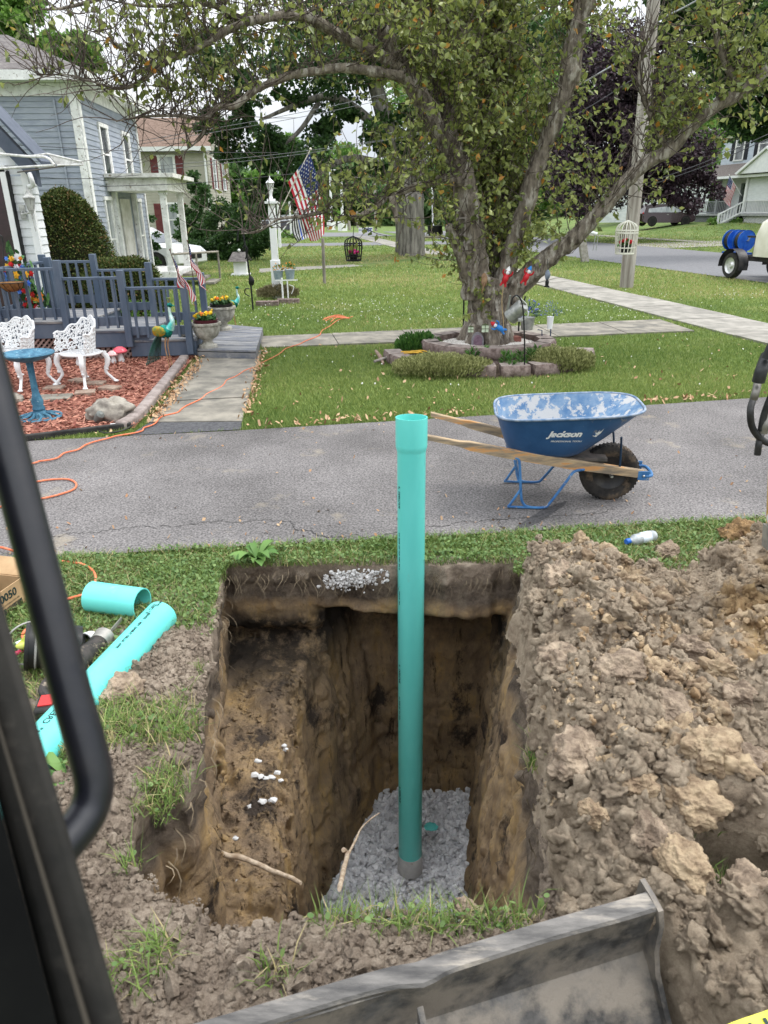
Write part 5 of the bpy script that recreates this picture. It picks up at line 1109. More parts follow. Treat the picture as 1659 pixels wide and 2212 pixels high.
def leafquads(P, D, L, Wd, seed=0, rnd=None, droop=.5):
    """folded leaves: point P, direction D, length L, width Wd"""
    g = np.random.default_rng(seed); n = len(P); D = D / (np.linalg.norm(D, axis=1)[:, None] + 1e-9); L = L * g.uniform(.65, 1.25, n); Wd = Wd * L / L.mean()
    D = D + np.array([0, 0, -droop]) * g.uniform(.4, 1.4, (n, 1)); D /= np.linalg.norm(D, axis=1)[:, None]
    S = np.cross(D, g.normal(size=(n, 3))); S /= np.linalg.norm(S, axis=1)[:, None]; U = np.cross(S, D)
    a = P; m = P + D * (L * .5)[:, None]; t = P + D * L[:, None] - U * (L * .12)[:, None]
    l = m + S * (Wd / 2)[:, None] + U * (Wd * .18)[:, None]; r = m - S * (Wd / 2)[:, None] + U * (Wd * .18)[:, None]
    V = np.stack([a, l, t, r], 1).reshape(-1, 3); i = np.arange(n)[:, None] * 4
    R = g.random(n) if rnd is None else rnd
    mb = MB(); mb.add(V, i + np.array([0, 1, 2]), 0, np.repeat(R, 4)); mb.f.append((i + np.array([0, 2, 3]), 0)); return mb
def twigs(limbs, n, seed, len_=(.4, 1.3), up=.6, r0=.0065):
    """shoots growing from the limbs: returns paths (n, 6, 3)"""
    g = np.random.default_rng(seed); segs = []; w = []
    for pts, wt in limbs:
        p = catmull(pts, 5); d = np.linalg.norm(np.diff(p, axis=0), axis=1); segs += list(zip(p[:-1], p[1:])); w += list(d * wt)
    w = np.array(w); k = g.choice(len(segs), n, p=w / w.sum()); A = np.array([s[0] for s in segs])[k]; B = np.array([s[1] for s in segs])[k]; t = g.random((n, 1)); S = A + (B - A) * t
    D = g.normal(size=(n, 3)) + np.array([0, 0, up * 1.6]); D /= np.linalg.norm(D, axis=1)[:, None]; Ln = g.uniform(*len_, n)
    P = [S]
    for q in range(5):
        D = D + g.normal(0, .22, (n, 3)) + np.array([0, 0, .1]); D /= np.linalg.norm(D, axis=1)[:, None]; P.append(P[-1] + D * (Ln / 5)[:, None])
    return np.stack(P, 1)
def twigmesh(P, r0=.006, mb=None):
    mb = mb or MB(); n, m, _ = P.shape; T = np.gradient(P, axis=1); T /= np.linalg.norm(T, axis=2, keepdims=True)
    u = np.cross(T, np.array([.3, .5, .8])); u /= np.linalg.norm(u, axis=2, keepdims=True); v = np.cross(T, u)
    r = np.linspace(r0, r0 * .3, m)[None, :, None]; R = [P + (u * math.cos(a) + v * math.sin(a)) * r for a in (0, 2.09, 4.19)]
    V = np.stack(R, 2).reshape(-1, 3); i = (np.arange(n) * m * 3)[:, None, None, None]; s_ = (np.arange(m - 1) * 3)[None, :, None, None]; j = np.arange(3)[None, None, :, None]; j2 = (j + 1) % 3
    f = np.concatenate([i + s_ + j, i + s_ + j2, i + s_ + 3 + j2, i + s_ + 3 + j], -1).reshape(-1, 4); mb.add(V, f); return mb
def along(P, k, seed, spread=.03, t0=.15):
    g = np.random.default_rng(seed); n, m, _ = P.shape; t = g.uniform(t0, 1, (n, k)) * (m - 1.001); i = t.astype(int); f = (t - i)[..., None]; a = np.arange(n)[:, None]
    Q = P[a, i] * (1 - f) + P[a, i + 1] * f; D = P[a, i + 1] - P[a, i]; D /= np.linalg.norm(D, axis=2, keepdims=True)
    D = D * .5 + g.normal(0, .8, D.shape); return Q.reshape(-1, 3) + g.normal(0, spread, (n * k, 3)) * .3, D.reshape(-1, 3)

# --- the old multi-stemmed tree
TY = 11.0
def L_(pts, y0, y1): # sight-line traced limb, depths interpolated
    n = len(pts); y0 -= .8; y1 -= .8; return [YP(x, y, y0 + (y1 - y0) * (k / (n - 1))) for k, (x, y) in enumerate(pts)]
tree = thing('apple_tree', 'old many stemmed tree with flaking bark and drooping green leaves in the stone ring', 'tree', (1.6, 11, .1))
trunk = L_([(1053, 770), (1052, 735), (1055, 700), (1056, 660), (1060, 625), (1068, 600)], 11.05, 11.05)
LIMBS = dict(
 leader=(L_([(1030, 640), (1026, 600), (1020, 540), (1012, 470), (1003, 410), (988, 350), (975, 310)], 11.0, 10.8), [.2, .2, .19, .175, .165, .15, .13], 11),
 upright=(L_([(988, 350), (975, 290), (966, 240), (952, 180), (938, 130), (925, 90), (920, 30), (916, -80), (905, -220)], 10.8, 11.2), [.13, .105, .1, .1, .1, .1, .09, .075, .05], 12),
 stub=(L_([(984, 340), (950, 295), (925, 240), (900, 196), (868, 135), (845, 95), (825, 66)], 10.8, 10.5), [.13, .12, .12, .115, .11, .1, .085], 13),
 arch=(L_([(905, 205), (868, 155), (822, 121), (766, 92), (711, 62), (664, 37), (619, 33), (580, 38), (546, 44), (491, 66), (435, 99), (390, 120), (345, 145), (300, 178), (257, 191), (200, 176), (147, 162), (80, 162)], 10.6, 8.9), [.1, .095, .09, .085, .08, .075, .07, .065, .06, .052, .045, .037, .032, .026, .02, .014, .01, .006], 14),
 lower=(L_([(913, 210), (880, 175), (858, 163), (804, 154), (748, 147), (675, 154), (610, 169), (551, 195), (507, 228), (470, 232), (441, 255), (386, 250), (312, 252), (250, 262)], 10.6, 9.3), [.1, .09, .08, .075, .07, .06, .055, .05, .045, .04, .032, .024, .016, .008], 15),
 center=(L_([(1078, 640), (1095, 580), (1110, 520), (1130, 465), (1153, 380), (1172, 330), (1188, 285), (1212, 220), (1229, 170), (1240, 80), (1262, 0), (1285, -120), (1300, -260)], 11.1, 10.9), [.17, .165, .15, .14, .135, .13, .13, .15, .15, .14, .15, .12, .09], 16),
 mid=(L_([(1062, 620), (1078, 540), (1088, 430), (1094, 300), (1082, 180), (1070, 60), (1060, -100)], 11.3, 11.8), [.11, .09, .08, .075, .07, .06, .04], 17),
 back=(L_([(1050, 600), (1040, 500), (1045, 380), (1035, 240), (1010, 100), (990, -40)], 11.4, 12.4), [.11, .09, .075, .065, .055, .04], 18),
 right=(L_([(1085, 660), (1110, 625), (1153, 585), (1195, 548), (1232, 522), (1275, 480), (1320, 430), (1360, 385), (1400, 350), (1443, 325), (1496, 269), (1549, 227), (1602, 200), (1659, 150), (1740, 90), (1820, 40)], 11.0, 10.2), [.2, .19, .165, .14, .13, .115, .105, .1, .1, .1, .09, .085, .08, .07, .05, .03], 19),
 left_low=(L_([(1012, 600), (998, 560), (985, 520), (968, 488)], 10.9, 10.7), [.11, .09, .075, .06], 20),
 drop=(L_([(1000, 395), (960, 385), (920, 400), (902, 400), (870, 415), (840, 425), (803, 452), (766, 470), (737, 468), (715, 480)], 10.7, 9.9), [.085, .07, .06, .055, .05, .045, .04, .035, .03, .012], 21),
 drop2=(L_([(708, 452), (693, 458), (656, 467), (601, 474), (560, 500), (520, 505)], 9.9, 9.6), [.03, .028, .022, .015, .01, .006], 22),
 fork=(L_([(846, 425), (852, 450), (857, 484)], 10.2, 10.15), [.05, .042, .02], 23),
 branchlet=(L_([(331, 151), (300, 120), (255, 100), (225, 80), (195, 66)], 9.3, 9.0), [.024, .018, .013, .009, .005], 24),
 top_bough=(L_([(1080, 180), (1000, 60), (880, 0), (760, -40), (560, -60), (330, -30), (150, 15), (90, 20)], 11.8, 9.4), [.07, .06, .05, .045, .04, .03, .018, .006], 25),
 top_left=(L_([(533, 47), (480, 20), (440, 8), (380, 12), (300, 12), (210, -5)], 9.9, 9.3), [.04, .034, .028, .02, .013, .006], 26),
 hanging=(L_([(470, 232), (430, 300), (395, 330)], 9.9, 9.7), [.02, .012, .005], 27),
 right_sub=(L_([(1602, 200), (1560, 120), (1540, 40), (1530, -80)], 10.4, 10.4), [.05, .04, .03, .015], 28),
 right_sub2=(L_([(1443, 325), (1400, 240), (1380, 160), (1390, 90)], 10.5, 10.3), [.035, .025, .018, .008], 29))
mb = MB(); mb.tube(trunk, [.4, .31, .275, .28, .3, .26], 110, 22, noise=.22, seed=3, nsc=5, ridge=.018)
# root flare
for k in range(7):
    a = k * .9 + .3; b = trunk[1]; mb.tube([b + (.2 * math.cos(a), .2 * math.sin(a), .18), b + (.34 * math.cos(a), .34 * math.sin(a), -.02), b + (.5 * math.cos(a), .5 * math.sin(a), -.14)], [.15, .1, .05], 12, 5, noise=.3, seed=k, nsc=8)
for k, (p, r, sd) in LIMBS.items():
    big = max(r) > .08; mb.tube(p, np.array(r) * (.7 if k in ('arch', 'lower', 'drop') else .8 if k in ('right', 'center') else .93), 60 if big else 12, 14 if big else 5, noise=.3 if big else .22, seed=sd, nsc=7 if big else 14, ridge=.012 if big else 0)
mb.tube([LIMBS['stub'][0][-1], LIMBS['stub'][0][-1] + (-.02, 0, .02)], [.085, .06], 16)
part('trunk', mb, M_bark, tree, smooth=180)
W = dict(upright=1.3, leader=.35, stub=.9, arch=.75, lower=.8, center=1., mid=1.9, back=1.7, right=.75, left_low=.7, drop=.9, drop2=.9, branchlet=.25, top_bough=.35, top_left=.4, hanging=.6, right_sub=.8, right_sub2=1.)
lims = [(LIMBS[k][0] if k not in ('leader', 'center', 'right') else LIMBS[k][0][3:], w) for k, w in W.items()]
T1 = twigs(lims, 1950, 5, (.45, 1.35), .75)
T2 = twigs([(t, 1.) for t in T1[::3]], 2300, 6, (.15, .55), .3)
T3 = twigs([(LIMBS['arch'][0][11:], 1.2), (LIMBS['branchlet'][0], 1.2), (LIMBS['top_left'][0], 1), (LIMBS['lower'][0][8:], 1)], 150, 9, (.3, 1.1), .1)
mb = MB(); twigmesh(T1, .008, mb); twigmesh(T2, .0045, mb); twigmesh(T3, .006, mb)
T4 = twigs([(T3[k], 1.) for k in range(0, 150, 2)], 210, 10, (.12, .4), .1); twigmesh(T4, .0035, mb)
part('twigs', mb, mat('twig_bark', (.06, .045, .04), (.16, .13, .11), scale=20, rough=.9), tree, smooth=180)['kind'] = 'stuff'
def pxs(P): # picture column of a point, used for thinning the sparse left boughs (they are nearly bare)
    return P[:, 0] / P[:, 1]
Q1, D1 = along(T1, 11, 7, t0=.32); Q2, D2 = along(T2, 7, 8, t0=.1); Q3, D3 = along(T3, 4, 11); Q4, D4 = along(T4, 3, 12)
Q = np.vstack([Q1, Q2, Q3, Q4]); D = np.vstack([D1, D2, D3, D4]); r_ = np.random.default_rng(4).random(len(Q))
bare = .56 * sst(.03, -.1, pxs(Q)); bare = np.maximum(bare, .8 * sst(-.16, -.34, pxs(Q))); bare = np.maximum(bare, .93 * sst(-.055, -.1, pxs(Q)) * sst(3.3, 2.9, Q[:, 2])); bare = np.maximum(bare, .35 * sst(.16, .22, pxs(Q)) * sst(2.4, 2., Q[:, 2])); bare = np.maximum(bare, .95 * np.exp(-((pxs(Q) - .32) / .02) ** 4)); keep = r_ > bare; Q, D = Q[keep], D[keep]
# keep the trunk and the main forks clear, and the lawn view open
u_, v_ = Q[:, 0] / Q[:, 1], (Q[:, 2] - EYE) / Q[:, 1]; kill = np.zeros(len(Q), bool); g_ = np.random.default_rng(3).random(len(Q))
for nm, n0, n1, rr in (('leader', 0, 7, .014), ('upright', 0, 3, .01), ('stub', 0, 7, .01), ('center', 0, 11, .012), ('right', 0, 12, .009), ('arch', 0, 8, .006), ('lower', 0, 8, .005)):
    p_ = catmull(LIMBS[nm][0][n0:n1], 4)
    for q_ in p_: kill |= ((u_ - q_[0] / q_[1]) ** 2 + (v_ - (q_[2] - EYE) / q_[1]) ** 2 < rr * rr) & (Q[:, 1] < q_[1])
kill &= g_ < .8; Q, D = Q[~kill], D[~kill]
zlow = Q[:, 2] < 1.05; Q, D = Q[~zlow], D[~zlow]
# ivy-like shoots on the trunk itself
sh = twigs([([trunk[2] + (-.1, -.3, .1), trunk[4] + (-.12, -.3, .1)], 1), ([trunk[3] + (.3, -.25, .6), trunk[3] + (.5, -.3, 1.0)], 1), ([LIMBS['left_low'][0][0], LIMBS['left_low'][0][2]], .6)], 46, 14, (.12, .4), .2)
Q5, D5 = along(sh, 9, 15); Q = np.vstack([Q, Q5]); D = np.vstack([D, D5])
part('crown', leafquads(Q, D, .084, .048, 5, None, .8), M_leafA, tree, smooth=None)
for q in range(0, 46, 6):
    mb = MB(); twigmesh(sh[q:q + 1], .005, mb); part('shoot', mb, MATS['twig_bark'], tree, smooth=180)

def crown_pts(balls, n, seed, shell=.55):
    """leaf points in clumps: balls = (centre, radii, weight)"""
    g = np.random.default_rng(seed); out = []; nor = []; W_ = np.array([b[2] * np.prod(b[1]) ** (2 / 3) for b in balls]); W_ = W_ / W_.sum()
    for (c, r, w), q in zip(balls, W_):
        k = int(n * q); m = max(6, int(k / 140)); d = g.normal(size=(m, 3)); d /= np.linalg.norm(d, axis=1)[:, None]; cc = d * (g.uniform(shell, 1., (m, 1))) * np.array(r)
        cr = (.16 + .16 * g.random(m)) * np.mean(r); i = g.integers(0, m, k); dd = g.normal(size=(k, 3)); dd /= np.linalg.norm(dd, axis=1)[:, None]
        P = cc[i] + dd * (cr[i] * g.random(k) ** .35)[:, None] * np.array([1.25, 1.25, .7]); out.append(P + np.array(c)); nor.append(dd * .7 + g.normal(0, .5, (k, 3)))
    return np.vstack(out), np.vstack(nor)
def btree(name, label, base, balls, n, leaf, mleaf, mbark=M_bark2, limbs=None, trunk_pts=None, tr=(.3, .2), seed=0, group=None, ratio=.75, cat='tree'):
    base = np.array(base, float); t = thing(name, label, cat, base, group=group)
    P, D = crown_pts(balls, n, seed); part('crown', leafquads(P, D, leaf, leaf * ratio, seed, None, .3), mleaf, t, smooth=None)
    mb = MB()
    if trunk_pts is None: trunk_pts = [base, base * .6 + np.array(balls[0][0]) * .4 + (.1, 0, 0), np.array(balls[0][0])]
    mb.tube(trunk_pts, tr, 20, 6, noise=.12, seed=seed, nsc=3)
    if limbs is None: limbs = [([trunk_pts[-2] * .5 + np.array(trunk_pts[-1]) * .5 if isinstance(trunk_pts[-2], np.ndarray) else trunk_pts[-1], np.array(b[0])], [tr[-1] * .6, tr[-1] * .2]) for b in balls[1:]]
    for p, r in limbs: mb.tube(p, r, 10, 5, noise=.1, seed=seed)
    part('trunk', mb, mbark, t, smooth=180); return t
# --- the great maple in the middle distance
B_ = lambda x, y, Y, r, w=1.: (YP(x, y, Y), r, w)
mt = [YP(885, 590, 31.5), YP(886, 560, 31.5), YP(886, 500, 31.5), YP(885, 420, 31.5)]
fl_ = [YP(884, 440, 31.5), YP(862, 370, 31.5), YP(842, 300, 31.3), YP(815, 200, 31), YP(790, 110, 30.8), YP(770, 0, 30.5)]
fr_ = [YP(888, 440, 31.5), YP(900, 370, 31.6), YP(908, 300, 31.8), YP(925, 180, 32), YP(930, 60, 32), YP(935, -60, 32)]
lm = [(fl_, [.42, .36, .34, .3, .25, .16]), (fr_, [.42, .37, .34, .28, .22, .14]),
      ([YP(860, 385, 31.4), YP(800, 350, 31), YP(740, 345, 30.6), YP(650, 400, 30), YP(560, 440, 29.5)], [.2, .16, .13, .09, .04]), ([YP(842, 300, 31.3), YP(760, 230, 30.8), YP(690, 210, 30), YP(560, 260, 29.5)], [.2, .17, .12, .05]),
      ([YP(690, 220, 30), YP(640, 290, 29.8), YP(560, 350, 29.5)], [.1, .08, .03])]
balls = [B_(640, 330, 30, (2.1, 1.6, .75)), B_(540, 300, 29.5, (1.6, 1.4, .8)), B_(500, 260, 29.5, (1.3, 1.2, .55)), B_(560, 200, 29.5, (1.5, 1.3, .7)), B_(600, 400, 29.5, (1.4, 1.2, .6)), B_(560, 445, 29.3, (.75, .8, .5)), B_(790, 400, 30.6, (1.2, 1.2, .9)), B_(860, 280, 31, (1.5, 1.4, .8)),
         B_(760, 270, 30.5, (1.5, 1.4, .65)), B_(690, 150, 30, (2.2, 2, 1.2)), B_(500, 120, 29, (1.8, 1.6, .9), .5), B_(850, 90, 31, (2.2, 2, 1.6)), B_(1000, 100, 32, (2.4, 2, 1.8)), B_(720, 20, 31, (2.4, 2, 1.4)), B_(1000, 330, 32, (1.6, 1.6, 1.2), .7), B_(1100, 60, 33, (2.5, 2, 1.8), .8)]
btree('maple_tree', 'great maple with pale furrowed forked trunk and dark green boughs behind the front tree', mt[1], balls, 46000, .17, M_leafB, M_bark2, lm, mt, (.8, .64, .6, .56), 31)
# right hand trees
balls = [B_(1350, 330, 46, (3.4, 3, 2.8)), B_(1400, 210, 46, (3.1, 2.8, 2.4)), B_(1310, 190, 46, (2.9, 2.8, 2.4)), B_(1350, 100, 46, (2.4, 2.2, 1.4)), B_(1430, 340, 45, (3., 2.6, 2.)), B_(1470, 410, 45, (2.2, 2, 1.1)), B_(1260, 380, 46, (2.8, 2.6, 2.3)), B_(1430, 120, 47, (1.9, 1.8, 1.2))]
btree('purple_maple', 'dark maroon leaved tree across the street behind the utility pole', (YP(1360, 500, 46)[0], 46, .1), balls, 60000, .19, M_leafC, M_bark, None, [np.array([YP(1360, 500, 46)[0], 46., 0]), YP(1375, 420, 46), YP(1385, 330, 46)], (.35, .28, .2), 41)
balls = [B_(1620, 60, 30, (2.2, 2, 1.6)), B_(1640, 200, 31, (1.7, 1.6, 1.6)), B_(1540, 20, 30, (2.0, 1.8, .9)), B_(1640, 260, 31, (1.1, 1.4, .6)), B_(1760, 120, 31, (2.5, 2, 2.4)), B_(1480, -10, 30, (1.6, 1.4, .6)), B_(1570, 130, 30, (1.2, 1.2, .9), .7)]
btree('shade_tree', 'tall dark green tree overhanging the street at the right edge', (20.5, 33, 0), balls, 36000, .16, M_leafB, M_bark, None, [np.array([20.5, 33, 0]), np.array([20.3, 32.5, 3.]), YP(1760, 120, 31)], (.4, .33, .25), 42)
btree('street_tree', 'light green tree behind the maroon tree, right of the pole', (YP(1345, 500, 52)[0], 52, 0), [B_(1440, 300, 50, (3.6, 3, 2.4)), B_(1480, 200, 50, (2.6, 2.4, 2)), B_(1530, 270, 50, (2, 2, 1.6))], 16000, .25, M_leafD, M_bark, seed=43)
btree('back_tree', 'bright green tree glimpsed at the upper left corner above the grey house', (-26, 40, 0), [B_(15, 40, 38, (1.5, 2, 2.2)), B_(25, 90, 38, (1.2, 1.6, .8)), B_(-60, 20, 38, (2.5, 2, 3)), B_(150, 108, 42, (1.5, 1.4, .8)), B_(185, 125, 42, (1., 1, .6))], 15000, .24, M_leafD, M_bark, None, [np.array([-26, 40, 0]), YP(-60, 100, 38), YP(-60, 20, 38)], (.3, .25, .2), 44)
# trees near centre top behind the front tree (bright green between stems)
btree('street_tree', 'bright green tree seen between the stems of the front tree', (9., 62, .3), [B_(1090, 230, 60, (6, 4, 4.5)), B_(1180, 330, 60, (4.5, 4, 3.4)), B_(1000, 200, 60, (5, 4, 4)), B_(1130, 100, 60, (5, 4, 4.5)), B_(1200, 180, 60, (4, 4, 4)), B_(1110, 400, 60, (4, 4, 2))], 30000, .34, M_leafD, M_bark, seed=45)
# distant tree line
tl_ = [(470, 395, 120, 9, 5, 0), (540, 400, 120, 10, 6, 1), (620, 385, 112, 10, 8, 0), (690, 400, 118, 11, 7, 1), (730, 370, 120, 8, 8, 0), (770, 410, 110, 9, 6, 1), (830, 395, 118, 10, 7, 0), (900, 400, 105, 10, 7, 1), (960, 400, 110, 9, 7, 0), (1020, 410, 112, 9, 7, 1), (1080, 400, 120, 9, 7, 0), (1160, 420, 115, 9, 6, 1), (1240, 415, 120, 10, 7, 0), (1320, 420, 125, 10, 7, 1), (1400, 410, 125, 11, 8, 0), (400, 400, 125, 10, 6, 1), (590, 440, 100, 6, 3.4, 1), (660, 445, 104, 6, 3.6, 0), (1000, 452, 98, 5, 3, 1), (1560, 400, 125, 12, 8, 1), (1650, 380, 125, 12, 10, 0)]
for k, (px, py, Yd, rw, rh, kd) in enumerate(tl_):
    c = YP(px, py, Yd); b = np.array([c[0], Yd, float(gz(c[0], Yd))])
    lb = 'distant %s tree in the far tree line, %s' % (['bright green', 'deep green'][kd], ['seventh in from the left', 'behind the grey lamp post', 'above the waving flag', 'right of the flag top', 'behind the street poles', 'beyond the parking lot', 'left of the great trunk', 'just behind the great trunk', 'right of the great trunk', 'between trunk and front tree', 'behind the front tree fork', 'behind the right stems', 'left of the utility pole', 'behind the utility pole', 'right of the utility pole', 'leftmost, behind the beige house', 'low, near the parked black car', 'low, right of the parked car', 'low, beside the exit sign', 'behind the porch house', 'rightmost of the line'][k])
    btree('distant_tree', lb, b, [(c, (rw * .62, rw * .5, rh * .62), 1), (c + (rw * .3, 0, -rh * .35), (rw * .45, rw * .4, rh * .4), 1), (c + (-rw * .3, 0, -rh * .3), (rw * .45, rw * .4, rh * .4), 1), (c + (0, 0, -rh * .75), (rw * .5, rw * .4, rh * .3), .6)], 4200, .75, M_leafE if kd else M_leafD, M_bark, seed=60 + k, group='trees along the horizon', tr=(.4, .3))
# woods closing the horizon
g = np.random.default_rng(8); n = 30000; x = g.uniform(-150, 150, n); yy = g.uniform(150, 175, n); z = gz(x, yy) + (g.random(n) ** .8) * (9 + 4 * fbm(np.stack([x, 0 * x, 0 * x], -1), .05, 3, 4)); 
mb = leafquads(np.stack([x, yy, z], -1), g.normal(size=(n, 3)), np.full(n, 1.7), 1.4, 3); solo('far_woods', mb, M_leafE, 'continuous wood closing the horizon beyond the lots', 'woods', kind='stuff', org=(0, 160, 0), smooth=None)

# --- clipped yew, low hedge, shrubs
def surfbush(name, lb, S, n, leaf, m, base, cat='shrub', core=.94, seed=1, mc=None):
    g = np.random.default_rng(seed); t = thing(name, lb, cat, base); u = g.random(n); v = g.random(n) ** .8
    P, Nn = S(u, v, 1.); P = P + Nn * g.normal(0, leaf * .55, (n, 1)) + Nn * (.04 * fbm(P, 3, 3, seed))[:, None]
    part('foliage', leafquads(P, Nn * 1. + g.normal(0, .6, (n, 3)), leaf, leaf * .45, seed, None, .1), m, t, smooth=None)
    U, V_ = np.meshgrid(np.linspace(0, 1, 30), np.linspace(0, 1, 16), indexing='ij'); C, _ = S(U.ravel(), V_.ravel(), core); part('branches', MB().grid(C.reshape(30, 16, 3)), mc or mat('shrub_inside', (.02, .025, .01), (.04, .04, .02), scale=8, rough=.95), t); return t
def dome(c, rx, ry, h, flat=1.):
    def S(u, v, k):
        a = u * 2 * math.pi; b = v * math.pi / 2; r = np.cos(b) ** .75 if flat == 1 else np.cos(b) ** flat
        N_ = np.stack([np.cos(a) * np.cos(b) / rx, np.sin(a) * np.cos(b) / ry, np.sin(b) / h], -1); N_ /= np.linalg.norm(N_, axis=1)[:, None]
        return np.stack([c[0] + rx * k * np.cos(a) * r, c[1] + ry * k * np.sin(a) * r, c[2] + h * k * np.sin(b)], -1), N_
    return S
c = YP(150, 590, 13.6); zt = YP(125, 418, 13.6)[2]; surfbush('yew_bush', 'tall dome clipped dark yew bush behind the deck, before the grey house', dome((c[0] - .02, 13.9, 0), .82, .75, zt, .8), 26000, .05, M_leafY, (c[0], 13.9, 0), seed=3)
c2 = YP(250, 600, 13.3); zt2 = YP(240, 565, 13.3)[2]; surfbush('low_yew', 'low flat topped yew with brown tips beside the tall clipped yew', dome((c2[0] + .02, 13.5, 0), .75, .7, zt2, .35), 17000, .05, M_leafY, (c2[0], 13.5, 0), seed=4)
def bush(lb, balls, n, leaf, m, base, seed, grp=None):
    t = thing('shrub', lb, 'shrub', base, group=grp); P, D = crown_pts(balls, n, seed, .4); part('foliage', leafquads(P, D, leaf, leaf * .6, seed, None, .1), m, t, smooth=None)
    mb = MB(); b = np.array(base)
    for q in range(6): c_ = np.array(balls[q % len(balls)][0]); mb.tube([b + (.1 * q - .3, 0, 0), (b + c_) / 2 + (.05 * q - .15, 0, 0), c_], [.05, .035, .012], 8, 4)
    part('stems', mb, M_bark, t)
bush('tall loose green shrub in front of the beige house corner', [B_(425, 400, 36, (.75, .8, 1.0)), B_(430, 470, 36, (1.1, 1, 1.)), B_(450, 530, 35, (1.3, 1, .7)), B_(410, 520, 35, (.9, .9, .8))], 7500, .16, M_leafS, (-9, 36, 0), 51)
bush('dark green evergreen shrub right of the tall loose shrub', [B_(480, 480, 34, (1.1, 1, .95)), B_(500, 525, 33, (1.3, 1, .75)), B_(455, 545, 33, (1., 1, .5))], 8500, .13, M_leafB, (-7.2, 33.5, 0), 52)
bush('dark green arborvitae right of the shrub row near the lamp post', [B_(535, 490, 33, (.85, .9, 1.05)), B_(555, 520, 33, (.75, .9, .75)), B_(520, 535, 32.5, (1., .9, .55))], 8500, .12, M_leafS, (-5.9, 33, 0), 53)
bush('green bush by the gray porch column', [B_(330, 545, 25, (.4, .5, .7)), B_(322, 500, 25, (.3, .3, .5))], 1500, .1, M_leafS, (-8.2, 25, 0), 54)
bush('round clipped hedge beside the far cross road', [B_(613, 518, 60, (1.6, .8, .75))], 2500, .14, M_leafD, (-6.9, 60, 0), 55)
for k, (px, py) in enumerate([(265, 640), (300, 650), (345, 648)]):
    p = YP(px, py, 12.4); bush(['leafy weed growing behind the deck left of the middle post', 'leafy weed growing behind the deck railing', 'leafy weed growing behind the deck right of the middle post'][k], [((p[0], 12.5, .3), (.22, .2, .28), 1)], 420, .07, M_leafD, (p[0], 12.5, 0), 56 + k)

# ================================================================ stone ring bed under the tree
M_blk = mat('retaining_block', (.12, .085, .075), (.27, .21, .19), scale=14, detail=10, rough=.95, bump=1, bscale=22, bdist=.02)
M_blk2 = mat('retaining_block_top', (.2, .165, .15), (.33, .28, .25), scale=10, rough=.95, bump=.4)
bc = np.array([1.47, 10.0])
def block(a, rx, ry, z, w, d, h, lb, grp):
    x, y = bc[0] + rx * math.cos(a), bc[1] + ry * math.sin(a); tx, ty = -rx * math.sin(a), ry * math.cos(a); rz = math.atan2(ty, tx)
    mb = MB(); m_ = 6; P = []; g = np.random.default_rng(abs(int(a * 100)) + 7); 
    R = _rm(rz, 'z')
    v, f = [], []
    nx_, nz_ = 9, 5
    for j in range(nz_):
        row = []
        for i in range(nx_):
            u = i / (nx_ - 1); ww = j / (nz_ - 1); row.append((-w / 2 + w * u, 0, h * ww))
        v.append(row)
    A = np.array(v); fr_ = A.copy(); q = A.reshape(-1, 3) + 31 * a; e = np.minimum(np.minimum(A[..., 0] + w / 2, w / 2 - A[..., 0]), np.minimum(A[..., 2], h - A[..., 2])); fr_[..., 1] = d / 2 + .022 * sst(0, .03, e) + (.016 * fbm(q, 16, 3, 2)).reshape(nz_, nx_)
    bk = A.copy(); bk[..., 0] *= .86; bk[..., 1] = -d / 2
    sgn = -1
    for G_ in (fr_, bk): G_[..., 1] *= sgn
    G2 = [fr_, bk]
    mb.grid(fr_[:, ::-1]); mb.grid(bk); mb.grid(np.stack([fr_[-1], bk[-1]]), 1); mb.grid(np.stack([fr_[0][::-1], bk[0][::-1]])); mb.grid(np.stack([fr_[:, 0], bk[:, 0]])); mb.grid(np.stack([fr_[::-1, -1], bk[::-1, -1]]))
    for k in range(len(mb.v)): mb.v[k] = mb.v[k] @ R.T * 1. + np.array([x, y, z])
    return solo('retaining_block', mb, [M_blk, M_blk2], lb, 'stone block', group=grp, smooth=50)
# outward normal must face away from the centre: local -y after rotation
pos_w = ['right end', 'far right', 'right', 'right of centre', 'middle', 'left of centre', 'left', 'far left', 'left end', 'back left', 'rear', 'back right']
NU = 14; ORD = 'first second third fourth fifth sixth seventh eighth ninth tenth eleventh twelfth thirteenth fourteenth'.split()
for k in range(NU):
    a = 2 * math.pi * k / NU + .1; s_ = math.sin(a)
    wd = ('front' if s_ < -.35 else 'rear' if s_ > .35 else 'side'); lr = 'left' if math.cos(a) < -.25 else 'right' if math.cos(a) > .25 else 'middle'
    block(a, .8, .68, .13, .40, .2, .145, 'brown split faced block of the upper ring, %s counterclockwise from its right end' % ORD[k], 'blocks of the upper ring')
    if s_ < .3: block(a + .2, .78, .66, -.01, .40, .19, .145, 'brown block under the upper ring, beneath its %s block counted from the right end' % ORD[k], 'lower course of the upper ring')
for k in range(10):
    a = rad(190 + 17.4 * k); block(a, 1.32, 1.2, 0, .37, .22, .15, 'split faced block of the outer front ring, %s from the left end' % ORD[k], 'blocks of the outer ring')
mb = MB(); mb.lathe([(0, .2), (.5, .2), (.72, .2)], (bc[0], bc[1], 0), 40, sq=(1., .85)); mb.lathe([(.6, .075), (1.22, .07), (1.35, .0)], (bc[0], bc[1] - .02, 0), 40, sq=(1, .95)); solo('bed_soil', mb, mat('bed_soil', (.07, .05, .035), (.16, .12, .09), scale=20, rough=.95, bump=.8), 'dark soil filling the two tiered stone ring', 'soil', kind='structure')
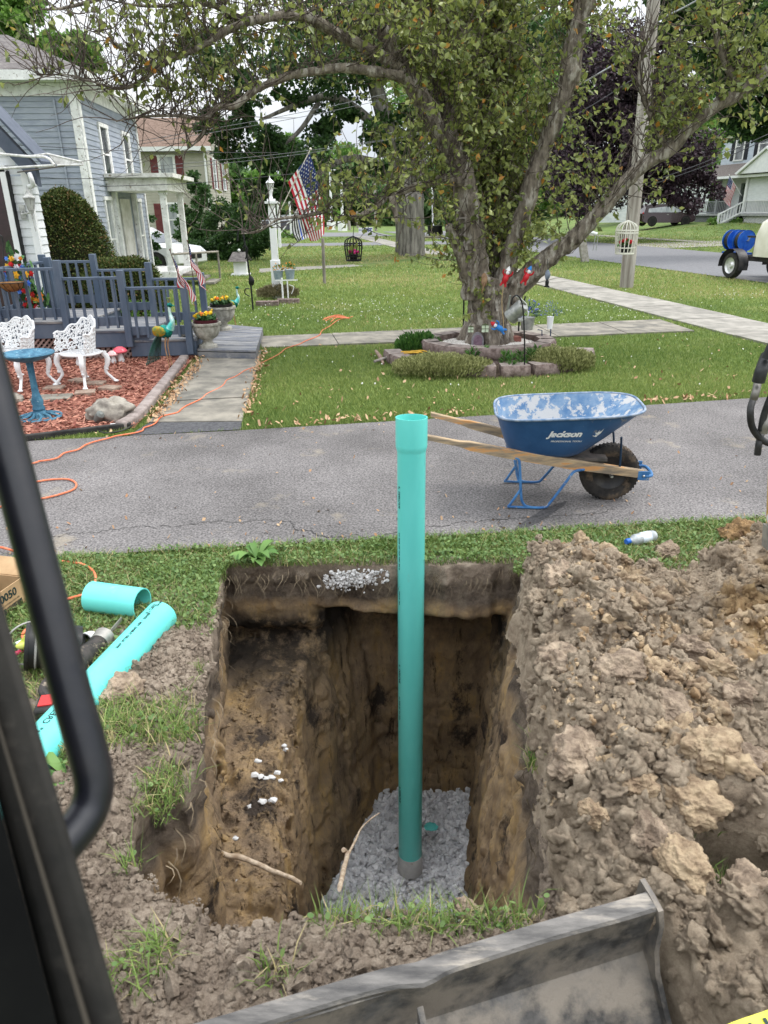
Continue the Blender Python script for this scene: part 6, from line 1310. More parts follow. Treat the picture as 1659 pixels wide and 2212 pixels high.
g = np.random.default_rng(6); a = g.uniform(0, 6.28, 2600); r = .3 + .35 * g.random(2600); x, y = bc[0] + r * np.cos(a), bc[1] + r * np.sin(a) * .85
mb = MB(); mb.blobs(np.stack([x, y, .205 + 0 * x], -1), .012, 1, .3, seed=4); solo('white_pebbles', mb, mat('marble_chips', (.5, .47, .43), (.75, .72, .68), attr=True, lo=0, hi=1, rough=.8), 'white marble chips round the foot of the old tree', 'pebbles', kind='stuff')
# plants in the ring
def tuft(lb, c, rx, ry, h, n, leaf, m, seed, name='sedum_plant', up=.9):
    g = np.random.default_rng(seed); a = g.uniform(0, 6.28, n); r = np.sqrt(g.random(n)); x = c[0] + rx * r * np.cos(a); y = c[1] + ry * r * np.sin(a)
    top = h * np.sqrt(np.clip(1 - .75 * r * r, 0, 1)) * (1 + .18 * fbm(np.stack([x, y, 0 * x], -1), 9, 2, seed)); z = c[2] + top * g.random(n) ** .55
    return solo(name, leafquads(np.stack([x, y, z], -1), np.stack([np.cos(a) * .5, np.sin(a) * .5, up + 0 * a], -1) + g.normal(0, .35, (n, 3)), leaf, leaf * .3, seed, None, -.2), m, lb, 'plant', org=(c[0], c[1], 0), smooth=None)
M_sed = mat('pale_sedum', (.15, .17, .055), (.45, .46, .2), attr=True, lo=0, hi=1, rough=.7, trans=.2); M_lily = mat('lily_leaves', (.03, .11, .02), (.12, .25, .05), attr=True, lo=0, hi=1, rough=.5, trans=.2)
p = G(955, 800, .08); tuft('sprawling straw green sedum spilling over the left of the stone ring', (p[0], p[1] + .08, .02), .62, .36, .24, 9000, .045, M_sed, 1)
p = G(1215, 790, .08); tuft('bushy yellow green sedum spilling over the right of the stone ring', (p[0], p[1] + .1, .02), .42, .3, .27, 7000, .045, M_sed, 2)
p = G(905, 760, .08); tuft('feathery green plant at the rear left of the stone ring', (p[0], p[1] + .05, .02), .34, .22, .3, 2600, .06, M_lily, 3)
for k, (px, py) in enumerate([(1025, 782), (1045, 780), (1090, 790), (1105, 795), (1125, 790), (1145, 785), (1160, 778), (1015, 785)]):
    p = G(px, py, .1); n = 70; g = np.random.default_rng(k + 70); hs = g.random(n); an = g.uniform(0, 6.28, n)
    solo('lily_plant', leafquads(np.stack([p[0] + .01 * np.cos(an), p[1] + .01 * np.sin(an), .09 + .16 * hs], -1), np.stack([np.cos(an), np.sin(an), .7 + hs], -1), .085, .016, k, None, .3), M_lily, ['lily shoot at the foot of the upper blocks, left of the middle', 'lily shoot just right of the leftmost lily pair', 'lily shoot in the middle clump, leftmost', 'lily shoot in the middle clump, second from left', 'lily shoot in the middle clump before the square block', 'lily shoot left of the iron hook', 'lily shoot at the iron hook', 'leftmost lily shoot in the ring'][k], 'plant', group='lilies in the stone ring', org=(p[0], p[1], .08), smooth=None)
# ================================================================ green sewer pipes
M_pvc = mat('green_pvc', (.12, .6, .55), (.15, .66, .61), scale=3, detail=8, rough=.32, spec=.45, c3=(.25, .36, .28), s3=9, t3=(.64, .78), stretch=(1, 1, .3), bump=.04, bscale=6)
M_ink = mat('black_ink', (.01, .03, .03), rough=.6)
def wraptext(body, size, T, R, bold=0., sx=1.):
    """lettering laid on a cylinder: T maps (along, angle, radius) to a point; reading direction runs along the pipe"""
    v, f = text_mesh(body, size, bold, sx=sx); return MB().add([T(x, y / R, R + .0012) for x, y in v[:, :2]], f)
def pipe(name, label, A, B, R, bell=None, cat='pipe', th=.006, txt=None, dirx=(0, -1, 0), group=None):
    A = np.array(A, float); B = np.array(B, float); ax = unit(B - A); L = np.linalg.norm(B - A); t = thing(name, label, cat, A, group=group)
    u = unit(np.array(dirx) - ax * np.dot(dirx, ax)); w = np.cross(ax, u); Rm = np.column_stack([u, w, ax])
    if bell: prof = [(R - th, 0), (R, 0), (R, L - .195), (R + .0022, L - .185), (R + .007, L - .17), (R + .0088, L - .155), (R + .0088, L), (R + .003, L), (R + .004, L - .16), (R - th, L - .19), (R - th, 0)]
    else: prof = [(R - th, 0), (R, 0), (R, L), (R - th, L), (R - th, 0)]
    part('tube', MB().lathe(prof, A, 64, R=Rm), M_pvc, t, smooth=40)
    T = lambda s, a, r: A + ax * s + (u * math.cos(a) + w * math.sin(a)) * r
    for k, (body, size, s0, a0, sg) in enumerate(txt or []):
        mb = wraptext(body, size, lambda x, a, r: T(s0 + sg * x, a0 + sg * a * 1., r), R, .0006); part('printing', mb, M_ink, t, smooth=None)
    return t, T
pT = YP(889, 901, 3.78); pB = YP(886, 1846, 3.6); pdir = unit(pT - pB)
t_, T_ = pipe('standpipe', 'tall upright green sewer pipe with bell end standing in the gravel of the pit', pB, pT, .0797, bell=True,
     txt=[('6"  CRESTLINE', .021, np.linalg.norm(pT - pB) - .45, -1.05, -1), ('PVC  SEWER  PIPE  ASTM  D3034  SDR 35', .013, np.linalg.norm(pT - pB) - .78, -1.05, -1), ('MADE IN USA   220715', .009, np.linalg.norm(pT - pB) - 1.08, -1.05, -1),
          ('6"  CRESTLINE', .021, np.linalg.norm(pT - pB) - 1.6, -1.05, -1), ('PVC  SEWER  PIPE  ASTM  D3034', .012, np.linalg.norm(pT - pB) - 1.85, -1.05, -1), ('6" CRESTLINE', .021, .55, -1.05, -1)])
Rm = np.column_stack([unit(np.cross((0, 1, 0), pdir)), unit(np.cross(pdir, unit(np.cross((0, 1, 0), pdir)))), pdir])
part('collar', MB().lathe([(.082, -.13), (.0865, -.13), (.0865, .012), (.085, .018), (.0815, .016), (.0815, -.1)], pB, 64, R=Rm), mat('grey_pvc', (.45, .45, .45), (.6, .6, .58), scale=8, rough=.6, c3=(.3, .2, .12), s3=5, t3=(.62, .7)), t_)
g1 = G(196, 1302, .0797); g2 = G(306, 1300, .0797)
pa = YP(196, 1282, g1[1] + .05); pb = YP(306, 1294, g1[1] - .03); pa[2] = pb[2] = .088
pipe('pipe_offcut', 'short green offcut of sewer pipe lying on the grass behind the long green pipe', pa, pb, .0797)
a_ = G(349, 1330, .088); b_ = G(80, 1625, .088); d_ = unit(a_ - b_); b2 = b_ - d_ * .5
L1 = np.linalg.norm(a_ - b2)
pipe('long_pipe', 'long green sewer pipe lying diagonally on the grass at the left of the pit', b2, a_, .0797, dirx=(0, 0, 1), txt=[('6"  CRESTLINE  PVC', .036, .5 + .17, 0, 1), ('PPFA  ALLIED TUBING  PSM  -  SEWER', .018, .5 + .72, .05, 1), ('UNI BELL  2  18', .013, .5 + .98, .1, 1), ('6" CRES', .026, L1 - .07, -.1, 1)])
# teal scrap in the gravel, roots
p = G(930, 1787, -2.17); solo('plastic_scrap', MB().blob((p[0], p[1], -2.165), .05, 2, .5, sq=(1, .8, .12), seed=3), M_pvc, 'small scrap of green plastic lying on the gravel right of the upright pipe', 'scrap')
M_root = mat('dry_root', (.3, .22, .15), (.5, .41, .31), scale=25, rough=.9, bump=.5)
rt = [(443, 1822, -.72), (460, 1836, -.72), (490, 1848, -.74), (520, 1852, -.75), (555, 1866, -.76), (590, 1882, -.76), (625, 1895, -.74), (650, 1908, -.72)]
solo('root', MB().tube([G(x, y, z) for x, y, z in rt], [.014, .016, .012, .012, .011, .011, .01, .008], 10, 6, noise=.4, nsc=20), M_root, 'long pale bent root lying across the shelf of the pit', 'root', smooth=60)
solo('root', MB().tube([G(x, y, z) for x, y, z in [(733, 1922, -.2), (742, 1880, -.55), (750, 1845, -.75), (742, 1836, -.72)]], [.008, .011, .012, .011], 10, 6, noise=.4, nsc=20).tube([G(x, y, z) for x, y, z in [(750, 1850, -.72), (768, 1815, -.8), (780, 1790, -.85), (800, 1770, -.9), (820, 1756, -.92)]], [.007, .006, .005, .004, .003], 8, 5, noise=.3, nsc=20), M_root, 'forked pale root standing up at the edge of the gravel', 'root', smooth=60)

# ================================================================ wheelbarrow (local x runs to the nose)
M_tub = mat('barrow_blue', (.016, .07, .19), (.03, .1, .245), scale=5, detail=8, rough=.42, spec=.5, c3=(.25, .24, .23), s3=13, t3=(.64, .7), bump=.12, bscale=20)
M_tubin = mat('concrete_crusted_blue', (.08, .17, .31), (.2, .29, .4), scale=12, detail=10, rough=.8, c3=(.45, .45, .45), s3=10, t3=(.5, .54), bump=.25, bscale=30)
M_hand = mat('weathered_ash', (.19, .155, .12), (.45, .33, .2), scale=10, detail=10, rough=.85, c3=(.52, .26, .1), s3=5, t3=(.56, .62), stretch=(.22, 3, 3), bump=.5, bscale=30)
M_bsteel = mat('blue_steel', (.03, .11, .28), (.06, .19, .4), scale=14, rough=.45, c3=(.3, .28, .26), s3=22, t3=(.62, .68))
wb = thing('wheelbarrow', 'dirty blue wheelbarrow with wooden handles and one black wheel on the asphalt', 'wheelbarrow', (0, 0, 0))
def tubring(t, off=0.):
    cx = -.47 + .125 * t + .0; hl = .23 + .235 * t ** .85; hw = .2 + .135 * t ** .8; z = .365 + (.275 + .055 * 0) * t; hl -= off; hw -= off
    an = np.linspace(0, 2 * math.pi, 73)[:-1]; c, s_ = np.cos(an), np.sin(an); pw = .42 + .1 * t
    pwx = np.where(c > 0, .62, .36); x = cx + np.sign(c) * np.abs(c) ** pwx * hl; y = np.sign(s_) * np.abs(s_) ** .5 * hw
    x = x + np.where(c > 0, .03 * t * t, 0) * np.abs(c); zz = z + t * (.055 * (x + .86)) + off * .4 * (t < .01)
    return np.stack([x, y, zz], -1)
ts = [0, .03, .1, .25, .45, .7, .9, 1.]
Z0 = np.array([tubring(t) for t in ts]); Z0[0] = Z0[0] * np.array([1, .9, 1]) + (-.02, 0, -.012)
cl = np.concatenate([Z0, Z0[:, :1]], 1)
mb = MB(); mb.grid(cl[:, ::-1]); mb.add(Z0[0] , [list(range(72))])
part('tray', mb, M_tub, wb, smooth=50)
Zi = np.array([tubring(t, .006) for t in ts]); mb = MB(); ci = np.concatenate([Zi, Zi[:, :1]], 1); mb.grid(ci); mb.add(Zi[0] + (0, 0, .002), [list(range(72))[::-1]]); part('tray_inside', mb, M_tubin, wb, smooth=50)
mb = MB(); mb.tube(tubring(1., -.006), .0095, 8, closed=True); part('rim', mb, mat('scuffed_rim', (.1, .17, .28), (.3, .34, .4), scale=18, rough=.6, bump=.2), wb, smooth=180)
def tubside(x, t, off=.003):
    R_ = tubring(t); R_ = R_[R_[:, 1] < 0]; R_ = R_[np.argsort(R_[:, 0])]; y = np.interp(x, R_[:, 0], R_[:, 1]); z = np.interp(x, R_[:, 0], R_[:, 2]); return (x, y - off, z)
for body, size, x0, t0, sh, bd, sx in (('Jackson', .066, -.37, .62, .35, .0032, 1.05), ('PROFESSIONAL TOOLS', .0185, -.355, .44, .3, .0004, 1.05)):
    v, f = text_mesh(body, size, bd, sh, sx); mb = MB().add([tubside(x0 + x, t0 + y / .33) for x, y in v[:, :2]], f); part('lettering', mb, mat('worn_white_print', (.7, .71, .72), (.8, .8, .8), scale=3, rough=.5, c3=(.03, .11, .3), s3=30, t3=(.58, .6)), wb, smooth=None)
mb = MB(); mb.add([tubside(-.17 + x, .6 + y) for x, y in [(-.02, -.04), (.005, -.07), (.03, .02), (.045, .13), (.028, .06), (.02, .1), (.008, .04), (-.005, .05)]], [list(range(8))]); part('lettering', mb, MATS['worn_white_print'], wb, smooth=None)
for s_ in (-1, 1):
    pts = [(-1.27, s_ * .29, .515), (-1.05, s_ * .268, .468), (-.98, s_ * .262, .452), (-.75, s_ * .235, .40), (-.3, s_ * .165, .31), (.215, s_ * .088, .222)]
    wd = [(.032, .034), (.036, .038), (.036, .062), (.038, .066), (.038, .07), (.036, .055)]; P = []
    for (x, y, z), (w, h) in zip(pts, wd): P.append([(x, y - w / 2, z - h / 2), (x, y + w / 2, z - h / 2), (x, y + w / 2, z + h / 2), (x, y - w / 2, z + h / 2), (x, y - w / 2, z - h / 2)])
    mb = MB().grid(P); mb.poly(P[0][:4]); mb.poly(P[-1][:4][::-1]); part('handle', mb, M_hand, wb, bev=.007)
    mb = MB(); c_ = [( -.66, s_ * .235, .36), (-.64, s_ * .24, .3), (-.62, s_ * .25, .1), (-.6, s_ * .25, .04), (-.56, s_ * .25, .016), (-.46, s_ * .25, .016), (-.42, s_ * .245, .05), (-.32, s_ * .22, .2), (-.27, s_ * .19, .26), (-.2, s_ * .165, .27)]
    mb.tube([(-.74, s_ * .23, .365)] + c_, .0095, 8, 4); mb.tube([(-.62, s_ * .25, .15), (-.69, s_ * .25, .03), (-.69, s_ * .25, .014), (-.5, s_ * .25, .012)], .009, 8, 3)
    part('leg', mb, M_bsteel, wb)
    mb = MB(); mb.tube([(.045, s_ * .115, .25), (.035, s_ * .13, .4), (.02, s_ * .16, .5)], .0075, 8, 3); part('brace', mb, mat('dark_blue_steel', (.015, .035, .07), rough=.4), wb)
mb = MB(); mb.bar((-.64, -.25, .2), (-.64, .25, .2), .02, .008); part('cross_brace', mb, M_bsteel, wb)
mb = MB(); mb.tube([(.215, -.107, .212), (.26, -.102, .213), (.275, -.05, .214), (.275, .05, .214), (.26, .1, .213), (.215, .107, .212)], .012, 8, 3)
for s_ in (-1, 1): mb.box((.21, s_ * .111, .216), (.075, .007, .065), rz=0)
part('nose_bracket', mb, M_bsteel, wb, bev=.002)
mb = MB(); mb.box((-.3, 0, .335), (.5, .3, .02)); mb.box((-.12, 0, .3), (.1, .26, .05)); part('riser', mb, mat('riser_wood', (.06, .055, .05), (.12, .1, .09), scale=10, rough=.9), wb)
tr = MB(); an = np.linspace(0, 2 * math.pi, 25)[:-1]; Ry = np.array([[1, 0, 0], [0, 0, 1], [0, -1, 0.]])
tr.lathe([(.118, -.035), (.15, -.05), (.178, -.052), (.196, -.04), (.203, -.015), (.203, .015), (.196, .04), (.178, .052), (.15, .05), (.118, .035)], (0, 0, .203), 64, R=Ry)
for k in range(48):
    a = k * math.pi / 24
    for s_ in (-1, 1): tr.box((.1985 * math.cos(a), s_ * .022, .203 + .1985 * math.sin(a)), (.012, .03, .009), R=np.array(Matrix.Rotation(-a + math.pi / 2 + s_ * .0, 3, 'Y')))
wh = part('wheel', tr, mat('muddy_tyre', (.016, .015, .015), (.045, .04, .036), scale=10, detail=9, rough=.9, c3=(.15, .11, .075), s3=7, t3=(.52, .66), bump=.4), wb, smooth=40)
mb = MB().lathe([(.0, -.045), (.02, -.045), (.03, -.03), (.045, -.012), (.085, -.018), (.1, -.028), (.118, -.036), (.124, -.03), (.12, 0), (.124, .03), (.118, .036), (.1, .028), (.085, .018), (.045, .012), (.03, .03), (.02, .045), (0, .045)], (0, 0, .203), 48, R=Ry); rm_ = part('wheel_rim', mb, mat('black_enamel', (.012, .012, .014), (.04, .035, .03), scale=12, rough=.35), wh)
mb = MB(); mb.tube([(0, -.12, .205), (0, .12, .205)], .009, 10); mb.lathe([(0, -.1), (.012, -.1), (.012, -.075), (0, -.075)], (0, 0, .203), 6, R=Ry); part('axle', mb, mat('zinc', (.5, .5, .48), metal=.8, rough=.4), wb)
for s_ in (-1, 1):
    mb = MB(); mb.blob((.21, s_ * .118, .216), .009, 1, 0); part('bolt', mb, MATS['zinc'], wb)
wb.location = (1.585, 4.70, .012); wb.rotation_euler = (0, 0, rad(-6.5))

# ================================================================ bottle, cord, box, tools
M_bt = mat('cloudy_plastic', (.42, .46, .48), (.66, .7, .72), scale=30, rough=.12, spec=.7, trans=.4)
a_ = G(1352, 1172, .045); b_ = G(1414, 1158, .045); ax = unit(b_ - a_); a_[2] = b_[2] = .05; Rb = np.column_stack([unit(np.cross((0, 0, 1), ax)), unit(np.cross(ax, unit(np.cross((0, 0, 1), ax)))), ax])
L_b = np.linalg.norm(b_ - a_); t = thing('bottle', 'empty clear plastic bottle with blue cap lying on the grass by the asphalt', 'bottle', a_)
k_ = L_b / .21
part('bottle_body', MB().lathe(np.array([(.012, .018), (.013, .03), (.03, .055), (.034, .07), (.032, .085), (.034, .1), (.034, .19), (.03, .205), (.0, .2)]) * k_, a_, 32, R=Rb), M_bt, t)
part('cap', MB().lathe(np.array([(0, 0), (.016, 0), (.017, .004), (.017, .026), (0, .026)]) * k_, a_, 24, R=Rb), mat('cap_blue', (.02, .12, .5), rough=.4), t)
mb = MB().lathe(np.array([(.0346, .1), (.0346, .165)]) * k_, a_, 32, R=Rb); lbl = part('paper_label', mb, mat('label_film', (.5, .6, .72), (.74, .78, .82), scale=22, rough=.35), t)
v, f = text_mesh('WATER', .022 * k_, .0008); mb = MB().add([a_ + ax * (.133 * k_ + x) + (Rb[:, 0] * math.cos(4.2 + y / .035 / k_) + Rb[:, 1] * math.sin(4.2 + y / .035 / k_)) * .0352 * k_ for x, y in v[:, :2]], f); part('lettering', mb, mat('label_blue', (.03, .12, .4), rough=.5), lbl, smooth=None)

M_cord = mat('orange_cord', (.62, .14, .06), (.72, .22, .11), scale=20, rough=.5)
def cord(pts, k=8, z=.028, lift=0.): 
    P = [G(x, y, z) for x, y in pts]; return catmull(P, k)
c1 = [(762, 684), (735, 690), (705, 708), (690, 722), (660, 738), (630, 748), (600, 765), (557, 790), (540, 797), (505, 813), (485, 828), (455, 848), (420, 868), (385, 888), (350, 902), (322, 920), (300, 932), (250, 942), (205, 955), (160, 972), (130, 985), (95, 995), (60, 1003), (0, 1018)]
mb = MB(); w_ = cord(c1); w_ = w_ + np.stack([.02 * np.sin(np.arange(len(w_)) * .55), .02 * np.cos(np.arange(len(w_)) * .4), 0 * np.arange(len(w_))], -1); mb.tube(w_, .0075, 8)
solo('extension_cord', mb, M_cord, 'orange extension cord running over the lawn, front walk and asphalt to the left', 'cord', org=(-2, 8, 0), smooth=180)
c2 = [(-40, 1030), (20, 1055), (60, 1045), (100, 1037), (145, 1035), (164, 1044), (160, 1056), (135, 1066), (100, 1075), (60, 1082), (0, 1095), (-60, 1110)]
solo('extension_cord', MB().tube(cord(c2, 8, .024), .0075, 8), M_cord, 'narrow loop of orange extension cord lying on the asphalt behind the black handle', 'cord', smooth=180)
c3 = [(-40, 1178), (0, 1182), (30, 1190), (90, 1208), (140, 1213), (175, 1218), (195, 1228), (206, 1243), (204, 1262), (190, 1280), (160, 1290), (140, 1296), (110, 1310), (75, 1345), (52, 1365), (50, 1378), (65, 1392), (76, 1402), (74, 1415), (62, 1425)]
solo('extension_cord', MB().tube(cord(c3, 8, .04), .0075, 8), M_cord, 'orange extension cord winding through the grass past the short green pipe', 'cord', smooth=180)
# red bits of cord end on the far lawn
c = G(755, 688, .05); mb = MB()
for k in range(5): a = 2.4 + k * .35; mb.tube([c, c + (.3 * math.cos(a), .3 * math.sin(a) + .1, .03), c + (.5 * math.cos(a + .2), .5 * math.sin(a + .3), .0)], .007, 5, 3)
solo('red_twig', mb, M_cord, 'small orange red bundle of twine on the lawn behind the house walk', 'twine')

M_card = mat('cardboard', (.33, .21, .11), (.43, .29, .16), scale=6, detail=9, rough=.9)
c0, c1_, = G(22, 1338, 0), G(66, 1305, 0); rx_ = unit(c1_ - c0); ry_ = np.array([-rx_[1], rx_[0], 0]); W_ = .33; D_ = .3; H_ = .15
FB2 = Fr(c0 + (0, 0, .02), rx_); bx = thing('cardboard_box', 'open brown cardboard box printed 40050 on the grass at the left edge', 'box', c0)
wx = -.18
mb = MB(); FB2.box(mb, wx + W_ / 2, H_ / 2, W_, H_, .006, -.006); FB2.box(mb, wx + W_ / 2, H_ / 2 + .02, W_, H_ + .04, .006, -D_); FB2.box(mb, wx + .003, H_ / 2, .006, H_, D_ - .004, -D_); FB2.box(mb, wx + W_ - .003, H_ / 2, .006, H_, D_ - .004, -D_); FB2.box(mb, wx + W_ / 2, .003, W_ - .01, .006, D_ - .01, -D_); part('box_body', mb, M_card, bx)
for s_, x in ((-1, wx), (1, wx + W_)):
    mb = MB(); q = FB2.p(x, H_, 0); q2 = FB2.p(x, H_, -D_); o_f = FB2.r * s_ * .1 + (0, 0, .02 * s_ + .03); mb.add([q, q2, q2 + o_f, q + o_f, q + (0, 0, .005), q2 + (0, 0, .005), q2 + o_f + (0, 0, .005), q + o_f + (0, 0, .005)], [(0, 1, 2, 3), (4, 7, 6, 5), (0, 3, 7, 4), (1, 5, 6, 2), (2, 6, 7, 3), (0, 4, 5, 1)]); part('flap', mb, M_card, bx)
v, f = text_mesh('40050', .06, .0016); mb = MB().add([FB2.p(wx + W_ - .14 + x, .105 + y, .0015) for x, y in v[:, :2]], f); part('lettering', mb, M_ink, bx, smooth=None)
mb = MB(); xx = .0; g = np.random.default_rng(2)
while xx < .2:
    w = g.uniform(.002, .006); FB2.box(mb, wx + W_ - .24 + xx, .03, w, .04, .001, .0005); xx += w + g.uniform(.002, .005)
part('barcode', mb, M_ink, bx); 
v, f = text_mesh('BOX 40 PCS WHOLESALE PACK SIZE', .0105, .0001); mb = MB().add([FB2.p(wx + W_ - .14 + x, .065 + y, .0015) for x, y in v[:, :2]], f); part('lettering', mb, M_ink, bx, smooth=None)
mb = MB(); FB2.box(mb, wx + W_ * .55, H_ - .01, .15, .05, .0015, -D_ + .006 + .0005); part('paper_label', mb, M_white, bx)
# tools on the grass: level, spray can, cordless saw, black bucket
mb = MB(); a_ = G(38, 1398, .03); b_ = G(118, 1362, .03); mb.bar(a_, b_, .03, .045); o = solo('level', mb, M_white, 'white and red spirit level lying in the grass behind the bucket', 'level', bev=.003)
lv = thing('marking_wand', 'pink and white striped rod lying beside the spirit level', 'rod', a_); part('rod', MB().tube([a_ + (-.0, -.05, -.01), b_ + (.0, -.05, -.01)], .011, 10), mat('pink_plastic', (.75, .05, .15), rough=.4), lv)
c = G(95, 1455, .0) ; bk = thing('bucket', 'muddy black plastic bucket tipped on its side in the grass, yellow rag behind it', 'bucket', c); Rk = np.array(Matrix.Rotation(rad(78), 3, 'Y') @ Matrix.Rotation(0, 3, 'Z')); Rk = _rm(rad(200), 'z') @ Rk
cc = c + (0.03, .08, .1)
M_bk = mat('muddy_black_plastic', (.012, .012, .012), (.03, .028, .026), scale=8, rough=.4, c3=(.2, .16, .12), s3=14, t3=(.6, .68))
part('bucket_body', MB().lathe([(0, -.12), (.085, -.12), (.105, .1), (.112, .1), (.112, .115), (.1, .115), (.083, -.11), (0, -.11)], cc, 40, R=Rk), M_bk, bk)
for z in (.03, .07): part('hoop', MB().lathe([(.1, z - .006), (.112, z), (.1, z + .006)], cc, 40, R=Rk), mat('grey_wire', (.35, .34, .32), rough=.4), bk)
part('bail', MB().tube([cc + Rk @ np.array([.11 * math.cos(a), .11 * math.sin(a) * .3 - .02, .1 + .1 * math.sin(a)]) for a in np.linspace(0, math.pi, 12)], .004, 6, 2), MATS['grey_wire'], bk)
solo('yellow_rag', MB().blob(G(88, 1425, 0) + (0, 0.06, .06), .09, 3, .5, sq=(1.2, .6, .5), seed=5), mat('hi_vis_rag', (.5, .55, .08), (.65, .65, .35), scale=8, rough=.9), 'crumpled pale yellow rag behind the black bucket', 'rag')
p = G(105, 1530, .06); sw = thing('cordless_saw', 'muddy black and red cordless saw lying against the long green pipe', 'saw', (p[0], p[1], 0))
dd = unit(G(205, 1410, .06) - p); FS = lambda s, o=0, z=0: np.array([p[0], p[1], 0]) + dd * s + np.array([-dd[1], dd[0], 0]) * o + np.array([0, 0, z])
M_tool = mat('muddy_tool_black', (.02, .019, .018), (.06, .05, .045), scale=14, rough=.6, c3=(.3, .24, .18), s3=16, t3=(.56, .64), bump=.3)
part('battery', MB().box(FS(0, 0, .06), (.12, .085, .075), rz=math.atan2(dd[1], dd[0]) + .3), M_tool, sw, bev=.012); mb = MB().box(FS(0, 0, .1), (.07, .055, .006), rz=math.atan2(dd[1], dd[0]) + .3); part('battery_sticker', mb, mat('tool_red', (.5, .03, .03), rough=.4), sw)
part('motor_body', MB().tube([FS(.1, .02, .08), FS(.2, .02, .08), FS(.34, .02, .075), FS(.46, .01, .07)], [.035, .05, .05, .04], 16, 4), M_tool, sw); part('grip', MB().tube([FS(.03, 0, .07), FS(.06, .05, .1), FS(.15, .06, .1), FS(.2, .02, .09)], .02, 10, 4), M_tool, sw)
part('front_boot', MB().tube([FS(.46, .01, .07), FS(.52, .01, .07)], [.045, .05], 16), mat('worn_steel', (.25, .24, .22), (.4, .38, .35), scale=14, rough=.5, metal=.5), sw); part('blade', MB().box(FS(.6, 0, .07), (.16, .003, .02), rz=math.atan2(dd[1], dd[0])), MATS['worn_steel'], sw)
p = G(198, 1376, .03); solo('paper_cup', MB().lathe([(0, 0), (.03, 0), (.038, .09), (.033, .09), (.027, .01)], p, 24, R=np.array(Matrix.Rotation(1.2, 3, 'X'))), M_white, 'white paper cup lying behind the saw beside the black handle', 'cup')
# weeds
def weed(lb, px, py, z0, r, n, seed, m):
    p = G(px, py, z0); g = np.random.default_rng(seed); t = MB()
    for k in range(n):
        a = g.uniform(0, 6.28); L = r * g.uniform(.6, 1.1); d = np.array([math.cos(a), math.sin(a), 0]); s = np.array([-d[1], d[0], 0]); w = L * .16; up = g.uniform(.25, .7)
        C = [p + d * L * u + (0, 0, L * up * math.sin(u * 2.2) + .005) for u in np.linspace(0, 1, 6)]; wd = [.15, .5, .9, 1.1, .8, .05]
        t.grid([[c + s * w * q * j + (0, 0, .25 * w * q * abs(j)) for j in (-1, 0, 1)] for c, q in zip(C, wd)], rnd=g.random())
    return solo('weed', t, m, lb, 'weed', group='broad leaved weeds', smooth=60)
M_weed = mat('weed_leaves', (.06, .15, .03), (.17, .3, .08), attr=True, lo=0, hi=1, rough=.5, trans=.25)
weed('dandelion rosette on the grass strip above the left corner of the pit', 555, 1213, .03, .15, 26, 1, M_weed)
weed('flattened broad leaf weed under the long green pipe', 268, 1600, .03, .1, 9, 2, M_weed); weed('broad leaf weed left of the small grass mound', 290, 1840 - 230, .03, .08, 8, 3, M_weed); weed('limp broad leaf weed on the soil below the flattened weed', 225, 1655, .03, .1, 8, 4, M_weed); weed('broad leaf weed near the black handle bend', 150, 1690, .03, .12, 9, 5, M_weed)

# ================================================================ excavator: blade, cab frame, grab handle, hoses, dipper
ex = thing('excavator', 'muddy compact excavator seen from its cab with black frame, dozer blade and hoses', 'excavator', (0, -.2, 0))
M_bl = mat('scraped_blade_steel', (.03, .03, .03), (.11, .105, .1), scale=11, detail=12, rough=.6, c3=(.2, .175, .145), s3=7, t3=(.42, .58), bump=.35, bscale=28, metal=.25, spec=.5)
M_bl2 = mat('bare_blade_edge', (.06, .058, .057), (.17, .16, .15), scale=14, detail=12, rough=.6, c3=(.3, .27, .23), s3=12, t3=(.55, .68), bump=.4, metal=.2, stretch=(.4, 2, 1))
bz = .36
eR = G(1397, 1925, bz); eL = G(420, 2212, bz); bd = unit(eR - eL); bn = np.array([-bd[1], bd[0], 0]) # bn points away from the cab
Lb = 1.55; o = eR - bd * Lb
def BP(s, q, z): return o + bd * s + bn * q + (0, 0, z - bz)
prof = [(.0, bz), (-.036, bz - .008), (-.041, bz - .016), (-.022, bz - .17), (-.025, bz - .185), (-.045, bz - .2), (-.2, bz - .4)]
ss = np.linspace(0, Lb, 60); g = np.random.default_rng(1); dent = .0025 * np.array([vn(np.array([s * 4., 0, 0]), 3) for s in ss]) - .009 * np.exp(-((ss - .95) / .04) ** 2)
P = np.array([[BP(s, q + (dn if k in (1, 2) else 0) * 1.5, z + (dn if k == 0 else 0)) for k, (q, z) in enumerate(prof)] for s, dn in zip(ss, dent)])
mb = MB(); mb.grid(P[:, 2:]); mb.grid(np.array([[BP(s, q + .014, z) for q, z in prof[2:]] for s in ss])[:, ::-1]); part('blade', mb, M_bl, ex, smooth=40)
mb = MB(); mb.grid(P[:, :3]); mb.grid(np.array([[BP(s, q + (.002 if k else 0), z - .012) for k, (q, z) in enumerate(prof[:3])] for s in ss])[:, ::-1]); mb.grid(np.stack([P[:, 0], P[:, 0] - (0, 0, .014)], 1)[:, ::-1]); part('blade_edge', mb, M_bl2, ex, smooth=40)
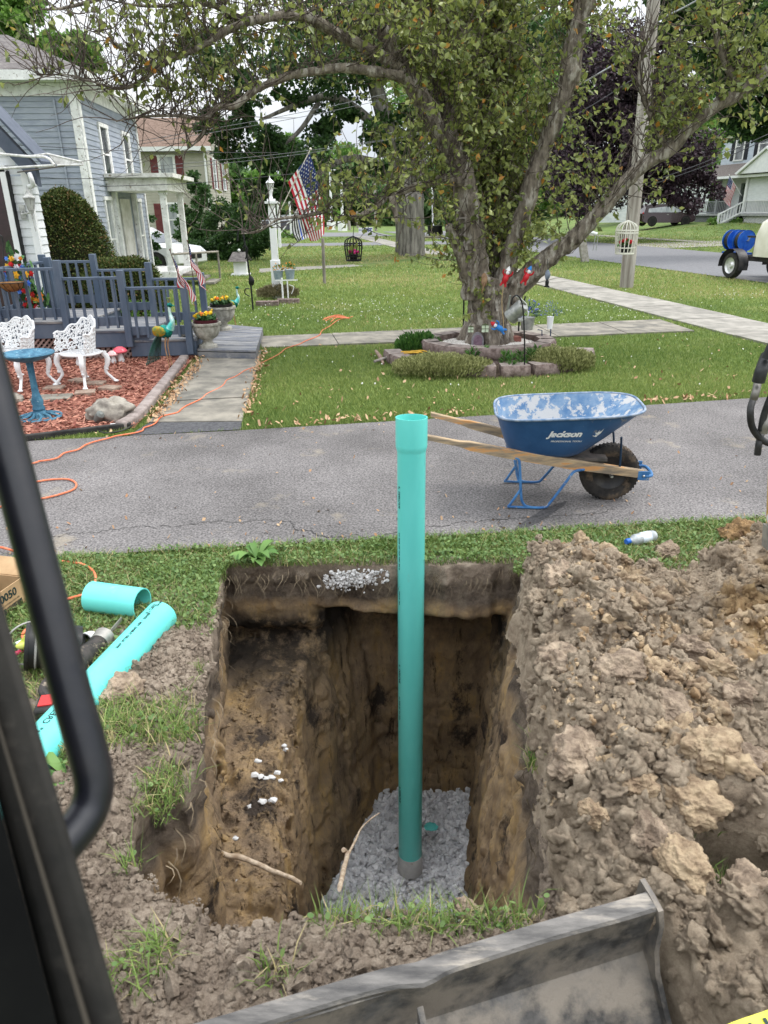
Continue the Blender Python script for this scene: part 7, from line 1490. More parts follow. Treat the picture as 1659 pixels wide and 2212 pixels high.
# end plate with lifting eye
def ring2(pts, hole, s0, th): # plate in the (q,z) plane
    n = len(pts); mb = MB(); hp = hole
    for s in (s0, s0 + th):
        V = [BP(s, q, z) for q, z in pts] + [BP(s, q, z) for q, z in hp]; F_ = [(i, (i + 1) % n, n + (i + 1) % n, n + i) for i in range(n)]; mb.add(V, F_ if s == s0 else [f[::-1] for f in F_])
    for loop, fl2 in ((pts, 1), (hp, -1)):
        V = [BP(s0, q, z) for q, z in loop] + [BP(s0 + th, q, z) for q, z in loop]; mb.add(V, [(i, (i + 1) % n, n + (i + 1) % n, n + i)[::fl2] for i in range(n)])
    return mb
out = [(.03, bz + .006), (-.01, bz + .0), (-.05, bz - .012), (-.062, bz - .05), (-.062, bz - .14), (-.08, bz - .2), (-.225, bz - .4), (.02, bz - .4), (.04, bz - .3), (.04, bz - .1)]
hole = [(.012, bz - .015), (-.012, bz - .02), (-.04, bz - .03), (-.048, bz - .05), (-.04, bz - .085), (-.022, bz - .125), (-.004, bz - .135), (.01, bz - .12), (.018, bz - .08), (.018, bz - .04)]
part('end_plate', ring2([(q - .0, z) for q, z in out], hole, Lb, .014), M_bl, ex, smooth=30)
mb = MB(); mb.prism([BP(Lb - .62, -.06, bz - .07), BP(Lb - .62, -.064, bz - .16), BP(Lb - .62, -.115, bz - .2), BP(Lb - .62, -.22, bz - .34), BP(Lb - .62, -.2, bz - .2)], bd * .014); part('blade_rib', mb, M_bl, ex)
for s_ in (.45, 1.0): mb = MB(); mb.bar(BP(s_, -.08, bz - .26), BP(s_ - .05, -.75, .16), .08, .1); part('blade_arm', mb, M_bl, ex)
# cab pillar and grab handle, close to the lens
M_cab = mat('cab_black_paint', (.002, .002, .0025), (.005, .005, .005), scale=8, rough=.8, spec=.1); M_cabd = mat('dusty_black_frame', (.011, .0105, .01), (.03, .027, .024), scale=12, detail=8, rough=.8, c3=(.085, .075, .065), s3=16, t3=(.6, .74), bump=.2)
M_hd = mat('handle_black', (.006, .007, .012), (.014, .014, .018), scale=30, rough=.36, spec=.5, c3=(.05, .045, .04), s3=24, t3=(.66, .76))
def quadbeam(L0, L1, th): # two sight lines edges, thickness away from the eye
    mb = MB(); a0, a1 = L0; b0, b1 = L1; f = lambda p: p + unit(p - np.array([0, 0, EYE])) * th
    V = [a0, b0, b1, a1]; V2 = [f(p) for p in V]; return mb.add(V + V2, [(0, 1, 2, 3), (7, 6, 5, 4), (0, 4, 5, 1), (1, 5, 6, 2), (2, 6, 7, 3), (3, 7, 4, 0)])
def ln(x0, y0, x1, y1, t): return x0 + (x1 - x0) * t, y0 + (y1 - y0) * t
R0 = (0, 1286, 267, 2212); rt_ = ln(*R0, -.85), ln(*R0, 1.22)
dP = .42
pl = quadbeam((DP(*rt_[0], dP), DP(*rt_[1], dP)), (DP(rt_[0][0] - 95, rt_[0][1], dP), DP(rt_[1][0] - 150, rt_[1][1], dP)), .05); part('cab_pillar', pl, M_cabd, ex, bev=.006)
pl = quadbeam((DP(rt_[0][0] - 96, rt_[0][1], dP * .985), DP(rt_[1][0] - 70, rt_[1][1], dP * .985)), (DP(rt_[0][0] - 80 - 12, rt_[0][1], dP * .985), DP(rt_[1][0] - 84, rt_[1][1], dP * .985)), .01); part('pillar_seal', pl, mat('pale_seal', (.06, .05, .04), rough=.8), ex)
pl = quadbeam((DP(rt_[0][0] - 96, rt_[0][1], dP * .97), DP(rt_[1][0] - 150, rt_[1][1], dP * .97)), (DP(rt_[0][0] - 700, rt_[0][1], dP * .97), DP(rt_[1][0] - 900, rt_[1][1], dP * .97)), .03); part('cab_side', pl, M_cab, ex)
hp = [(-63, 660), (-20, 832), (82, 1219), (150, 1482), (189, 1622), (203, 1690), (196, 1738), (176, 1778), (140, 1822), (100, 1868)]
hd_ = [.475] * 6 + [.472, .465, .455, .445]
mb = MB(); mb.tube([DP(x, y, d) for (x, y), d in zip(hp, hd_)], .0128, 24, 8); part('grab_handle', mb, M_hd, ex, smooth=180)
mb = MB(); mb.tube([DP(-63, 660, .475), DP(-120, 520, .47), DP(-160, 500, .45)], .0128, 24, 6); part('grab_handle_top', mb, M_hd, ex, smooth=180)
# hydraulic hoses at the right
M_hose = mat('hydraulic_hose', (.012, .012, .013), (.03, .03, .03), scale=30, rough=.55, bump=.3); M_fit = mat('hose_fitting', (.12, .11, .1), (.22, .21, .19), scale=20, rough=.5, metal=.5)
HY = 2.35
hp_ = lambda x, y, d=0: YP(x, y, HY + d)
for nm, pts, r, m in (('hydraulic_hose', [(1700, 700), (1672, 740), (1656, 775)], .024, M_hose), ('hose_sleeve', [(1656, 770), (1645, 800), (1638, 825)], .03, M_hose), ('hose_fitting', [(1637, 826), (1633, 845), (1628, 862)], .019, M_fit), ('hydraulic_hose', [(1628, 860), (1621, 885), (1624, 920), (1640, 945), (1663, 958), (1700, 962)], .0165, M_hose),
                      ('hydraulic_hose', [(1690, 800), (1668, 850), (1651, 895), (1644, 930)], .017, M_hose), ('hose_fitting', [(1664, 880), (1656, 910), (1648, 935)], .022, M_fit), ('hydraulic_hose', [(1646, 932), (1640, 955), (1636, 982)], .0165, M_hose)):
    mb = MB(); mb.tube([hp_(x, y, .06 if k == 0 else 0) for k, (x, y) in enumerate(pts)], r * .68, 14, 6); part(nm, mb, m, ex)
M_yel = mat('worn_yellow_paint', (.42, .25, .07), (.6, .42, .2), scale=9, rough=.6, c3=(.2, .15, .09), s3=12, t3=(.52, .6))
DY = 2.9
mb = MB(); mb.prism([YP(1651, 1165, DY), YP(1657, 1010, DY), YP(1720, 860, DY), YP(1790, 860, DY), YP(1790, 1200, DY), YP(1660, 1200, DY)], (0, -.14, 0)); part('dipper_arm', mb, M_yel, ex, bev=.01)
mb = MB(); mb.tube([YP(1676, 1120, DY - .2), YP(1676, 1120, DY + .02)], .035, 20); part('pivot_pin', mb, MATS['worn_steel'], ex)
mb = MB(); mb.prism([YP(1648, 1130, DY - .02), YP(1645, 1178, DY - .02), YP(1700, 1190, DY - .02), YP(1700, 1130, DY - .02)], (0, -.15, 0)); part('bucket_link', mb, MATS['worn_steel'], ex)
# caution tape at the lower right
tp = thing('caution_tape', 'yellow and black caution tape crossing the lower right corner', 'tape', G(1600, 2190, .1))
M_tape = mat('tape_yellow', (.75, .72, .03), (.82, .78, .05), scale=5, rough=.3)
ta, tb = DP(1535, 2288, 1.25), DP(1850, 2125, 1.32); dt = unit(tb - ta); upv = unit(np.cross(np.cross(dt, sight(1600, 2180)), dt) * -1 + dt * 0); upv = unit(np.cross(dt, unit(sight(1600, 2180)))); 
if upv[2] < 0: upv = -upv
def TT(s, q, off=0.): 
    L = np.linalg.norm(tb - ta); sag = -.02 * math.sin(math.pi * s / L); return ta + dt * s + upv * (q + .004 * math.sin(s * 22)) + (0, 0, sag) - unit(sight(1600, 2180)) * (off + .003 * math.sin(s * 17 + q * 30))
Lt = np.linalg.norm(tb - ta); mb = MB().grid([[TT(s, q) for q in (-.032, -.016, 0, .016, .032)] for s in np.linspace(-.3, Lt + .3, 60)]); part('ribbon', mb, M_tape, tp, smooth=180)
v, f = text_mesh('CAUTION  CAUTION', .058, .0012); mb = MB().add([TT(Lt * .5 + x, y, .0025) for x, y in v[:, :2]], f); part('lettering', mb, M_ink, tp, smooth=None)
# ================================================================ yard ornaments round the tree
def hook(lb, pts, r=.009, cat='hook'): return solo('shepherd_hook', MB().tube(pts, r, 8, 5), M_black, lb, cat, smooth=180)
Z = np.array
hook('black shepherd hook standing in the front of the stone ring', [G(1133, 805, .05), YP(1133, 735, 8.75), YP(1130, 670, 8.75), YP(1124, 645, 8.75), YP(1115, 638, 8.75), YP(1107, 645, 8.75), YP(1105, 658, 8.75)])
hook('pair of thin black iron rods standing just left of the tree trunk', [YP(1001, 738, 10.5), YP(1002, 640, 10.5), YP(1003, 560, 10.5)], .012)
hook('bent black iron stake standing behind the tree at the right', [YP(1120, 735, 10.6), YP(1122, 690, 10.6), YP(1135, 640, 10.6)], .012)
# watering can
w0 = YP(1116, 672, 9.2); wc = thing('watering_can', 'galvanised watering can hanging tipped from the hook beside the trunk', 'watering can', w0)
M_galv = mat('galvanised', (.3, .31, .3), (.52, .52, .5), scale=12, rough=.4, metal=.6); ax = unit((.5, -.35, .62)); u_ = unit(np.cross(ax, (0, 1, 0))); Rw = np.column_stack([u_, np.cross(ax, u_), ax])
part('can_body', MB().lathe([(0, -.12), (.098, -.12), (.1, -.1), (.085, .1), (.08, .12), (.05, .14), (0, .14)], w0, 28, R=Rw), M_galv, wc)
T3_ = lambda v: w0 + Rw @ Z(v)
part('spout', MB().tube([T3_((.08, 0, -.08)), T3_((.15, 0, .02)), T3_((.2, .0, .1))], [.02, .014, .012], 10, 3).lathe([(0, 0), (.035, .0), (.03, .02), (0, .02)], YP(1123, 690, 9.15), 16), M_galv, wc)
part('handle', MB().tube([T3_((-.08, 0, .1)), T3_((-.14, 0, .06)), T3_((-.14, 0, -.04)), T3_((-.09, 0, -.1))], .01, 8, 5).bar(T3_((-.02, 0, .14)), YP(1118, 640, 9), .05, .008), M_white, wc)
# pails and bicycle planter
def flowerpot(lb, c, r, h, mpot, mfl, seed, n=120, grp=None, spike=.0):
    t = thing('planter', lb, 'planter', c, group=grp); part('pot', MB().lathe([(0, 0), (r * .78, 0), (r, h), (r * 1.05, h), (r * 1.05, h + .01), (r * .9, h), (0, h * .85)], c, 24), mpot, t)
    g = np.random.default_rng(seed); a = g.uniform(0, 6.28, n); e = g.uniform(.2, 1.4, n); L = r * (1.0 + spike) * g.uniform(.5, 1.2, n); d = np.stack([np.cos(a) * np.cos(e), np.sin(a) * np.cos(e), np.sin(e)], -1); P = Z(c) + (0, 0, h) + d * L[:, None]
    part('foliage', leafquads(P, d, r * .55, r * .2, seed, None, 0), M_lily if spike == 0 else mat('silk_lavender_leaf', (.05, .13, .1), (.2, .3, .25), attr=True, lo=0, hi=1, rough=.6), t, smooth=None)
    k = n // 4; mb = MB(); mb.blobs(Z(c) + (0, 0, h) + d[:k] * L[:k, None] * 1.35, r * .13, 1, .3, seed=seed); part('blossoms', mb, mfl, t)['kind'] = 'stuff'; return t
M_lav = mat('lavender', (.12, .16, .5), (.3, .3, .7), scale=30, rough=.7); M_org = mat('orange_bloom', (.75, .2, .03), (.85, .4, .05), scale=30, rough=.7); M_pink = mat('hot_pink', (.7, .02, .2), (.8, .05, .3), scale=30, rough=.6)
flowerpot('grey metal pail of blue and green flowers behind the watering can', YP(1138, 712, 10), .1, .16, M_galv, M_lav, 1, 160, spike=.6)
flowerpot('white conical pot of lavender on the toy bicycle planter', YP(1187, 710, 9.8), .045, .15, M_white, M_lav, 2, 160, spike=2.2)
bc_ = G(1175, 757, .07); by = thing('bicycle_planter', 'small dark blue wire bicycle plant stand in the right of the stone ring', 'plant stand', bc_)
M_wire = mat('dark_blue_wire', (.03, .05, .1), rough=.5)
for dx, rr in ((-.1, .075), (.08, .09)): part('wheel', MB().tube([bc_ + (dx + rr * math.cos(a) * .7, rr * math.cos(a) * .4, rr + rr * math.sin(a)) for a in np.linspace(0, 6.283, 25)[:-1]], .007, 6, closed=True), M_wire, by)
part('bicycle_frame', MB().tube([bc_ + (-.1, 0, .08), bc_ + (-.02, 0, .2), bc_ + (.08, 0, .1), bc_ + (-.1, 0, .08)], .008, 6).tube([bc_ + (-.04, 0, .16), bc_ + (-.05, 0, .28), bc_ + (-.11, 0, .29)], .008, 6).tube([bc_ + (.08, 0, .1), bc_ + (.07, 0, .38), bc_ + (.1, 0, .5)], .009, 6), M_wire, by)
# fairy door and windows on the bark
d0 = YP(1032, 741, 9.86); fd = thing('fairy_door', 'small round topped purple grey fairy door at the foot of the trunk', 'garden ornament', d0)
arch_ = lambda w, h, y: [(d0[0] - w, y, d0[2] - .1), (d0[0] + w, y, d0[2] - .1), (d0[0] + w, y, d0[2] + h * .3)] + [(d0[0] + w * math.cos(a), y, d0[2] + h * .3 + w * 1.3 * math.sin(a)) for a in np.linspace(.2, math.pi - .2, 7)] + [(d0[0] - w, y, d0[2] + h * .3)]
part('frame', MB().prism(arch_(.082, .12, d0[1]), (0, .05, 0)), mat('stone_grey_resin', (.16, .15, .17), (.26, .24, .26), scale=30, rough=.8), fd); part('door', MB().prism(arch_(.058, .12, d0[1] - .01), (0, .02, 0)), mat('mauve_resin', (.13, .08, .11), (.2, .13, .17), scale=20, rough=.7), fd)
for k, (px, py) in enumerate([(1018 - 1, 712), (1048, 710)]):
    q = YP(px, py, 9.82 + .06 * (1 - k)); fw = thing('fairy_window', ['small pale green toy window on the left side of the trunk', 'small pale green toy window at the middle of the trunk above the fairy door'][k], 'garden ornament', q); mb = MB(); w = .035 + .01 * k
    part('pane', MB().box(q, (w * 2, .02, w * 2)), mat('glow_green', (.5, .6, .42), (.62, .7, .55), scale=20, rough=.6), fw)
    mb.box(q - (0, .012, 0), (w * 2.1, .008, .007)); mb.box(q - (0, .012, 0), (.007, .008, w * 2.1)); mb.prism([q + (-w * 1.2, -.015, w), q + (w * 1.2, -.015, w), q + (0, -.015, w * 1.6)], (0, .02, 0)); part('glazing_bar', mb, mat('olive_trim', (.1, .12, .06), rough=.7), fw)
# climbing gnomes
def gnome(lb, c, s, tilt, body, hat):
    t = thing('garden_gnome', lb, 'garden gnome', c, group='little gnomes climbing the tree'); R_ = np.array(Matrix.Rotation(tilt, 3, 'Y')); P = lambda v: Z(c) + R_ @ (Z(v) * s)
    part('gnome_body', MB().tube([P((0, 0, 0)), P((0, -.01, .06)), P((0, 0, .11)), P((0, 0, .135))], [.03 * s, .042 * s, .032 * s, .015 * s], 14, 4).blob(P((0, 0, .155)), .03 * s, 2, .05).tube([P((-.03, 0, .1)), P((-.06, -.02, .13)), P((-.06, -.03, .17))], [.014 * s, .011 * s, .009 * s], 8, 3).tube([P((.03, 0, .1)), P((.06, -.02, .13)), P((.06, -.03, .17))], [.014 * s, .011 * s, .009 * s], 8, 3).tube([P((-.015, 0, .02)), P((-.035, -.01, -.04))], [.018 * s, .013 * s], 8).tube([P((.015, 0, .02)), P((.035, -.01, -.04))], [.018 * s, .013 * s], 8), body, t)
    part('hat', MB().lathe([(0, 0), (.034 * s, 0), (.026 * s, .025 * s), (.01 * s, .05 * s), (0, .06 * s)], P((0, 0, .165)), 14, R=R_), hat, t); part('beard', MB().blob(P((0, -.025, .14)), .024 * s, 2, .2, sq=(1, .6, 1.1)), M_white, t)
G_r, G_b = mat('gnome_red', (.5, .02, .03), rough=.45), mat('gnome_blue', (.03, .2, .55), rough=.45)
gnome('upper red gnome with white beard climbing the rope between the two right stems', YP(1088, 612, 9.82), 1.0, .3, G_r, M_white); gnome('blue hatted gnome clinging to the right hand limb', YP(1132, 608, 9.8), .95, .4, G_r, G_b); gnome('lowest gnome in blue with red hat at the foot of the rope', YP(1087, 714, 9.8), .95, -1.0, G_b, G_r)
solo('rope', MB().tube([YP(1088, 615, 9.8), YP(1084, 650, 9.8), YP(1087, 690, 9.78), YP(1088, 712, 9.78)], .006, 6, 5), mat('jute', (.4, .3, .16), rough=.9), 'thin jute rope hanging down the trunk between the climbing gnomes', 'rope')
q = YP(1046, 605, 9.8); bhs = thing('bird_feeder', 'carved wooden face feeder fixed to the upper trunk', 'garden ornament', q); part('face', MB().blob(q, .06, 2, .15, sq=(.7, .5, 1.5)), mat('carved_wood', (.2, .12, .07), (.34, .22, .13), scale=14, rough=.8), bhs); part('tongue', MB().bar(q + (0, -.05, -.02), q + (-.04, -.06, -.17), .03, .01), MATS['carved_wood'], bhs)
p = YP(1108, 733, 10.1); solo('brick', MB().box((p[0], p[1], .24), (.2, .14, .08), rz=.2), mat('red_brick', (.16, .06, .045), (.24, .1, .08), scale=14, rough=.9), 'dark red brick lying behind the trunk in the upper stone ring', 'brick', bev=.006)
p = G(835, 770, .0); ax_ = thing('hand_axe', 'old axe lying on the lawn left of the stone ring', 'axe', p); part('handle', MB().tube([G(808, 781, .06), G(862, 764, .12)], .018, 10), mat('grey_wood', (.2, .18, .16), (.34, .3, .27), scale=14, rough=.9), ax_); part('axe_head', MB().tube([G(812, 758, .08), G(822, 772, .07), G(828, 786, .04)], [.02, .03, .016], 8), mat('rusty_iron', (.2, .13, .1), (.3, .22, .17), scale=14, rough=.8), ax_)
mb = MB(); 
for k in range(5): q = G(866 + k * 6, 760 + k % 2 * 3, .17); mb.tube([q, q + (.12, .02 * (k - 2), .01), q + (.2, .01, 0)], .009, 6, 3)
solo('yellow_twine', mb, mat('yellow_rope', (.6, .36, .05), rough=.8), 'loose yellow rope ends on the left block of the outer ring', 'rope')
# hanging cages, pots and lantern
def cage(lb, c, r, h, m, mfl, top, seed, kind='birdcage'):
    t = thing('birdcage', lb, 'birdcage', c); mb = MB(); K = 16
    for k in range(K):
        a = k * 2 * math.pi / K; mb.tube([(c[0] + r * .82 * math.cos(a), c[1] + r * .82 * math.sin(a), c[2]), (c[0] + r * math.cos(a), c[1] + r * math.sin(a), c[2] + h * .62), (c[0] + r * .8 * math.cos(a), c[1] + r * .8 * math.sin(a), c[2] + h * .86), (c[0], c[1], c[2] + h)], r * .045, 5, 4)
    for z, q in ((0, .82), (.18, .88), (.62, 1.), (.7, .98)): mb.tube([(c[0] + r * q * math.cos(a), c[1] + r * q * math.sin(a), c[2] + h * z) for a in np.linspace(0, 6.283, 25)[:-1]], r * .05, 5, closed=True)
    part('wires', mb, m, t); part('floor_tray', MB().lathe([(0, 0), (r * .82, 0), (r * .84, .015), (0, .015)], c, 20), m, t)
    part('pot', MB().lathe([(0, .015), (r * .42, .015), (r * .55, h * .26), (0, h * .26)], c, 16), M_black, t); g = np.random.default_rng(seed); q = Z(c) + (0, 0, h * .33) + g.normal(0, 1, (60, 3)) * (r * .3, r * .3, h * .06); part('foliage', leafquads(q, g.normal(size=(60, 3)), r * .35, r * .2, seed), M_lily, t, smooth=None)
    for k in range(5): part('blossom', MB().blobs(Z([[c[0] + r * .5 * math.cos(k * 1.3), c[1] + r * .5 * math.sin(k * 1.3) - r * .2, c[2] + h * (.36 + .05 * (k % 2))]]), r * .2, 1, .4, seed=k), mfl, t)
    if top is not None: part('hanger', MB().tube([(c[0], c[1], c[2] + h), top], .004, 4), M_black, t)
    return t
p = YP(1349, 548, 9.6); cage('white wire birdcage with a potted red flower hanging before the utility pole', p, .135, YP(1349, 476, 9.6)[2] - p[2], mat('cream_wire', (.7, .69, .6), rough=.5), G_r, YP(1352, 385, 9.65), 1)
p = YP(764, 563, 9.8); cage('dark wire birdcage with a pink flower hanging over the lawn right of the flags', p, .115, YP(764, 510, 9.8)[2] - p[2], M_black, M_pink, YP(766, 472, 9.2), 2)
p = YP(939, 514, 10.1); hb = thing('hanging_pot', 'small black hanging pot in a tin ring left of the front tree', 'planter', p); part('pot', MB().lathe([(0, 0), (.08, .02), (.1, .15), (0, .15)], p, 20), M_black, hb); part('tray', MB().lathe([(.13, 0), (.14, .02), (.12, .03), (0, .0)], p, 16), mat('tin', (.3, .27, .2), (.45, .42, .34), scale=14, rough=.6), hb); part('hanger', MB().tube([p + (-.1, 0, .05), p + (0, 0, .5), p + (.1, 0, .05)], .004, 4), M_black, hb)
p = YP(991, 535, 9.95); ft = thing('bird_feeder', 'weathered wooden ladder shaped feeder hung on the left stem', 'bird feeder', p); part('rails', MB().bar(p + (-.06, 0, 0), p + (-.03, 0, .45), .02, .02), MATS['grey_wood'], ft); part('rail', MB().bar(p + (.07, 0, 0), p + (.08, 0, .45), .02, .02), MATS['grey_wood'], ft)
for k in range(4): part('rung', MB().bar(p + (-.06, 0, .06 + .1 * k), p + (.08, 0, .06 + .1 * k), .018, .02), MATS['grey_wood'], ft)
p = YP(1181, 620, 9.7); sl_ = thing('hanging_lantern', 'small grey figure hanging with a black lantern below the right limb', 'lantern', p); part('lantern', MB().lathe([(0, 0), (.035, 0), (.035, .015), (.022, .02), (.026, .07), (.012, .09), (0, .1)], p, 10), M_black, sl_); part('figure', MB().blob(p + (0, 0, .15), .05, 2, .3, sq=(.7, .6, 1.3)), mat('slate_resin', (.15, .18, .24), (.24, .28, .34), scale=14, rough=.6), sl_); part('hanger', MB().tube([p + (0, 0, .2), YP(1183, 560, 9.8)], .004, 4), M_black, sl_)
for k, (px, py) in enumerate([(1253 + 215, 0)]): pass
# ================================================================ lamp post, flags, garden in the far lawn
LY = 18.0
lb_ = G(600, 645, 0); LY = lb_[1]; lp = thing('lamp_post', 'tall white square lamp post with lantern top beside the flags', 'lamp post', lb_)
x_ = lb_[0]; top = YP(570, 440, LY)[2]
def wbox(z0, z1, w, w2=None): return MB().box((x_, LY, (z0 + z1) / 2), (w, w, z1 - z0), taper=(w2 or w) / w)
part('post', wbox(0, top * .42, .21).box((x_, LY, top * .71), (.15, .15, top * .58)), M_white, lp, bev=.012); part('capital', wbox(top, top + .05, .27).box((x_, LY, top + .07), (.17, .17, .06)), M_white, lp)
q = Z([x_, LY, top + .09]); hgt = YP(570, 375, LY)[2] - top - .09
part('neck', MB().lathe(Z([(.05, 0), (.03, .08), (.04, .14), (.055, .18), (.0, .18)]) , q, 12), M_white, lp); q2 = q + (0, 0, .18); hh2 = hgt - .18
mb = MB(); mb.lathe([(0, hh2), (.01, hh2 * .75), (.03, hh2 * .68), (.1, hh2 * .48), (.1, hh2 * .45), (0, hh2 * .45)], q2, 8)
for k in range(6): a = k * 1.047; mb.bar(q2 + (.05 * math.cos(a), .05 * math.sin(a), 0), q2 + (.08 * math.cos(a), .08 * math.sin(a), hh2 * .46), .012, .012)
mb.lathe([(0, 0), (.055, 0), (.055, .02), (0, .02)], q2, 8); part('lantern', mb, M_white, lp); part('lantern_glass', MB().lathe([(.045, .01), (.072, hh2 * .45)], q2, 8), MATS['frosted_glass'], lp)
# big flag on a slanted staff
FY = LY - .1
s0, s1 = YP(598, 470, FY), YP(671, 322, FY - .1); fg = thing('flag', 'large american flag hanging from a slanted staff on the white lamp post', 'flag', s0)
part('staff', MB().tube([s0, s1], .013, 8).blob(s1, .03, 2, 0), mat('pale_staff', (.5, .45, .38), (.65, .6, .52), scale=8, rough=.5), fg)
hA, hB = YP(667, 332, FY - .1), YP(620, 393, FY - .05); e0, e1 = YP(699, 505, FY), YP(668, 521, FY - .1)
def SB(u, v):
    p = (hA * (1 - v) + hB * v) * (1 - u) + (e0 * (1 - v) + e1 * v) * u; b = Z([.10 * math.sin(math.pi * u) * (1 - v) + .02, -.22 * math.sin(u * 7 + v * 5) * u ** .7 * .55, -.06 * math.sin(math.pi * v) * u]); return p + b
part('cloth', flag(SB), FM, fg, smooth=60)
s2, s3 = YP(607, 503, FY), YP(647, 447, FY - .05); tb_ = thing('flag', 'black white and blue striped flag hanging below the large american flag', 'flag', s2)
part('staff', MB().tube([s2, s3], .014, 8).blob(s3, .03, 2, 0), M_white, tb_)
hA2, hB2 = YP(655, 437, FY + .1), YP(640, 452, FY + .1); e2_, e3_ = YP(669, 512, FY + .1), YP(655, 523, FY + .1)
def ST(u, v):
    p = (hA2 * (1 - v) + hB2 * v) * (1 - u) + (e2_ * (1 - v) + e3_ * v) * u; w = math.sin(math.pi * min(1, u)) ; return p + Z([-.12 * v * w - .14 * v * u, .09 * math.sin(u * 9 + v * 4) * u, 0])
part('cloth', flag(ST, tb=True, stars=False), FM, tb_, smooth=60)
a_, b_ = G(701, 613, 0), YP(697, 515, G(701, 613, 0)[1]); solo('wooden_post', MB().tube([a_, b_], .045, 12, noise=.05), mat('grey_post', (.17, .15, .13), (.28, .25, .22), scale=10, rough=.9, stretch=(1, 1, .2)), 'plain grey wooden post on the lawn below the large flag', 'post')
for k, (px, lb) in enumerate([(566, 'left'), (588, 'second'), (620, 'third'), (640, 'right')][:4]):
    pass
for k, (px, py) in enumerate([(578, 661), (623, 656)]):
    p = G(px, py, 0); mb = MB().box((p[0], p[1], .055), (.5, .18, .11), rz=.06 - .1 * k); solo('edging_brick', mb, M_blk, ['left red brown block at the foot of the white lamp post', 'right red brown block at the foot of the white lamp post'][k], 'stone block', group='blocks at the lamp post', bev=.012)
p = G(600, 646, 0); tuft('dry feathery ground plant round the foot of the white lamp post', (p[0] + .02, p[1] - .05, .02), .5, .24, .3, 2500, .07, mat('dry_plant', (.14, .12, .06), (.3, .26, .15), attr=True, lo=0, hi=1, rough=.8), 9, 'dry_plant')
for k, (px, py) in enumerate([(602, 605), (627, 603)]):
    p = YP(px, py, LY - .35); flowerpot(['left grey pail of orange flowers hung at the white lamp post', 'right grey pail of orange flowers hung at the white lamp post'][k], p, .115, .2, mat('blue_grey_pail', (.2, .26, .3), (.3, .35, .38), scale=10, rough=.5), M_org, 11 + k, 60, grp='pails at the lamp post')
p = G(612, 655, 0); solo('pot_stand', MB().tube([p, p + (0, 0, .55)], .02, 8).tube([p + (.12, 0, 0), p + (.12, 0, .5)], .015, 8).bar(p + (-.15, 0, .5), p + (.35, 0, .5), .03, .02).tube([p + (.2, 0, .2), p + (.26, 0, .35), p + (.16, 0, .4)], .008, 6, 4), M_white, 'white metal stand carrying the grey pails', 'plant stand')
p = G(547, 672, 0); hk = thing('shepherd_hook', 'tall twisted black iron double hook on the lawn left of the lamp post', 'hook', p); q = p
part('shaft', MB().tube([q, YP(540, 600, q[1]), YP(527, 515, q[1]), YP(520, 495, q[1]), YP(514, 505, q[1]), YP(514, 520, q[1])], .018, 8, 5).tube([YP(530, 560, q[1]), YP(535, 540, q[1]), YP(528, 530, q[1]), YP(524, 545, q[1])], .012, 8, 4), M_black, hk)
part('leaf', MB().blob(YP(543, 607, q[1]), .1, 2, .3, sq=(.6, .3, 1)), M_black, hk); part('scroll', MB().tube([q + (-.05, 0, .3), q + (-.14, 0, .36), q + (-.12, 0, .45), q + (-.04, 0, .45)], .012, 6, 4), M_black, hk)
p = G(521, 594, 0); wl = thing('wishing_well', 'small white wooden well house with grey shingled roof on the lawn', 'garden ornament', p); s_ = 1.
part('well_body', MB().box(p + (0, 0, .22), (.42, .4, .44), rz=.1), M_white, wl); part('base', MB().box(p + (0, 0, .02), (.62, .6, .05), rz=.1), M_white, wl); part('roof', MB().prism([p + (-.34, -.35, .44), p + (.34, -.35, .44), p + (.22, 0, .72), p + (-.22, 0, .72)], (0, .02, 0)).prism([p + (-.34, .35, .44), p + (.34, .35, .44), p + (.22, 0.02, .72), p + (-.22, 0.02, .72)], (0, .02, 0)), M_shing2, wl); part('finial', MB().blob(p + (0, 0, .77), .05, 1, .1), M_white, wl)

# ================================================================ utility poles, wires
M_pole = mat('weathered_pole', (.2, .175, .15), (.42, .39, .35), scale=7, detail=12, rough=.92, bump=.8, bscale=24, stretch=(1, 1, .08), c3=(.09, .075, .065), s3=10, t3=(.6, .68))
pb_ = G(1353, 622, 0); pY = pb_[1]; ptop = YP(1412, 0, pY)
up_ = unit(ptop - pb_); solo('utility_pole', MB().tube([pb_ - (0, 0, .2), pb_ + up_ * 3, pb_ + up_ * 12], [.175, .16, .12], 28, 8, noise=.04, nsc=4), M_pole, 'tall weathered wooden utility pole leaning right beside the sidewalk', 'utility pole', org=tuple(pb_), smooth=60)
p = G(1264, 566, 0); q = YP(1255, 515, p[1]); sp = thing('wooden_post', 'short square wooden post with a white bracket at the street edge', 'post', p); part('post', MB().bar(p, q + (0, 0, .12), .26, .26), mat('grey_plank', (.25, .23, .2), (.4, .37, .33), scale=8, rough=.9), sp); part('bracket', MB().tube([q, q + (.3, 0, .2), q + (.6, 0, .15)], .06, 8, 4), M_white, sp); part('wire_handle', MB().tube([q + (.55, 0, .1), q + (.5, 0, -.45), q + (.62, 0, -.45), q + (.65, 0, .1)], .015, 6), M_galv, sp)
M_wireb = mat('overhead_wire', (.05, .05, .055), rough=.6); M_wirel = mat('light_wire', (.35, .36, .38), rough=.5)
def wire(lb, pts, r, m=M_wireb): return solo('overhead_wire', MB().tube(catmull([Z(p) for p in pts], 8), r, 5), m, lb, 'wire', smooth=180)
pp_ = lambda x, y: YP(x, y, pY)
wire('thick service drop cable running from the pole down to the left behind the tree', [pp_(1405, 75), YP(1340, 130, 20.3), YP(1300, 155, 20.5), YP(1240, 190, 20.8), YP(1160, 240, 21.5), YP(1000, 330, 24)], .02, M_wirel)
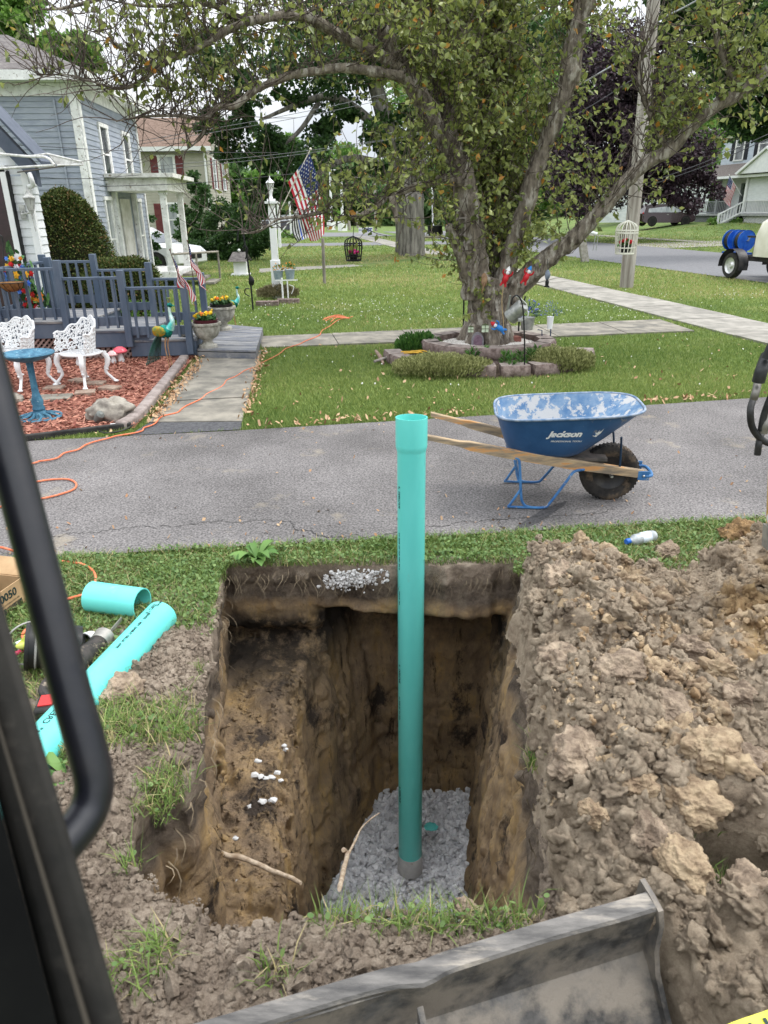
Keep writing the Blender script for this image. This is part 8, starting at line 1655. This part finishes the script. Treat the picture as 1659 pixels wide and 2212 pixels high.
wire('upper right cable rising from the pole to the right corner', [pp_(1405, 50), YP(1480, 15, 19), YP(1560, -30, 18)], .018, M_wirel)
for k, (a, b) in enumerate([((300, 305), (1000, 165)), ((300, 312), (1000, 178)), ((330, 360), (1000, 275)), ((330, 368), (900, 292))]):
    wire(['uppermost pale cable crossing behind the tree from left to right', 'second pale cable just below the uppermost one', 'third thin cable behind the maple boughs', 'lowest thin cable behind the maple boughs'][k], [YP(a[0], a[1], 24), YP((a[0] + b[0]) / 2, (a[1] + b[1]) / 2 + 8, 25), YP(b[0], b[1], 26)], .008, mat('mid_wire', (.16, .165, .17), rough=.6))
for k, (a, b) in enumerate([((30, 313), (600, 330)), ((215, 403), (640, 375)), ((60, 382), (300, 378))]):
    wire(['thin black wire crossing the grey house front above the upper windows', 'thin black wire crossing below the upper windows of the grey house', 'thin wire along the grey house wall behind the awning'][k], [YP(a[0], a[1], 16.5), YP((a[0] + b[0]) / 2, (a[1] + b[1]) / 2 + 6, 18), YP(b[0], b[1], 19.5)], .007)
for k, (a, b) in enumerate([((1400, 395), (1659, 290)), ((1400, 402), (1659, 300)), ((1400, 150), (1150, 300))]):
    wire(['upper thin wire crossing the porch house wall', 'lower thin wire crossing the porch house wall', 'thin wire slanting from the pole through the maroon tree'][k], [YP(a[0], a[1], 24), YP((a[0] + b[0]) / 2, (a[1] + b[1]) / 2 + 5, 24), YP(b[0], b[1], 24)], .012)
FP = [(602, 400, 490, 44, 1, 'white pole standing behind the lamp post'), (628, 435, 480, 60, 1, 'white bollard like pole left of the flags'), (740, 385, 492, 80, 1, 'white street pole right of the flags'), (716, 365, 492, 85, 1, 'tall white street pole with crossarm behind the flag'), (755, 455, 488, 84, 0, 'grey wooden pole just right of the white street pole'), (773, 430, 485, 92, 0, 'thin grey pole between the two larger poles'), (812, 380, 490, 78, 0, 'tall grey pole left of the exit sign'), (936, 380, 490, 70, 1, 'thin white pole right of the great trunk'), (565, 465, 500, 52, 1, 'short white pole left of the lamp post'), (860, 470, 507, 62, 0, 'short stub pole left of the great trunk')]
for k, (px, y0, y1, Yd, wht, lb) in enumerate(FP):
    a = YP(px, y1, Yd); a[2] = min(a[2], float(gz(a[0], a[1]))); b = YP(px - 3, y0, Yd); t = thing('street_pole', lb, 'pole', a); part('shaft', MB().tube([a, b], [.16, .11] if Yd > 70 else [.09, .075], 10), M_white if wht else M_pole, t)
    if k in (2, 3): part('pole_base', MB().lathe([(0, 0), (.5, 0), (.5, .9), (.2, 1.0), (0, 1.)], a, 4), M_white, t)
    if k in (3, 6): part('crossarm', MB().bar(b + (-2, 0, -.1), b + (2, 0, -.1), .12, .12), M_white if wht else M_pole, t)
# EXIT sign
sY = 66.; q = YP(786, 496, sY); es = thing('exit_sign', 'white EXIT sign on two posts beside the far road', 'sign', (q[0], sY, .4))
w1 = YP(804, 496, sY)[0] - YP(774 + 10, 496, sY)[0]; z0, z1 = YP(790, 503, sY)[2], YP(790, 491, sY)[2]; cz = (z0 + z1) / 2; hz_ = z1 - z0; cx = (YP(784, 496, sY)[0] + YP(805, 496, sY)[0]) / 2
part('sign_board', MB().box((cx, sY, cz), (YP(806, 496, sY)[0] - YP(785, 496, sY)[0], .06, hz_)), M_white, es); v, f = text_mesh('EXIT', hz_ * .78, .02); part('lettering', MB().add([(cx + x, sY - .045, cz + y) for x, y in v[:, :2]], f), mat('sign_blue', (.03, .08, .25), rough=.5), es, smooth=None)
cx2 = YP(779, 496, sY)[0]; part('side_board', MB().box((cx2, sY, cz - .05), (.36, .06, hz_ * 1.1)), M_white, es); v, f = text_mesh('ONLY', .13, .003); part('lettering', MB().add([(cx2 + x, sY - .045, cz + y) for x, y in v[:, :2]], f), MATS['sign_blue'], es, smooth=None)
for px in (784, 799): a = YP(px, 503, sY); part('leg', MB().box((a[0], sY + .05, z0 / 2 + .1), (.09, .06, z0 - .1)), M_pole, es)
# far low buildings
def farbox(name, lb, px0, px1, py0, py1, Yd, m, dep=8, roof=None, nwin=0, cat='building'):
    a, b = YP(px0, py1, Yd), YP(px1, py0, Yd); t = thing(name, lb, cat, ((a[0] + b[0]) / 2, Yd, 0)); zb = float(gz(a[0], Yd)) - .2
    part('wall', MB().box(((a[0] + b[0]) / 2, Yd + dep / 2, (zb + b[2]) / 2), (b[0] - a[0], dep, b[2] - zb)), m, t); part('roof', MB().box(((a[0] + b[0]) / 2, Yd + dep / 2, b[2] + .15), (b[0] - a[0] + .8, dep + .8, .3)), roof or M_shing2, t)
    for k in range(nwin): part('window', MB().box((a[0] + (b[0] - a[0]) * (k + .5) / nwin, Yd - .03, (zb + b[2]) / 2 + .3), (1.3, .06, 1.2)), M_glass, t)
    return t
farbox('low_building', 'low pale block building far behind the exit sign', 838 - 30, 862, 467, 484, 150, mat('pale_wall', (.55, .5, .46), (.65, .6, .55), scale=.5, rough=.8), nwin=3)
farbox('low_building', 'low white shop building far behind the birdcage', 735, 795, 467, 487, 118, mat('cream_wall', (.62, .57, .54), (.7, .66, .62), scale=.5, rough=.8), nwin=3)
farbox('low_building', 'low red brick building left of the great trunk', 797, 850, 472, 487, 112, mat('far_brick', (.26, .1, .08), (.34, .15, .12), scale=3, rough=.9), nwin=3)
# ================================================================ vehicles
def wheel(par, c, r, w, ax, mt=None, rim=(.55, .55, .55), nm='wheel'):
    ax = unit(ax); u = unit(np.cross(ax, (0, 0, 1))); R_ = np.column_stack([u, np.cross(ax, u), ax]); o = part(nm, MB().lathe(Z([(.62, -.5), (.92, -.5), (1, -.3), (1, .3), (.92, .5), (.62, .5)]) * Z([r, w]), c, 32, R=R_), mt or M_rubber, par)
    mb = MB().lathe(Z([(0, .38), (.15, .4), (.3, .2), (.55, .25), (.64, .45), (.66, .45), (.62, .0), (0, .0)]) * Z([r, w]), c, 24, R=R_); mb.lathe(Z([(0, -.38), (.15, -.4), (.3, -.2), (.55, -.25), (.64, -.45), (.66, -.45), (.62, .0), (0, .0)])[::-1] * Z([r, w]), c, 24, R=R_); part('rim', mb, mat('rim_%d' % int(rim[0] * 100), rim, rough=.35, metal=.4), o); return o
def car(name, lb, loc, rz, paint, L=4.6, W=1.82, H=1.65, suv=True):
    t = thing(name, lb, 'car', (0, 0, 0)); h = H; pr = [(-L / 2, .35), (-L / 2 + .02, .95), (-L / 2 + .12, 1.05), (-L / 2 + .3, h - .08), (-L / 2 + .7, h), (.1, h), (.95, h - .42), (1.15, .98), (L / 2 - .25, .86), (L / 2, .68), (L / 2, .35), (L / 2 - .3, .22), (-L / 2 + .3, .22)]
    P = np.array(pr); rows = []
    for s_, sx, sz in ((-W / 2, .97, 0), (-W / 2 + .06, 1, 0), (W / 2 - .06, 1, 0), (W / 2, .97, 0)):
        rows.append([(x * sx, s_ * (1 - .14 * sst(.95, h, z)), z * (.995 if sx < 1 else 1)) for x, z in P])
    rows = np.array(rows); mb = MB(); cl_ = np.concatenate([rows, rows[:, :1]], 1); mb.grid(cl_); mb.add(rows[0], [list(range(len(P)))]); mb.add(rows[-1], [list(range(len(P)))[::-1]]); part('body', mb, paint, t, smooth=30, bev=.03)
    for s_ in (-1, 1):
        y = lambda z: s_ * (W / 2 * (1 - .14 * float(sst(.95, h, z))) + .008)
        g_ = [(-L / 2 + .42, 1.02), (-L / 2 + .5, h - .13), (.05, h - .1), (.82, h - .45), (1.0, 1.0)]; part('side_window', MB().add([(x, y(z), z) for x, z in g_] , [list(range(5))[::s_]]), M_glassl, t, smooth=None)
        part('door_handle', MB().box((-.2, s_ * W / 2, .85), (.16, .03, .03)), mat('chrome', (.6, .6, .6), metal=.9, rough=.2), t); part('mirror', MB().blob((.85, s_ * (W / 2 + .06), 1.0), .09, 1, .1, sq=(1, 1, .7)), paint, t)
        for x in (-L / 2 + .85, L / 2 - .88):
            part('wheel_arch', MB().lathe([(.40, -.01), (.40, .02), (0, .02)], (x, s_ * (W / 2 + .0), .34), 28, R=np.array([[1, 0, 0], [0, 0, s_], [0, 1, 0.]])), M_black, t); wheel(t, (x, s_ * (W / 2 - .08), .34), .34, .22, (0, s_, 0), rim=(.12, .12, .12) if suv else (.5, .5, .5))
        part('headlight', MB().blob((L / 2 - .12, s_ * (W / 2 - .25), .72), .14, 2, .05, sq=(.6, 1, .5)), mat('lamp_lens', (.6, .62, .65), rough=.1), t); part('tail_light', MB().blob((-L / 2 + .06, s_ * (W / 2 - .15), .95), .12, 2, .05, sq=(.4, 1, .9)), mat('tail_red', (.35, .01, .01), rough=.2), t)
    part('windscreen', MB().add([(.12, -W * .4, h - .02), (.12, W * .4, h - .02), (1.12, W * .45, 1.01), (1.12, -W * .45, 1.01)], [(3, 2, 1, 0)]), M_glass, t, smooth=None); part('grille', MB().box((L / 2, 0, .58), (.04, W * .55, .2)), M_black, t)
    t.location = loc; t.rotation_euler = (0, 0, rz); return t
paint = lambda n_, c: mat(n_, c, rough=.22, spec=.6, coat=.6)
sx_ = YP(1425, 487, 64.)[0]; car('parked_car', 'dark maroon suv parked before the white house across the street', (sx_ + .3, 64, .52), rad(6), paint('maroon_paint', (.025, .006, .01)))
cx_ = YP(612, 504, 76.); car('parked_car', 'black car parked in the far lot behind the lamp post', (cx_[0], 76, .1), rad(-12), paint('black_paint', (.01, .012, .018)), H=1.5)
cx_ = YP(648, 500, 84.); car('parked_car', 'silver white car mostly hidden behind the flags in the far lot', (cx_[0], 84, .1), rad(-5), paint('silver_paint', (.5, .52, .54)), H=1.5)
cx_ = YP(435, 585, 26.); car('parked_car', 'white car parked beside the grey house, its nose behind the porch steps', (cx_[0] - 2.55, 27.6, -.05), rad(-22), paint('white_paint_gloss', (.7, .71, .72)), H=1.5, suv=False)
# trailer
e_ = unit((.195, -.98, 0)); nrm = Z([-.98, -.195, 0]); tw = Z([9.95, 21.35, .02]); tr_ = thing('tank_trailer', 'black utility trailer with cream tank and blue hose reels on the street', 'trailer', tw)
TP = lambda s, o, z: tw + e_ * s - nrm * o + (0, 0, z) # o = away from us across the trailer
Rt = np.column_stack([e_, -nrm, Z([0, 0, 1.])])
M_tf = mat('trailer_black', (.02, .02, .022), (.05, .045, .045), scale=8, rough=.5, c3=(.12, .07, .05), s3=9, t3=(.66, .72))
for o_s in (.1, 1.55): wheel(tr_, TP(0, o_s, .35), .35, .22, nrm, rim=(.7, .7, .7))
for o_s in (.1, 1.55):
    mb = MB(); A_ = np.linspace(-.25, math.pi + .1, 14); rows = [[TP(.46 * math.cos(a), o_s + q, .36 + .44 * math.sin(a)) for q in (-.15, .15)] for a in A_]; mb.grid(rows); mb.grid([[p - (0, 0, .012) for p in r] for r in rows]); part('mudguard', mb, M_tf, tr_)
mb = MB(); mb.box(TP(1.6, .35, .55), (4.4, .08, .13), R=Rt); mb.box(TP(1.6, 1.3, .55), (4.4, .08, .13), R=Rt)
for k in range(6): mb.box(TP(-.5 + .85 * k, .82, .55), (.08, .95, .1), R=Rt)
part('chassis', mb, M_tf, tr_, bev=.01); part('side_board', MB().box(TP(1.05, .3, .85), (1.1, .03, .5), R=Rt), M_tf, tr_); part('side_rail', MB().bar(TP(.2, .28, 1.12), TP(3.8, .28, 1.12), .05, .05), M_tf, tr_); part('toolbox', MB().box(TP(.75, .45, .9), (.5, .3, .45), R=Rt), M_tf, tr_, bev=.02)
mb = MB(); sec = [(-.62, .62), (-.62, 1.2), (-.5, 1.52), (-.25, 1.66), (.25, 1.66), (.5, 1.52), (.62, 1.2), (.62, .62)]; rows = []
for s, k in ((.55, .9), (.62, .97), (.75, 1.), (2.9, 1.), (3.05, .95)): rows.append([TP(s, .82 + a * k, .62 + (z - .62) * k) for a, z in sec + sec[:1]])
mb.grid(np.array(rows)); mb.add(np.array(rows[0][:-1]), [list(range(8))[::-1]]); mb.add(np.array(rows[-1][:-1]), [list(range(8))]); part('tank', mb, mat('cream_plastic', (.64, .62, .5), (.73, .71, .6), scale=3, rough=.5), tr_, bev=.04)
M_reel = mat('reel_blue', (.01, .08, .42), (.02, .13, .55), scale=6, rough=.35)
rc = [TP(-.75 + .23 * k, .45, 1.0) for k in range(4)]
ua = unit(np.cross(e_, (0, 0, 1))); Rr = np.column_stack([ua, np.cross(e_, ua), e_])
for k, c_ in enumerate(rc):
    rl = part('reel_disc', MB().lathe([(0, 0), (.27, .0), (.285, .012), (.285, -.012), (.27, -.012), (0, -.012)], c_, 36, R=Rr), M_reel, tr_)
for k in (0, 2): part('hose_coil', MB().lathe([(.0, .01), (.24, .01), (.25, .1), (.24, .21), (.0, .21)], rc[k], 30, R=Rr), M_rubber, tr_)
part('crank', MB().tube([rc[3] + e_ * .03, rc[3] + e_ * .08, rc[3] + e_ * .1 + (0.02, 0, .12)], .02, 8), M_galv, tr_); mb = MB()
for k in (0, 3): mb.box(rc[k] + (0, 0, -.25), (.03, .12, .5), R=Rt)
mb.box(TP(-.4, .45, .66), (.95, .3, .05), R=Rt); part('reel_stand', mb, M_reel, tr_)
# ================================================================ houses across the street
o = Z([27.0, 66.2, 0.]); FR = Fr(o, (.195, -.98)); ph = thing('house', 'pale blue two storey house with white porch and black shutters across the street', 'house', (28, 62, .6))
# walls (set back behind the porch), x grows toward us
FRw = Fr(o + FR.n * -1.0 + (.0, 0, 0), FR.r)
mb = MB(); siding(mb, FRw, 1.2, 14, 4.95, 8.6, .2); siding(mb, FRw, 1.2, 14, .6, 5.0, .2, mi=1); FRe = Fr(FRw.p(1.2, 0), -FRw.n); FRe2 = Fr(FRw.p(14, 0), -FRw.n); siding(mb, FRe2, 0, 8, .6, 8.4, .2); mb.grid([[FRw.p(1.2, z, 0) for z in (.6, 8.4)], [FRw.p(1.2, z, -8) for z in (.6, 8.4)]]); part('wall', mb, [M_lbs, M_whs], ph)
c_ = [FRw.p(.8, 8.4, .4), FRw.p(14.4, 8.4, .4), FRw.p(14.4, 8.4, -8.4), FRw.p(.8, 8.4, -8.4)]; r0, r1 = FRw.p(3.8, 11.2, -4), FRw.p(11.4, 11.2, -4); mb = MB(); mb.poly([c_[0], c_[1], r1, r0]); mb.poly([c_[1], c_[2], r1]); mb.poly([c_[2], c_[3], r0, r1]); mb.poly([c_[3], c_[0], r0]); mb.poly([p - (0, 0, .05) for p in c_[::-1]]); part('roof', mb, M_shing2, ph)
for x in (3.4, 6.2, 10.2): window(ph, FRw, x, 6.3, .95, 1.9, M_oldwhite, M_glass, .12, M_navy, .45)
mb = MB(); mb.add([FR.p(-.6, 4.1, .5), FR.p(11, 4.1, .5), FR.p(11, 5.1, -1.05), FR.p(.6, 5.1, -1.05)], [(0, 1, 2, 3)]); mb.add([FR.p(-.6, 4.0, .5), FR.p(11, 4.0, .5), FR.p(11, 4.0, -1.), FR.p(-.6, 4.0, -1.)], [(3, 2, 1, 0)]); FR.box(mb, 5.2, 4.03, 11.6, .18, .1, .4, 1) ; part('porch_roof', mb, [mat('taupe_shingles', (.12, .1, .09), (.2, .175, .16), scale=12, rough=.95), M_white], ph)
pc = part('porch_floor', MB().box(FR.p(5.1, 1.3, -.45), (10.6, 1.3, .14), R=np.column_stack([FR.r, -FR.n, FR.z])), mat('grey_porch', (.3, .31, .31), (.4, .41, .41), scale=5, rough=.7), ph)
for x in (.1, 3.0, 6.4, 10.2): part('porch_column', (lambda m: (FR.box(m, x, 2.7, .2, 2.7, .2, -.1), m)[1])(MB()), M_white if x > 4 else mat('grey_post_paint', (.25, .26, .27), rough=.7), ph)
def rail2(x0, x1, z0, z1, d, m, n):
    mb = MB(); mb.bar(FR.p(x0, z1, d), FR.p(x1, z1, d), .07, .07); mb.bar(FR.p(x0, z0, d), FR.p(x1, z0, d), .07, .07)
    for k in range(n): t = (k + .5) / n; mb.bar(FR.p(x0 + (x1 - x0) * t, z0, d), FR.p(x0 + (x1 - x0) * t, z1, d), .05, .05, up=FR.r)
    part('porch_railing', mb, m, ph)
rail2(.2, 4.3, 1.45, 2.3, 0, MATS['grey_post_paint'], 20); rail2(6.5, 10.1, 1.45, 2.3, 0, M_white, 20)
# lattice skirt, stairs, gable, screen
def lat2(x0, x1, z0, z1, m):
    mb = MB(); n = int((x1 - x0) / .16)
    for k in range(n):
        x = x0 + k * .16
        for a, b in ((z0, z1), (z1, z0)): mb.bar(FR.p(x, a, .02), FR.p(x + (z1 - z0), b, .02), .05, .02, up=FR.n)
    part('lattice', mb, m, ph)
lat2(.0, 4.2, .65, 1.2, MATS['grey_post_paint']); lat2(6.5, 10.0, .65, 1.2, M_white)
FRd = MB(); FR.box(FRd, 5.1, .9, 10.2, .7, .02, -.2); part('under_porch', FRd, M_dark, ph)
mb = MB()
for k in range(5): FR.box(mb, 5.3, 1.2 - .15 * k, 1.7, .08, .34, .02 + .3 * k); FR.box(mb, 5.3, 1.12 - .15 * k, 1.7, .12, .03, .3 + .3 * k)
part('stairs', mb, mat('grey_step', (.35, .36, .36), (.45, .46, .46), scale=5, rough=.8), ph)
mb = MB(); a0_, a1_ = FR.p(6.3, 2.25, 0), FR.p(6.3, 1.35, 2.0); mb.bar(a0_, a1_, .08, .08); mb.bar(a0_ - (0, 0, .75), a1_ - (0, 0, .75), .08, .1)
for k in range(9): t = k / 8; q = a0_ + (a1_ - a0_) * t; mb.bar(q, q - (0, 0, .75), .05, .05, up=FR.n)
mb.bar(a1_ + (0, 0, .1), a1_ - (0, 0, 1.0), .12, .12, up=FR.n); part('stair_rail', mb, M_white, ph)
mb = MB(); gp = [FR.p(6.2, 4.2, .7), FR.p(11.6, 4.2, .7), FR.p(8.9, 5.7, .7)]; mb.prism(gp, -FR.n * 1.2); part('porch_gable', mb, M_white, ph)
mb = MB(); mb.prism([FR.p(6., 4.15, .85), FR.p(8.9, 5.75, .85), FR.p(8.9, 5.9, .85), FR.p(5.8, 4.25, .85)], -FR.n * 1.4); mb.prism([FR.p(11.8, 4.15, .85), FR.p(8.9, 5.75, .85), FR.p(8.9, 5.9, .85), FR.p(12, 4.25, .85)], -FR.n * 1.4); part('gable_trim', mb, M_white, ph)
mb = MB(); FR.box(mb, 8.3, 3.15, 3.5, 1.6, .03, -.05); part('roll_screen', mb, mat('pale_screen', (.66, .68, .7), (.76, .78, .8), scale=2, rough=.7, stretch=(1, 1, 6)), ph)
mb = MB(); FRw.box(mb, 4.9, 2.5, 1.0, 2.2, .06, .02); part('door', mb, M_glass, ph); window(ph, FRw, 2.2, 2.7, .7, 1.2, M_white, M_glass, .1)
q = FR.p(2.1, 3.2, .1); flowerpot('dark hanging fern in a pot under the porch roof', q - (0, 0, .55), .22, .2, M_black, M_lily, 31, 120)
s0, s1 = FR.p(6.0, 2.7, .1), FR.p(5.5, 4.2, 1.1); pf = thing('flag', 'american flag hanging from the porch of the pale blue house', 'flag', s0); part('staff', MB().tube([s0, s1], .02, 6), M_white, pf)
def SP(u, v): p = s1 + (s0 - s1) * (.05 + .5 * v); return p + Z([-.25 * u, -.1 * u + .12 * math.sin(u * 6 + v * 4) * u, -1.7 * u + .2 * v * u])
part('cloth', flag(SP, stars=True), FM, pf, smooth=60)
solo('barbecue_grill', MB().blob(FR.p(2.6, 2.35, -.6), .5, 2, .05, sq=(1, .6, .55)).box(FR.p(2.6, 1.8, -.6), (.8, .5, .9)), M_black, 'black covered barbecue on the porch behind the grey railing', 'grill')
mb = MB()
for k in range(5): q = FR.p(1.0 + .1 * k, 2.75, -2.2); mb.tube([q, q + (0, 0, .5)], .03, 5)
solo('wind_chime', mb, M_black, 'dark tubular wind chime hanging in front of the white porch wall', 'wind chime')
# white house behind with window
wo_ = Z([20.5, 75, 0.]); FW = Fr(wo_, (1, .12)); wh2 = thing('house', 'white clapboard house behind the maroon car', 'house', (26, 78, .6)); mb = MB(); siding(mb, FW, 0, 12, .6, 4.2, .2); siding(mb, FW, 4, 12, 4.2, 8., .2); part('wall', mb, M_whs, wh2)
mb = MB(); mb.prism([FW.p(-.4, 4.2, .4), FW.p(12.4, 4.2, .4), FW.p(12.4, 5.4, -3), FW.p(-.4, 5.4, -3)], (0, 0, .12)); part('roof', mb, M_shing2, wh2); xw = YP(1462, 432, 75.5); window(wh2, FW, xw[0] - 20.5, 2.75, .95, 1.25, M_navy, M_glassl, .14); mb = MB(); mb.prism([FW.p(3.6, 8., .4), FW.p(12.4, 8., .4), FW.p(8, 11., .4)], (0, 7, 0)); part('gable', mb, M_whs, wh2)
for k, (px, py, r) in enumerate([(1545, 483, .5), (1575, 480, .45), (1600, 478, .5), (1630, 474, .6), (1520, 487, .35)]):
    p = YP(px, py, 60.5); bush(['leafy foundation plant at the foot of the porch stairs', 'leafy foundation plant right of the stairs', 'leafy foundation plant below the white railing', 'rightmost foundation plant below the white railing', 'small fern left of the porch stairs'][k], [((p[0], 60.5 - .3 * k, .75), (r * 1.2, r, .45), 1)], 500, .16, M_leafD, (p[0], 60.5 - .3 * k, .5), 80 + k)
